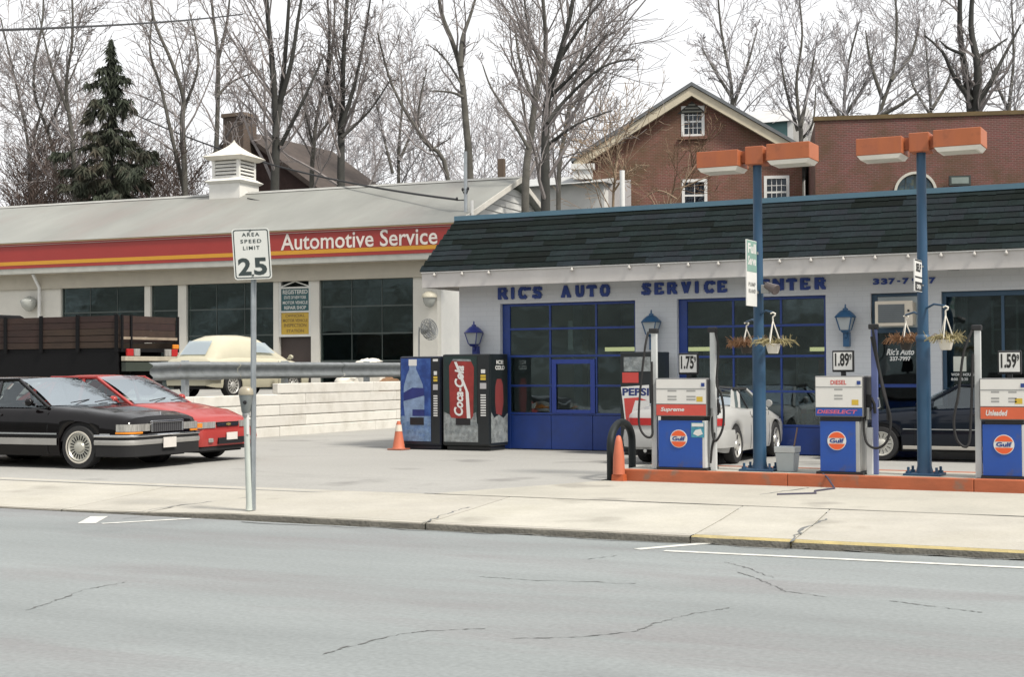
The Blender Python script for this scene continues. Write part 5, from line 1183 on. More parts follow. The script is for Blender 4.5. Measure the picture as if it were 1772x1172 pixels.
# clutter behind the guard rail
tarp = M('white tarpaulin', (.66, .63, .56), .75, var=.1, bump=.3, bs=5)
def mound(px, py, wpx, hpx, label, mt, X_, seed):
    rr = random.Random(seed); p = onx(px, py, X_); D_ = (p - CAMP).dot(FW); sc = D_ / PF; rows = []
    for j in range(6):
        v_ = j / 5; rows.append([V(math.cos(a_) * wpx * sc * .5 * math.cos(v_ * 1.5) ** .6 * rr.uniform(.75, 1.2), math.sin(a_) * .45 * math.cos(v_ * 1.5), (p.z - LZ) + hpx * sc * math.sin(v_ * 1.57) * rr.uniform(.6, 1.2)) for a_ in [2 * math.pi * k / 14 for k in range(14)]])
        rows[-1].append(rows[-1][0])
    base = [V(q_.x * 1.02, q_.y * 1.02, 0) for q_ in rows[0]]
    t = thing('covered_bundle', label, 'bundle', (p.x, p.y, LZ + .001)); part('sheet', MB().grid([base] + rows), mt, t, smooth=60, local=True)
mound(640, 630, 48, 9, 'white sheet draped over a low bundle behind the guard rail', tarp, XR - 1.2, 1)
mound(600, 664, 34, 16, 'small white sack slumped below the guard rail beam', tarp, XR - .9, 2)
mound(668, 664, 44, 12, 'brown tarp bundle below the guard rail beside the machines', M('brown tarpaulin', (.22, .12, .06), .8, var=.2), XR - .9, 3)
# ------------------------------------------------------------------ automotive service station
YA = 41.6; YW = 42.3
def frame(piv, th):
    """pixel -> building coordinates for a building turned by th about piv"""
    Rm = Matrix.Rotation(-th, 3, 'Z'); pv = Vector((piv[0], piv[1], 0)); o_ = Rm @ (CAMP - pv) + pv
    def fy(x, y, Y): d = Rm @ ray(x, y); return o_ + d * ((Y - o_.y) / d.y)
    def fx(x, y, X): d = Rm @ ray(x, y); return o_ + d * ((X - o_.x) / d.x)
    def lw(p): return Rm.transposed() @ (Vector(p) - pv) + pv
    return fy, fx, lw
TST = R(4.6); PST = (ony(640, 600, YW).x, YW); _fy, _fx, LW = frame(PST, TST)
def A(x, y, Y=YA): return _fy(x, y, Y)
XR_ = A(786, 410).x; XL_ = -52.0
st = thing('service_station', 'long low service station with red and yellow fascia and grey roof', 'building', (PST[0], PST[1], LZ), TST)
red_f = M('red fascia', (.32, .03, .024), .4, var=.06, vs=.6); yel_f = M('yellow stripe', (.58, .28, .02), .4, var=.05)
zt_, zb_ = A(600, 396).z, A(600, 443).z; hh = zt_ - zb_
part('fascia', MB().box(XL_, XR_, YA, YA + .12, zb_, zt_), red_f, st)
part('fascia_edge', MB().box(XL_, XR_ + .02, YA - .02, YA + .14, zt_ + .001, zt_ + .05), M('amber edge strip', (.5, .36, .2), .5), st)
part('stripe', MB().box(XL_, XR_ - .01, YA - .006, YA - .001, zb_ + hh * .13, zb_ + hh * .28), yel_f, st)
a = A(486, 433.5, YA - .01); b = A(757, 424, YA - .01); top = A(500, 404.5, YA - .01); bot = A(500, 433, YA - .01)
part('lettering', text(MB(), 'Automotive Service', V(a.x, YA - .012, bot.z), (b.x - a.x, 0, 0), (0, 0, top.z - bot.z), bold=.012), M('fascia lettering', (.74, .68, .62), .5), st)
gut = M('grey gutter', (.42, .42, .38), .5, var=.15); beamm = M('tan white board', (.46, .425, .35), .7, var=.1, stain=(.42, .38, .3), sfac=.4, ss=.5)
zo = A(640, 482.5, YW).z
XS = A(757, 560, YW).x
part('gutter', MB().box(XL_, XR_ - .05, YA + .02, YA + .3, zb_ - .2, zb_ - .001), gut, st)
part('beam', MB().box(XL_, XS, YW - .12, YW + .2, zo, zb_ - .201), beamm, st)
part('soffit', MB().box(XL_, XR_ - .06, YA + .301, YW + .2, zb_ - .2, zb_ - .12), soffm, st)
bays = []
walls = [(-190, 105), (250, 260), (308, 322), (473, 482), (538, 552), (715, 757)]
for a, b in walls:
    xa, xb = A(a, 560, YW).x, A(b, 560, YW).x
    part('wall_pier', MB().box(xa, xb, YW, YW + .3, LZ - .05, zo - .001), cream_wall, st)
    bays.append((xa, xb))
part('side_wall', MB().box(XS - .3, XS - .001, YW + .301, YW + 11, 0, zb_ - .25), M('sunlit side render', (.80, .79, .75), .8, var=.06), st)  # sunlight on this face is put into the whiter colour
part('back_wall', MB().box(XL_, XS - .301, YW + 10.7, YW + 11, 0, zb_ - .25), cream_wall, st)
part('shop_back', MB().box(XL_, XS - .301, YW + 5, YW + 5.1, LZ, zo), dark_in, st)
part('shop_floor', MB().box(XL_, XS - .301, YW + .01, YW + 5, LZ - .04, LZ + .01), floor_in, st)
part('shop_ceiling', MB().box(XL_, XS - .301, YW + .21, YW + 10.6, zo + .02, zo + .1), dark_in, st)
mull = M('dark sash', (.05, .065, .06), .5)
sgl = MG('station glass', (.6, .68, .66), 1.8, wave=.05)
for (l, r_), n in zip(zip([b[1] for b in bays[:-1]], [b[0] for b in bays[1:]]), (3, 1, 3, 1, 3)):
    if abs(r_ - l) < .05: continue
    if (l, r_) == (bays[3][1], bays[4][0]): continue
    dr = part('bay_door', MB().box(l, l + .06, YW + .1, YW + .16, LZ, zo - .002).box(r_ - .06, r_, YW + .1, YW + .16, LZ, zo - .002), mull, st)
    nr = 4
    for j in range(nr):
        z0 = LZ + .02 + (zo - LZ - .03) * j / nr; z1 = LZ + .02 + (zo - LZ - .03) * (j + 1) / nr
        part('rail', MB().box(l + .061, r_ - .061, YW + .1, YW + .15, z0, z0 + .05), mull, dr)
        for i in range(n):
            xa = l + .06 + (r_ - l - .12) * i / n; xb = l + .06 + (r_ - l - .12) * (i + 1) / n
            part('pane', MB().box(xa + .012, xb - .012, YW + .12, YW + .126, z0 + .051, z1 - .002), sgl, dr)
            if i: part('muntin', MB().box(xa - .011, xa + .011, YW + .102, YW + .148, z0 + .051, z1 - .002), mull, dr)
# notice boards between the bays
l, r_ = bays[3][1], bays[4][0]; yb_ = YW + .04
sgreen2 = M('inspection sign green', (.02, .09, .10), .5); syel = M('inspection sign yellow', (.52, .34, .04), .5, var=.1); spw = M('sign frame white', (.62, .62, .58), .5)
z = lambda y: A(511, y, yb_).z
nb_ = part('notice_frame', MB().box(l, l + .09, yb_ - .03, yb_ + .06, z(583), zo - .002).box(r_ - .09, r_, yb_ - .03, yb_ + .06, z(583), zo - .002).box(l + .091, r_ - .091, yb_ - .03, yb_ + .06, z(499.5), z(496.5)).box(l + .091, r_ - .091, yb_ - .03, yb_ + .06, z(541), z(538)).box(l + .091, r_ - .091, yb_ - .03, yb_ + .06, z(583), z(579)), spw, st)
part('gable_strut', MB().bar(V(l + .1, yb_, z(496)), V((l + r_) / 2, yb_, z(487)), .04, .05, up=(0, 1, 0)).bar(V((l + r_) / 2, yb_ + .003, z(487)), V(r_ - .1, yb_ + .003, z(496)), .04, .05, up=(0, 1, 0)), spw, nb_)
part('green_board', MB().box(l + .091, r_ - .091, yb_, yb_ + .03, z(537.8), z(499.7)), sgreen2, nb_)
part('yellow_board', MB().box(l + .091, r_ - .091, yb_, yb_ + .03, z(578.8), z(541.2)), syel, nb_)
W_ = r_ - l - .3
def bt(s_, y0, y1, mt, fr=1.0):
    part('lettering', text(MB(), s_, V((l + r_) / 2 - W_ * fr / 2, yb_ - .004, z(y1)), (W_ * fr, 0, 0), (0, 0, z(y0) - z(y1)), bold=.02), mt, nb_)
bt('REGISTERED', 501.5, 509, spw); bt('STATE OF NEW YORK', 512, 517.5, spw, .9); bt('MOTOR VEHICLE', 521, 526.5, spw); bt('REPAIR SHOP', 529.5, 535.5, spw, .88)
ybr = M('sign brown print', (.2, .13, .03), .5)
bt('OFFICIAL', 544, 549, ybr, .8); bt('MOTOR VEHICLE', 552, 557.5, ybr); bt('INSPECTION', 560, 566, ybr, .9); bt('STATION', 570, 575.5, ybr, .7)
part('door_leaf', MB().box(l + .01, r_ - .01, YW + .16, YW + .2, LZ, z(584)), M('brown door', (.05, .035, .03), .6), st)
# roof
pr = _fx(897, 307, XR_); YR, ZR = pr.y, pr.z
roofm = M('grey metal roof', (.25, .255, .235), .6, var=.16, vs=.5, stain=(.23, .2, .185), sfac=.8, ss=.3, bump=.05, bs=2, stretch=(1, .35, .35))
ze = zt_ + .05; dY = YR - YA
mb = MB(); mb.grid([[(x, YA - .05, ze) for x in (XL_, -40, XR_ + .1)], [(x, YR, ZR) for x in (XL_, -40, XR_ + .1)], [(x, YR + dY, ze) for x in (XL_, -40, XR_ + .1)]])
mb.grid([[(x, YR + dY, ze - .12) for x in (XL_, -40, XR_ + .1)], [(x, YR, ZR - .12) for x in (XL_, -40, XR_ + .1)], [(x, YA - .05, ze - .12) for x in (XL_, -40, XR_ + .1)]])
mb.poly([(XR_ + .1, YA - .05, ze), (XR_ + .1, YA - .05, ze - .12), (XR_ + .1, YR, ZR - .12), (XR_ + .1, YR, ZR)]); mb.poly([(XR_ + .1, YR, ZR), (XR_ + .1, YR, ZR - .12), (XR_ + .1, YR + dY, ze - .12), (XR_ + .1, YR + dY, ze)])
rf = part('roof', mb, roofm, st)
part('ridge_cap', MB().extr([V(XL_, YR - .2, ZR - .07 + .02), V(XL_, YR, ZR + .05), V(XL_, YR + .2, ZR - .05)], (XR_ + .1 - XL_, 0, 0)), M('ridge grey', (.36, .36, .34), .5), rf)
nbd = 12; XG = XR_ - .25
for k in range(nbd):
    z0 = zb_ + (ZR - .15 - zb_) * k / nbd; z1 = zb_ + (ZR - .15 - zb_) * (k + 1) / nbd
    f0 = max(0, (z0 - ze + .12) / (ZR - ze)); f1 = max(0, (z1 - ze + .12) / (ZR - ze))
    if f1 > .985: break
    P = [V(XG + .035, YA + .1 + dY * f0, z0), V(XG + .035, YR + dY * (1 - f0) - .1, z0), V(XG, YR + dY * (1 - f1) - .1, z1 - .004), V(XG, YA + .1 + dY * f1, z1 - .004)]
    part('siding_board', MB().extr(P, (-.03, 0, 0)), M('white siding', (.60, .60, .58), .7, var=.1), st)
part('rake_board', MB().bar(V(XR_ + .115, YA - .05, ze - .15), V(XR_ + .115, YR, ZR - .15), .03, .28, up=(1, 0, 0)).bar(V(XR_ + .117, YR, ZR - .15), V(XR_ + .117, YR + dY, ze - .15), .03, .28, up=(1, 0, 0)) if False else MB().extr([V(XR_ + .101, YA - .05, ze), V(XR_ + .101, YA - .05, ze - .2), V(XR_ + .101, YR, ZR - .2), V(XR_ + .101, YR, ZR)], (.03, 0, 0)).extr([V(XR_ + .102, YR, ZR), V(XR_ + .102, YR, ZR - .2), V(XR_ + .102, YR + dY, ze - .2), V(XR_ + .102, YR + dY, ze)], (.03, 0, 0)), M('rake grey', (.60, .58, .53), .7), st)
# louvred cupola on the ridge
cpm = M('cupola white', (.72, .71, .67), .5, var=.08); c0 = A(362, 330, YR - .6); c1 = A(414.5, 330, YR - .6); cw = c1.x - c0.x; X0c, X1c = c0.x, c1.x; y0c, y1c = YR - .6, YR - .6 + cw; xm, ym = (X0c + X1c) / 2, (y0c + y1c) / 2
zc = lambda y: A(388, y, y0c).z
cu = part('cupola', MB().box(X0c, X1c, y0c, y1c, ZR - 1.0, zc(317)), cpm, st)
ring = lambda e, z_: [V(X0c - e, y0c - e, z_), V(X1c + e, y0c - e, z_), V(X1c + e, y1c + e, z_), V(X0c - e, y1c + e, z_)]
part('ledge', MB().frus(ring(.03, zc(317) + .001), ring(.14, zc(313))).frus(ring(.14, zc(313) + .0005), ring(-.06, zc(307))), cpm, cu)
zl0, zl1 = zc(307) + .001, zc(276); i_ = .08
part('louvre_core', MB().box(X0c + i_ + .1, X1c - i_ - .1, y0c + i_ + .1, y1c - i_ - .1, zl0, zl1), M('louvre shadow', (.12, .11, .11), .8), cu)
q = MB(); 
for sx_ in (X0c + i_, X1c - i_ - .12):
    for sy_ in (y0c + i_, y1c - i_ - .12): q.box(sx_, sx_ + .12, sy_, sy_ + .12, zl0, zl1)
part('corner_post', q, cpm, cu)
for k in range(5):
    za = zl0 + (zl1 - zl0) * k / 5; zb2 = za + (zl1 - zl0) / 5 * .62
    part('slat', MB().extr([V(X0c + i_ + .12, y0c + i_ + .01, za), V(X0c + i_ + .12, y0c + i_ + .09, zb2), V(X0c + i_ + .12, y0c + i_ + .07, zb2 + .03), V(X0c + i_ + .12, y0c + i_ - .01, za + .03)], (cw - 2 * i_ - .24, 0, 0)), cpm, cu)
    part('slat', MB().extr([V(X1c - i_ - .01, y0c + i_ + .12, za), V(X1c - i_ + .01, y0c + i_ + .12, za + .03), V(X1c - i_ - .07, y0c + i_ + .12, zb2 + .03), V(X1c - i_ - .09, y0c + i_ + .12, zb2)], (0, cw - 2 * i_ - .24, 0)), cpm, cu)
za, zp = zc(270), zc(237); q = MB(); prev = None; rr_ = []
for k in range(8):
    u = k / 7; e = .2 * (1 - u) ** 1.9 - (cw / 2) * (1 - (1 - u) ** 1.55); rr_.append(ring(e, za + (zp - za) * u))
for a_, b_ in zip(rr_[:-1], rr_[1:]): q.faces(list(a_) + list(b_), [(0, 1, 5, 4), (1, 2, 6, 5), (2, 3, 7, 6), (3, 0, 4, 7)])
q.faces(ring(.2, za), [(3, 2, 1, 0)]); q.frus(ring(.02, zl1 + .001), ring(.2, za - .002))
part('cupola_roof', q, M('cupola cream roof', (.72, .68, .60), .45), cu)
# service mast and small flue
mp = A(806, 372, YA + 1.2); part('service_mast', MB().tube([V(mp.x, YA + 1.2, mp.z - .4), V(mp.x, YA + 1.2, A(806, 262, YA + 1.2).z)], .06, 10), galv, st, smooth=40)
mt_ = A(806, 346, YA + 1.2)
for dx, dz in ((-.5, -.0), (-.15, .3), (.18, .32)): part('insulator', MB().tube([V(mt_.x, YA + 1.2, mt_.z + dz * .4), V(mt_.x + dx * .6, YA + 1.15, mt_.z + dz)], .02, 6).lathe([(.03, 0), (.045, .05), (.03, .1)], (mt_.x + dx * .6, YA + 1.15, mt_.z + dz), n=8), black, st)
mp2 = A(817, 372, YA + 1.0); part('vent_pipe', MB().tube([V(mp2.x, YA + 1.0, mp2.z - .4), V(mp2.x, YA + 1.0, A(817, 347, YA + 1.0).z)], .05, 8), white_paint, st)
f_ = A(868, 300, YR + 1.5); part('flue', MB().box(f_.x - .12, f_.x + .12, YR + 1.4, YR + 1.6, ZR - 1.0, A(868, 275, YR + 1.5).z), M('brown flue', (.15, .11, .08), .8), st)
ds = A(58, 480, YA + .25); part('downspout', MB().tube([V(ds.x, YA + .2, zb_ - .2), V(ds.x + .02, YW - .16, zb_ - .7), V(ds.x + .02, YW - .16, LZ)], .06, 8), white_paint, st, smooth=40)
# wall floodlight and pedestal fan at the corner
p = A(743, 512, YW - .25); t = thing('wall_lamp', 'cream wall lamp with glass bowl at the corner of the service station', 'lamp', LW((p.x, YW - .25, p.z - .4)), TST)
part('housing', MB().lathe([(.08, .55), (.22, .47), (.26, .38), (.26, .34), (.02, .34)], n=18), M('lamp cream', (.62, .58, .46), .5), t, smooth=40, local=True)
part('bowl', MB().lathe([(.22, .339), (.2, .2), (.13, .06), (.001, .0)], n=18), M('lamp bowl', (.4, .41, .38), .25), t, smooth=50, local=True)
part('arm', MB().tube([V(0, 0, .5), V(0, .22, .47)], .04, 8), grey_metal, t, local=True)
fb = V(A(728, 615, YW - 2).x, YW - 2, LZ); fbw = LW(fb)
t = thing('pedestal_fan', 'grey pedestal fan on a thin pole beside the service station corner', 'fan', tuple(fbw), TST)
fc = A(741, 571, YW - 2) - fb; pole_x = A(725, 600, YW - 2).x - fb.x
part('pole', MB().tube([V(pole_x, 0, .0), V(pole_x, 0, fc.z - .1), V(pole_x + .02, 0, fc.z + .1)], .028, 8), grey_metal, t, local=True)
part('base', MB().lathe([(.3, 0), (.28, .04), (.03, .08)], (pole_x, 0, 0), n=18), grey_metal, t, local=True)
fn = V(.93, -.28, .25).normalized(); fm = M('fan cage', (.22, .23, .23), .4, .4)
u_ = fn.orthogonal().normalized(); w_ = fn.cross(u_)
q = MB()
for rr, off in ((.34, 0), (.34, .1), (.28, .13), (.2, .15), (.12, .155), (.26, -.06), (.16, -.09)):
    q.tube([fc + fn * off + (u_ * math.cos(k * math.pi / 12) + w_ * math.sin(k * math.pi / 12)) * rr for k in range(25)], .012, 4, cap=False)
for k in range(20):
    d_ = u_ * math.cos(k * math.pi / 10) + w_ * math.sin(k * math.pi / 10); q.tube([fc + d_ * .34 + fn * .1, fc + d_ * .2 + fn * .15, fc + fn * .16], .008, 3); q.tube([fc + d_ * .34, fc + d_ * .16 - fn * .09, fc - fn * .1], .008, 3)
part('cage', q, fm, t, local=True)
for k in range(4):
    a_ = k * math.pi / 2; d_ = u_ * math.cos(a_) + w_ * math.sin(a_); e_ = u_ * math.cos(a_ + .7) + w_ * math.sin(a_ + .7)
    part('blade', MB().extr([fc + d_ * .05 + fn * .03, fc + d_ * .29 + fn * .02, fc + e_ * .3 + fn * .07, fc + e_ * .1 + fn * .05], fn * .008), M('fan blade', (.3, .31, .32), .4), t, local=True)
part('motor', MB().lathe([(.03, -.28), (.09, -.26), (.1, -.1), (.05, .0)], fc, fn, 14), grey_metal, t, local=True, smooth=40)
part('neck', MB().tube([V(pole_x + .02, 0, fc.z + .08), fc - fn * .2], .03, 8), grey_metal, t, local=True)
# lamp by the far left wall
p = A(50, 520, YW - .2); t = thing('wall_lamp', 'grey bowl lamp on the cream wall by the downspout', 'lamp', LW((p.x, YW - .2, p.z - .35)), TST)
part('bowl', MB().lathe([(.05, .5), (.28, .38), (.32, .3), (.25, .1), (.1, -.05), (.001, -.07)], n=18), M('lamp bowl', (.4, .41, .38), .25), t, smooth=50, local=True)
part('arm', MB().tube([V(0, 0, .48), V(0, .18, .45)], .04, 8), grey_metal, t, local=True)
# overhead wires
wirem = M('wire black', (.02, .02, .022), .6)
def wire(a, b, sag, r_, label, n=24):
    P = [a.lerp(b, k / n) - V(0, 0, sag * 4 * (k / n) * (1 - k / n)) for k in range(n + 1)]
    solo('overhead_wire', MB().tube(P, r_, 5), wirem, label, 'wire', tuple(a))
wire(atD(-120, 55, 26), atD(420, 24, 60), .1, .028, 'dark overhead wire crossing the sky above the bare trees')
wire(LW(V(mt_.x - .3, YA + 1.15, mt_.z + .02)), atD(230, 196, 75), .6, .04, 'thick service wire sagging from the roof mast past the cupola')
wire(LW(V(mt_.x - .3, YA + 1.15, mt_.z - .45)), LW(A(428, 343, YR - 1.0)), .25, .022, 'thin wire lying over the grey station roof below the ridge')
# ------------------------------------------------------------------ houses behind
brick1 = MBRICK('red brown brick', (.20, .062, .048), (.135, .052, .04), (.24, .15, .12), stain=(.085, .06, .022), sfac=.8)
brick2 = MBRICK('purple red brick', (.17, .05, .045), (.11, .044, .036), (.18, .11, .095), stain=(.075, .048, .016), sfac=.85)
rake = M('cream rake board', (.56, .50, .38), .7, var=.12); hgl = MG('house glass', (.35, .38, .45), 1.5); shroof = M('slate roof', (.14, .15, .16), .8, var=.2)
curtain_w = M('dim blind', (.17, .19, .25), .8)
YH = 62.0
def Hh(x, y, Y=YH): return HF(x, y, Y)
ap = ony(1197, 152, YH); HF = frame((ap.x, YH), R(19))[0]
ap = Hh(1197, 152); le = Hh(1000, 278); rx = 2 * ap.x - le.x; wl_x, wr_x = Hh(1012, 280).x, 2 * ap.x - Hh(1012, 280).x
hs_ = thing('brick_house', 'red brick house with a gabled front and cream rake boards', 'house', (ap.x, YH, 1.9), R(19)); zb0 = 1.8; ze_ = le.z
def zrake(x): return ap.z - (ap.z - le.z) * abs(x - ap.x) / abs(le.x - ap.x)
def wall_holes(x0, x1, z0, top, holes, mt, par, Y, th=.35):
    """gable wall built of vertical strips so that the window openings are real"""
    xs_ = sorted(set([x0, x1, (x0 + x1) / 2] + [h[0] for h in holes] + [h[1] for h in holes])); q = MB()
    for a, b in zip(xs_[:-1], xs_[1:]):
        hl = sorted([(h[2], h[3]) for h in holes if h[0] <= a + 1e-6 and h[1] >= b - 1e-6]); z = z0
        for za, zb in hl: q.box(a, b, Y, Y + th, z, za); z = zb
        q.extr([V(a, Y, z), V(b, Y, z), V(b, Y, top(b)), V(a, Y, top(a))], (0, th, 0))
    return part('wall', q, mt, par)
w1 = (Hh(1179, 200).x, Hh(1219, 200).x, Hh(1200, 236).z, Hh(1200, 183).z)
w2 = (Hh(1180, 330).x, Hh(1224, 330).x, Hh(1200, 365).z, Hh(1200, 310).z); w3 = (Hh(1322, 330).x, Hh(1366, 330).x, Hh(1340, 360).z, Hh(1340, 304).z)
wall_holes(wl_x, wr_x, zb0, lambda x: zrake(x) - .28, [w1, w2, w3], brick1, hs_, YH)
part('side_wall', MB().box(wl_x, wl_x + .35, YH + .351, YH + 11, zb0, ze_ - .3).box(wr_x - .35, wr_x, YH + .351, YH + 11, zb0, ze_ - .3), brick1, hs_)
def sash(wn_, par, cols, rows, fr=.13, mat_=None):
    x0, x1, z0, z1 = wn_; mat_ = mat_ or white_paint; y = YH + .06
    wi = part('window', MB().box(x0, x0 + fr, y - .09, y + .1, z0, z1).box(x1 - fr, x1, y - .09, y + .1, z0, z1).box(x0 + fr, x1 - fr, y - .09, y + .1, z1 - fr, z1).box(x0 + fr, x1 - fr, y - .09, y + .1, z0, z0 + fr * .8), mat_, par)
    part('sill', MB().box(x0 - .1, x1 + .1, YH - .14, YH - .001, z0 - .14, z0 - .001), brick1, wi)
    xs_ = [x0 + fr + (x1 - x0 - 2 * fr) * k / cols for k in range(cols + 1)]; zs_ = [z0 + fr * .8 + (z1 - z0 - fr * 1.8) * k / rows for k in range(rows + 1)]
    for k in range(1, cols): part('glazing_bar', MB().box(xs_[k] - .014, xs_[k] + .014, y - .03, y + .03, zs_[0], zs_[-1]), mat_, wi)
    for k in range(1, rows): t_ = .04 if k * 2 == rows else .014; part('glazing_bar', MB().box(xs_[0], xs_[-1], y - .033, y + .033, zs_[k] - t_, zs_[k] + t_), mat_, wi)
    for i in range(cols):
        for j in range(rows): part('pane', MB().box(xs_[i] + .023, xs_[i + 1] - .023, y - .004, y + .004, zs_[j] + .023, zs_[j + 1] - .023), hgl, wi)
    part('blind', MB().box(x0, x1, y + .25, y + .27, z0, z1), curtain_w, wi)
sash(w1, hs_, 4, 4); sash(w2, hs_, 2, 2); sash(w3, hs_, 4, 4)
q = MB()
for s_ in (1, -1):
    e = V(ap.x - s_ * (ap.x - le.x) * 1.03, YH - .45, le.z - .03 * (ap.z - le.z)); a = V(ap.x, YH - .45, ap.z)
    q.extr([e, a, a - V(0, 0, .42), e - V(0, 0, .42)] if s_ > 0 else [a, e, e - V(0, 0, .42), a - V(0, 0, .42)], (0, .3, 0))
part('rake_board', q, rake, hs_)
q = MB()
for s_ in (1, -1):
    e = V(ap.x - s_ * (ap.x - le.x) * 1.05, YH - .55, le.z - .05 * (ap.z - le.z) + .02); a = V(ap.x, YH - .55, ap.z + .02)
    q.extr([e, a, a + V(0, 0, .16), e + V(0, 0, .16)] if s_ > 0 else [a, e, e + V(0, 0, .16), a + V(0, 0, .16)], (0, 12, 0))
part('roof', q, shroof, hs_)
part('gable_vent', MB().extr([V(ap.x - .65, YH - .05, ap.z - 1.15), V(ap.x + .65, YH - .05, ap.z - 1.15), V(ap.x, YH - .05, ap.z - .6)], (0, .04, 0)), M('vent dark', (.05, .05, .045), .8), hs_)
for k in range(3): part('vent_slat', MB().box(ap.x - .45 + k * .15, ap.x + .45 - k * .15, YH - .1, YH - .055, ap.z - 1.1 + k * .15, ap.z - 1.04 + k * .15), M('vent slat', (.2, .2, .17), .7), hs_)
a = Hh(990, 312); b = Hh(1030, 285); part('cornice_return', MB().box(a.x, b.x, YH - .5, YH - .01, b.z - .25, b.z).box(a.x + .1, b.x - .1, YH - .4, YH - .011, a.z, b.z - .251), white_paint, hs_)
a = Hh(1040, 360); b = Hh(1092, 312); part('porch_door', MB().box(a.x, b.x, YH - .2, YH - .005, a.z, b.z), M('pale porch', (.45, .43, .43), .7), hs_)
# brick church hall on the right
YB = 57.0; xp = ony(1411, 300, YB).x; HF = frame((xp, YB), R(17.5))[0]; x0, x1 = Hh(1411, 300, YB).x, Hh(1772, 300, YB).x + 9; zt0 = Hh(1411, 209, YB).z; zt1 = Hh(1735, 201, YB).z
ch_ = thing('brick_hall', 'long purple red brick hall with a round arched window', 'building', (xp, YB, 1.6), R(17.5))
cxw, rw_ = Hh(1584, 320, YB).x, (Hh(1621, 320, YB).x - Hh(1547, 320, YB).x) / 2; zc_ = Hh(1584, 297, YB).z - rw_
q = MB(); n = 20; xin = rw_ * .88; zt_h = zt0
arc = [(cxw - xin * math.cos(math.pi * k / n), zc_ + xin * math.sin(math.pi * k / n)) for k in range(n + 1)]
q.box(x0, cxw - xin, YB, YB + .4, 1.5, zt_h); q.box(cxw + xin, x1, YB, YB + .4, 1.5, zt_h); q.box(cxw - xin, cxw + xin, YB, YB + .4, 1.5, zc_ - 1.6)
for (xa, za), (xb, zb) in zip(arc[:-1], arc[1:]): q.extr([V(xa, YB, za), V(xb, YB, zb), V(xb, YB, zt_h), V(xa, YB, zt_h)], (0, .4, 0))
part('wall', q, brick2, ch_); part('end_wall', MB().box(x0, x0 + .4, YB + .401, YB + 12, 1.5, zt_h), brick2, ch_)
part('coping', MB().box(x0 - .05, x1, YB - .06, YB + .46, zt_h + .001, zt_h + .16), M('mossy coping', (.13, .09, .04), .9, var=.3), ch_)
q = MB()
for (xa, za), (xb, zb) in zip(arc[:-1], arc[1:]):
    f2 = lambda x, z: (cxw + (x - cxw) * 1.14, zc_ + (z - zc_) * 1.14); xa2, za2 = f2(xa, za); xb2, zb2 = f2(xb, zb); q.extr([V(xa, YB - .08, za), V(xb, YB - .08, zb), V(xb2, YB - .08, zb2), V(xa2, YB - .08, za2)], (0, .078, 0))
for s_ in (-1, 1): q.box(cxw + s_ * xin, cxw + s_ * xin * 1.14, YB - .08, YB - .002, zc_ - 1.6, zc_)
wn_ = part('arched_window', q, M('window arch stone', (.52, .50, .44), .7), ch_)
stg = M('stained glass', (.04, .10, .14), .2, var=.9, vs=2.5, stain=(.22, .2, .05), sfac=.8, ss=3)
part('stained_pane', MB().extr([V(x, YB + .12, z) for x, z in arc] + [V(cxw + xin, YB + .12, zc_ - 1.6), V(cxw - xin, YB + .12, zc_ - 1.6)], (0, .02, 0)), stg, wn_)
for k in range(-1, 2): part('lead_bar', MB().box(cxw + k * xin * .5 - .03, cxw + k * xin * .5 + .03, YB + .09, YB + .118, zc_ - 1.6, zc_ + xin * (.85 if k else .98)), M('lead', (.05, .07, .07), .5), wn_)
a = Hh(1643, 321, YB - .4); b = Hh(1680, 303, YB - .4); fl = part('flood_box', MB().box(a.x, b.x, YB - .4, YB - .15, a.z, b.z), M('flood box dark', (.03, .04, .035), .5), ch_)
part('flood_lens', MB().box(a.x + .08, b.x - .08, YB - .41, YB - .401, a.z + .07, b.z - .07), M('flood lens', (.2, .24, .22), .2), fl)
part('bracket', MB().box((a.x + b.x) / 2 - .04, (a.x + b.x) / 2 + .04, YB - .149, YB - .001, a.z + .1, a.z + .25), black, fl)
a = Hh(1384, 302, YB - .2); b = Hh(1412, 290, YB - .2); part('white_vent', MB().box(a.x, b.x, YB - .2, YB - .002, a.z, b.z), white_paint, ch_) if False else None
# pale house with dormer far between the two brick buildings
HF = ony; YD = 78.0; a = Hh(1304, 245, YD); b = Hh(1372, 195, YD)
t = thing('pale_house', 'pale house with teal wall showing between the brick gable and brick hall', 'house', (a.x, YD, 3)); z1 = Hh(1340, 212, YD).z
part('wall', MB().box(a.x - 6, b.x, YD, YD + 6, 2.5, z1), M('teal siding', (.10, .20, .20), .8), t)
part('roof', MB().extr([V(a.x - 6.2, YD - .3, z1 + .001), V(a.x - 6.2, YD + 3, b.z + .8), V(a.x - 6.2, YD + 6.3, z1 + .001)], (b.x - a.x + 6.2, 0, 0)), M('pale roof', (.5, .5, .5), .8), t)
part('corner_board', MB().box(b.x - .3, b.x + .02, YD - .03, YD - .001, 2.5, z1), white_paint, t)
part('side_addition', MB().box(b.x + .03, Hh(1406, 240, YD).x, YD, YD + 4, 2.5, Hh(1390, 213, YD).z), M('white gable', (.62, .6, .56), .8), t)
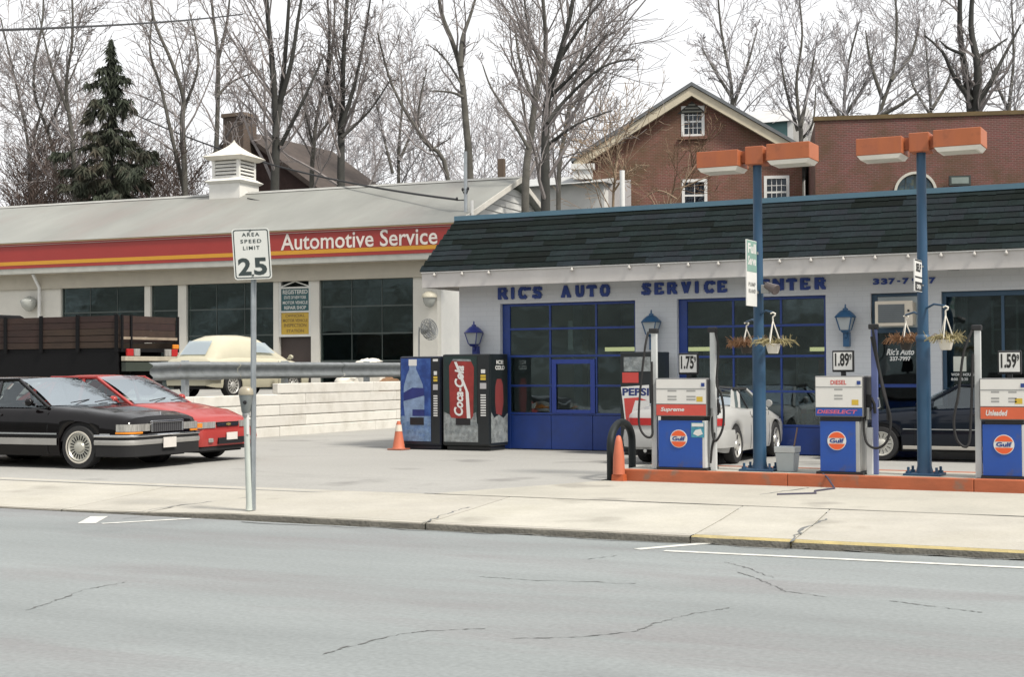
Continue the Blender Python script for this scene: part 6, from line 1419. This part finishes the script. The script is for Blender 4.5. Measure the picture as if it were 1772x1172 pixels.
# brown house and chimney behind the cupola
YL = 66.0; t = thing('brown_house', 'dark brown gabled house behind the cupola', 'house', (Hh(440, 300, YL).x, YL, 2.3))
rg = Hh(424, 236, YL); e2 = Hh(552, 332, YL); xl_ = Hh(384, 300, YL).x
part('wall', MB().extr([V(xl_, YL, 2), V(e2.x, YL, 2), V(e2.x, YL, e2.z), V(rg.x, YL, rg.z), V(xl_, YL, rg.z - .9)], (0, 8, 0)), M('dark brown shingle', (.06, .035, .03), .9, var=.3, vs=3, bump=.3, bs=10), t)
part('roof', MB().extr([V(rg.x, YL - .4, rg.z + .02), V(e2.x + .3, YL - .4, e2.z - .2), V(e2.x + .3, YL - .4, e2.z + .1), V(rg.x, YL - .4, rg.z + .3)], (0, 9, 0)).extr([V(rg.x - .001, YL - .41, rg.z + .3), V(xl_ - .3, YL - .41, rg.z - .75), V(xl_ - .3, YL - .41, rg.z - 1.0), V(rg.x - .001, YL - .41, rg.z + .02)], (0, 9, 0)), M('mossy roof', (.06, .045, .038), .9, var=.3), t)
a = Hh(386, 262, YL - 1); b = Hh(421, 200, YL - 1)
chm = part('chimney', MB().box(a.x, b.x, YL - 1, YL + .2, 4, b.z), MBRICK('dark chimney brick', (.10, .06, .045), (.07, .05, .04), (.12, .10, .08)), t)
part('chimney_cap', MB().box(a.x - .08, b.x + .08, YL - 1.08, YL + .28, b.z + .001, b.z + .2), M('chimney cap', (.16, .12, .09), .9), chm)
# small white house behind the near twin tree
YS = 60.0; a = Hh(934, 365, YS); b = Hh(990, 306, YS)
t = thing('white_cottage', 'small white sided house left of the brick gable', 'house', (a.x, YS, 1.9)); 
for k in range(14): part('siding_board', MB().box(a.x - 4, b.x + 1.5, YS + .0, YS + .12, 1.8 + k * .42, 2.2 + k * .42), M('white siding', (.60, .60, .58), .7, var=.1), t) if 1.8 + k * .42 < b.z - .3 else None
part('roof', MB().extr([V(a.x - 4.3, YS - .4, b.z - .35), V(a.x - 4.3, YS + 3, b.z + .45), V(a.x - 4.3, YS + 6, b.z - .35)], (b.x - a.x + 6.0, 0, 0)), M('pale grey roof', (.42, .43, .43), .8, var=.15), t)
part('wall', MB().box(a.x - 4, b.x + 1.5, YS + .121, YS + 5.5, 1.8, b.z - .36), M('white siding', (.60, .60, .58), .7), t)
# ------------------------------------------------------------------ bare trees
bark = M('grey brown bark', (.10, .095, .083), .95, var=.35, vs=3, bump=.4, bs=12); barkd = M('dark wet bark', (.042, .042, .038), .95, var=.3, vs=3); twigm = M('twig brown with flare', (.24, .215, .21), .95, var=.3); twigp = M('twig grey mauve with flare', (.38, .36, .37), .95, var=.3); pale_b = M('pale tan stems', (.30, .22, .15), .9, var=.25)  # twigs and grey bark lightened in colour for flare against the sky
def rvec(rr): return V(rr.gauss(0, 1), rr.gauss(0, 1), rr.gauss(0, 1)).normalized()
def grow(q, p, d, L, r_, lvl, rr, mx_, kid, px1, droop=0.0):
    n = 4 if lvl <= 1 else (3 if lvl == 2 else 2); pts = [p]; dd = d.copy()
    for i in range(n):
        dd = (dd + rvec(rr) * (.16 + .05 * lvl) + V(0, 0, .10 - droop)).normalized(); pts.append(pts[-1] + dd * (L / n))
    rs = [max(r_ * (1 - .62 * i / n), px1) for i in range(n + 1)]
    q.tube(pts, rs, 5 if lvl <= 1 else 3, cap=False)
    if lvl >= mx_: return
    nk = kid[min(lvl - 1, len(kid) - 1)]; nk = nk + rr.randint(-1, 1)
    for k in range(nk):
        u = .18 + .8 * (k + rr.random()) / nk; i = min(int(u * n), n - 1); pp = pts[i].lerp(pts[i + 1], u * n - i); ax = (pts[i + 1] - pts[i]).normalized()
        sd = rvec(rr); sd = (sd - ax * sd.dot(ax)).normalized(); an = rr.uniform(.5, .95)
        grow(q, pp, (ax * math.cos(an) + sd * math.sin(an)).normalized(), L * rr.uniform(.36, .62) * (1.15 - .5 * u), r_ * (1 - .62 * u) * .55, lvl + 1, rr, mx_, kid, px1, droop)
def bare_tree(label, D_, stems, seed, name='bare_tree', tm=None, cm=None, kid=(6, 5, 3), mx_=3, step=1.05, lf=.32, group='bare winter trees behind the buildings', up=.0, ground=True, minr=.011, t0=.18):
    rr = random.Random(seed); tm = tm or bark; cm = cm or twigm; minr = .00018 * D_
    b0_ = atD(*stems[0][0][0], D_); gzv = hill(b0_.x, b0_.y)
    t = thing(name, label, 'tree', (b0_.x, b0_.y, gzv), group=group); qt, qc = MB(), MB()
    for si, (pts, rpx) in enumerate(stems):
        P = [atD(x, y, D_) + FW * rr.uniform(-.4, .4) for x, y in pts]
        if si == 0 and ground and P[0].z > gzv: P.insert(0, V(P[0].x, P[0].y, gzv - .1))
        Q = []
        for i in range(len(P) - 1):
            p0, p1, p2, p3 = P[max(i - 1, 0)], P[i], P[i + 1], P[min(i + 2, len(P) - 1)]
            for k in range(4): s_ = k / 4; Q.append(.5 * ((2 * p1) + (p2 - p0) * s_ + (2 * p0 - 5 * p1 + 4 * p2 - p3) * s_ * s_ + (3 * p1 - p0 - 3 * p2 + p3) * s_ ** 3))
        Q.append(P[-1]); R0 = rpx * D_ / PF; n = len(Q)
        rs = [R0 * (1 - .72 * i / (n - 1)) for i in range(n)]; qt.tube(Q, rs, 8)
        ln = sum((Q[i + 1] - Q[i]).length for i in range(n - 1)); nl = max(4, int(ln / step))
        for k in range(nl):
            u = t0 + (1 - t0) * (k + rr.random()) / nl if si == 0 else .1 + .9 * (k + rr.random()) / nl
            i = min(int(u * (n - 1)), n - 2); pp = Q[i].lerp(Q[i + 1], u * (n - 1) - i); ax = (Q[i + 1] - Q[i]).normalized(); sd = rvec(rr); sd = (sd - ax * sd.dot(ax)).normalized(); an = rr.uniform(.55, 1.0) * (1.1 - .35 * u)
            grow(qc, pp, (ax * math.cos(an) + sd * math.sin(an)).normalized(), min(ln, 16) * lf * rr.uniform(.6, 1.15) * (1.1 - .55 * u), max(rs[i] * .42, .02), 1, rr, mx_, kid, minr)
    part('trunk', qt, tm, t, smooth=60); part('crown', qc, cm, t)
    return t
BT = bare_tree
BT('slender bare tree rising in front of the dark conifer', 70, [([(132, 345), (122, 240), (112, 150), (128, 60), (122, -70)], 5), ([(118, 200), (90, 120), (70, 20)], 3)], 1, kid=(7, 6, 4))
BT('thin bare tree with crooked trunk left of the dark conifer', 72, [([(92, 348), (86, 250), (62, 150), (78, 30), (70, -60)], 4), ([(80, 230), (120, 150), (150, 60)], 2.5)], 2, kid=(7, 6, 4))
BT('leaning thin bare tree far left of the dark conifer', 74, [([(55, 350), (48, 250), (30, 150), (0, 30)], 4), ([(50, 260), (80, 170), (110, 60)], 2.5)], 3, kid=(7, 6, 4))
BT('forked bare tree standing right of the dark conifer', 68, [([(322, 340), (318, 215), (318, 170), (300, 110), (268, 30), (262, -60)], 6), ([(316, 330), (300, 240), (278, 150), (262, 90), (268, 20)], 4), ([(318, 185), (345, 110), (330, 20)], 3)], 4, step=1.4)
BT('tall straight bare tree behind the brick chimney and cupola', 76, [([(372, 335), (375, 200), (376, 100), (366, 20), (360, -60)], 5.5), ([(376, 98), (392, 40), (402, -30)], 3.5), ([(374, 170), (400, 140), (450, 120)], 3)], 5, step=1.5)
BT('dark bare tree with three upright stems right of the cupola', 62, [([(474, 335), (476, 230), (472, 120), (464, 20), (460, -70)], 9), ([(478, 240), (486, 150), (498, 40), (505, -60)], 6), ([(482, 180), (505, 110), (520, 20), (535, -60)], 5), ([(485, 250), (530, 170), (560, 90)], 4)], 6, tm=barkd, kid=(6, 5, 4), step=1.2)
BT('low branching bare tree over the grey station roof', 66, [([(540, 330), (545, 250), (550, 190), (575, 100), (580, -10)], 5), ([(543, 260), (530, 200), (520, 130)], 3), ([(545, 240), (580, 190), (610, 130)], 3)], 7, kid=(6, 5, 4))
BT('straight dark bare tree with ascending limbs above the red fascia', 64, [([(591, 330), (590, 200), (596, 100), (604, -60)], 8.5), ([(588, 230), (566, 150), (572, 60), (562, -60)], 4.5), ([(592, 220), (615, 150), (630, 60), (645, -20)], 4), ([(593, 240), (640, 190), (675, 140)], 3)], 8, tm=barkd, kid=(7, 5, 4), step=1.1)
BT('strongly leaning bare tree above the grey station roof', 64, [([(776, 315), (735, 245), (700, 190), (672, 130), (655, 60)], 5), ([(722, 225), (728, 170), (740, 120)], 2.5), ([(745, 262), (760, 250), (780, 240)], 2.5)], 9, kid=(5, 4, 3), lf=.24)
BT('mauve twigged bushy tree behind the station ridge', 84, [([(690, 330), (690, 260), (696, 180), (694, 120)], 4), ([(680, 300), (662, 230), (650, 170)], 3), ([(692, 280), (715, 220), (730, 160)], 3)], 10, cm=twigp, kid=(6, 6, 4), step=.7, lf=.42)
BT('tall smooth bare tree beside the service mast', 58, [([(813, 320), (806, 210), (797, 120), (782, 70), (764, 20), (750, -70)], 8), ([(798, 118), (800, 70), (815, 20), (835, -50)], 5), ([(801, 150), (770, 100), (745, 80)], 2.5), ([(803, 170), (780, 160), (742, 158)], 3)], 11, tm=bark, kid=(4, 4, 3), step=1.9, lf=.22, t0=.4)
BT('large dark bare tree rising behind the blue roof edge', 46, [([(944, 380), (944, 240), (948, 170), (968, 100), (988, 20), (1005, -90)], 10), ([(946, 215), (980, 170), (1040, 120), (1100, 100)], 4), ([(952, 165), (1000, 120), (1050, 60)], 4), ([(946, 250), (1000, 215), (1060, 190)], 3.5), ([(972, 95), (1010, 40), (1060, -20)], 4)], 12, tm=barkd, kid=(7, 6, 4), step=.75, lf=.34)
BT('bare tree with pale bark close behind its darker twin', 52, [([(909, 340), (918, 240), (930, 150), (944, 90), (940, 10), (930, -80)], 8), ([(925, 180), (900, 110), (890, 30)], 4), ([(938, 110), (915, 50), (905, -30)], 3.5), ([(915, 260), (880, 200), (850, 150), (835, 110)], 3.5)], 13, kid=(6, 5, 4), step=1.0)
BT('thin bare tree right of the twin trees by the gable', 56, [([(966, 330), (976, 240), (990, 160), (1010, 80), (1030, -40)], 5), ([(985, 190), (1030, 130), (1080, 60)], 3)], 14, kid=(6, 5, 4))
BT('bare tree standing behind the gable peak of the brick house', 96, [([(1268, 260), (1264, 150), (1250, 60), (1240, -20)], 5), ([(1266, 190), (1290, 120), (1310, 50)], 4), ([(1265, 170), (1235, 120), (1215, 80)], 3.5)], 15, cm=twigp, kid=(6, 6, 4), lf=.36)
BT('multi stemmed bare tree behind the pale dormer house', 72, [([(1386, 260), (1382, 200), (1378, 140), (1388, 60), (1380, -20)], 4.5), ([(1384, 220), (1400, 150), (1415, 70)], 4), ([(1382, 225), (1362, 150), (1350, 80)], 3.5), ([(1388, 240), (1404, 215), (1410, 150)], 3)], 16, cm=twigp, kid=(6, 6, 4), lf=.30)
BT('rounded bare tree behind the left end of the brick hall', 92, [([(1460, 250), (1462, 190), (1468, 120), (1485, 40)], 5), ([(1460, 215), (1430, 160), (1415, 120)], 4), ([(1462, 200), (1500, 140), (1510, 80)], 4)], 17, cm=twigp, kid=(6, 6, 4), lf=.34)
BT('spreading bare tree behind the middle of the brick hall', 88, [([(1508, 250), (1525, 190), (1545, 120), (1550, 30), (1545, -20)], 5), ([(1515, 205), (1560, 180), (1600, 150)], 4.5), ([(1530, 170), (1510, 110), (1500, 50)], 4), ([(1540, 140), (1580, 90), (1595, 30)], 4)], 18, cm=twigp, kid=(6, 6, 4), lf=.32)
BT('bare bushy tree behind the hall left of the large forked tree', 94, [([(1610, 250), (1612, 180), (1605, 110), (1600, 50)], 4), ([(1610, 190), (1640, 140), (1650, 90)], 3.5), ([(1608, 200), (1580, 150), (1570, 110)], 3)], 19, cm=twigp, kid=(8, 6, 4), lf=.4)
BT('large dark forked tree behind the right end of the brick hall', 76, [([(1684, 240), (1682, 190), (1672, 120), (1664, 40), (1662, -70)], 11), ([(1688, 190), (1690, 120), (1684, 40), (1690, -70)], 9), ([(1678, 175), (1650, 130), (1630, 90), (1600, 60)], 5), ([(1692, 175), (1715, 140), (1735, 105), (1770, 40)], 6), ([(1690, 100), (1715, 85), (1745, 65)], 4), ([(1665, 95), (1640, 85), (1625, 70)], 3.5)], 20, tm=barkd, kid=(5, 5, 4), step=1.5, lf=.24)
BT('bare tree beyond the forked tree past the end of the hall', 98, [([(1745, 250), (1748, 180), (1755, 100), (1750, 0)], 5), ([(1748, 190), (1725, 140), (1715, 100)], 3.5)], 21, cm=twigp, kid=(6, 6, 4), lf=.36)
BT('pale stemmed bare shrub growing against the brick gable', 57, [([(1062, 360), (1063, 310), (1052, 270), (1045, 220)], 3), ([(1063, 320), (1072, 260), (1090, 215)], 2.5), ([(1063, 330), (1085, 300), (1110, 285)], 2)], 22, name='bare_shrub', tm=pale_b, cm=pale_b, kid=(5, 4), mx_=3, step=.5, lf=.4, group='bare shrubs and vines by the brick house', t0=.1)
BT('pale bare vine climbing the brick gable beside its lower window', 60.5, [([(1160, 360), (1185, 320), (1200, 285), (1206, 255)], 2), ([(1170, 345), (1140, 330), (1110, 345)], 1.6), ([(1180, 325), (1240, 300), (1290, 290)], 1.4)], 23, name='bare_vine', tm=pale_b, cm=M('vine brown', (.2, .13, .08), .9, var=.3), kid=(4, 3), mx_=3, step=.6, lf=.3, group='bare shrubs and vines by the brick house', t0=.1)
# far wood and undergrowth that read as one mass
def wood(name, label, n, D0, D1, pxr, topy, mt, seed, lf, kid, step, rp):
    rr = random.Random(seed); q = MB()
    for k in range(n):
        D_ = rr.uniform(D0, D1); px = rr.uniform(*pxr); ty = rr.uniform(*topy); tp = atD(px + rr.uniform(-15, 15), ty, D_); g = hill(tp.x, tp.y)
        b = V(tp.x + rr.uniform(-.8, .8), tp.y, g); P = [b.lerp(tp, u) + V(rr.uniform(-.25, .25), 0, 0) * u for u in (0, .3, .6, 1)]; R0 = rp * D_ / PF
        q.tube(P, [R0, R0 * .8, R0 * .5, R0 * .2], 5, cap=False); ln = (tp - b).length
        for j in range(int(ln / step)):
            u = .15 + .85 * rr.random(); i = min(int(u * 3), 2); pp = P[i].lerp(P[i + 1], u * 3 - i); a_ = rr.uniform(0, 6.28)
            grow(q, pp, V(math.cos(a_) * .8, math.sin(a_) * .8, .7).normalized(), ln * lf * rr.uniform(.5, 1.1) * (1.1 - .6 * u), R0 * .3, 2, rr, 3, kid, .00017 * D_)
    o = obj(name, q.mesh(name), mt); o['label'] = label; o['category'] = 'trees'; o['kind'] = 'stuff'
wood('far_wood', 'far leafless wood along the hill behind the buildings', 60, 100, 130, (30, 1130), (130, 280), twigp, 31, .34, (6, 6), .5, 2.2)
wood('far_wood_right', 'far leafless wood on the hill behind the brick hall', 26, 100, 125, (1180, 1790), (60, 190), twigp, 32, .34, (6, 6), .55, 2.2) if False else None
wood('undergrowth', 'dense leafless undergrowth beneath the conifer behind the roof', 60, 66, 84, (30, 345), (255, 330), M('undergrowth brown', (.085, .06, .05), .95, var=.4), 33, .36, (7, 5), .22, 1.6)
# conifer
D_ = 67; rr = random.Random(5); b = atD(190, 345, D_); g = hill(b.x, b.y); tp = atD(190, 68, D_)
t = thing('conifer_tree', 'ragged dark conifer behind the left end of the grey roof', 'tree', (b.x, b.y, g)); h = tp.z - g
part('trunk', MB().tube([V(b.x, b.y, g - .1), V(b.x, b.y, g + h * .5), V(tp.x, b.y, tp.z)], [.28, .18, .03], 10), barkd, t, smooth=60)
qb, ql = MB(), MB()
wid = [(0, .1), (.08, .25), (.16, .5), (.22, 1.0), (.30, 1.75), (.42, 1.7), (.50, 1.0), (.56, .8), (.64, 1.9), (.74, 2.6), (.86, 2.9), (1, 2.3)]
zt0_, zb0_ = tp.z, atD(190, 342, D_).z
tiers = [(k + rr.uniform(-.3, .3)) / 26 for k in range(1, 27)]
def spray(pp, d_, s0, s1, n_):
    for j in range(n_):
        s_ = rr.uniform(s0, s1); hd_ = (rvec(rr) * .6 + d_ * .2 - V(0, 0, .85)).normalized(); sd = hd_.cross(rvec(rr)).normalized() * s_ * .2; o2 = pp + rvec(rr) * .09
        ql.poly([o2 - sd, o2 + sd, o2 + hd_ * s_ * 1.7])
for v_ in tiers:
    nbr = 3 + int(v_ * 5); a0 = rr.uniform(0, 6.28)
    for k in range(nbr):
        if rr.random() < .36: continue
        z = zt0_ + (zb0_ - zt0_) * min(1, v_ + rr.uniform(-.015, .015)); a_ = a0 + 6.28 * k / nbr + rr.uniform(-.5, .5); L = lerpf(wid, v_) * rr.choice((.3, .55, .8, 1.05)) * rr.uniform(.75, 1.15)
        d_ = V(math.cos(a_), math.sin(a_), 0); o_ = V(b.x + (tp.x - b.x) * (1 - v_), b.y, z); P = [o_, o_ + d_ * L * .4 + V(0, 0, .04 * L), o_ + d_ * L * .75 - V(0, 0, .12 * L), o_ + d_ * L - V(0, 0, .1 * L)]
        qb.tube(P, [.04, .03, .02, .006], 4, cap=False)
        for j in range(int(5 + L * 17)):
            u = rr.random() ** .55; i = min(int(u * 3), 2); spray(P[i].lerp(P[i + 1], u * 3 - i), d_, .12, .34, 4)
for j in range(160):
    v_ = rr.random() * .35; spray(V(b.x + (tp.x - b.x) * (1 - v_), b.y, zt0_ + (zb0_ - zt0_) * v_), V(rr.uniform(-1, 1), rr.uniform(-1, 1), 0), .12, .3, 3)
part('branches', qb, barkd, t, kind='stuff')
cl = M('conifer needles', (.038, .048, .03), .9, var=.5, vs=1.2, stain=(.075, .052, .036), sfac=.95, ss=.5); part('crown', ql, cl, t)
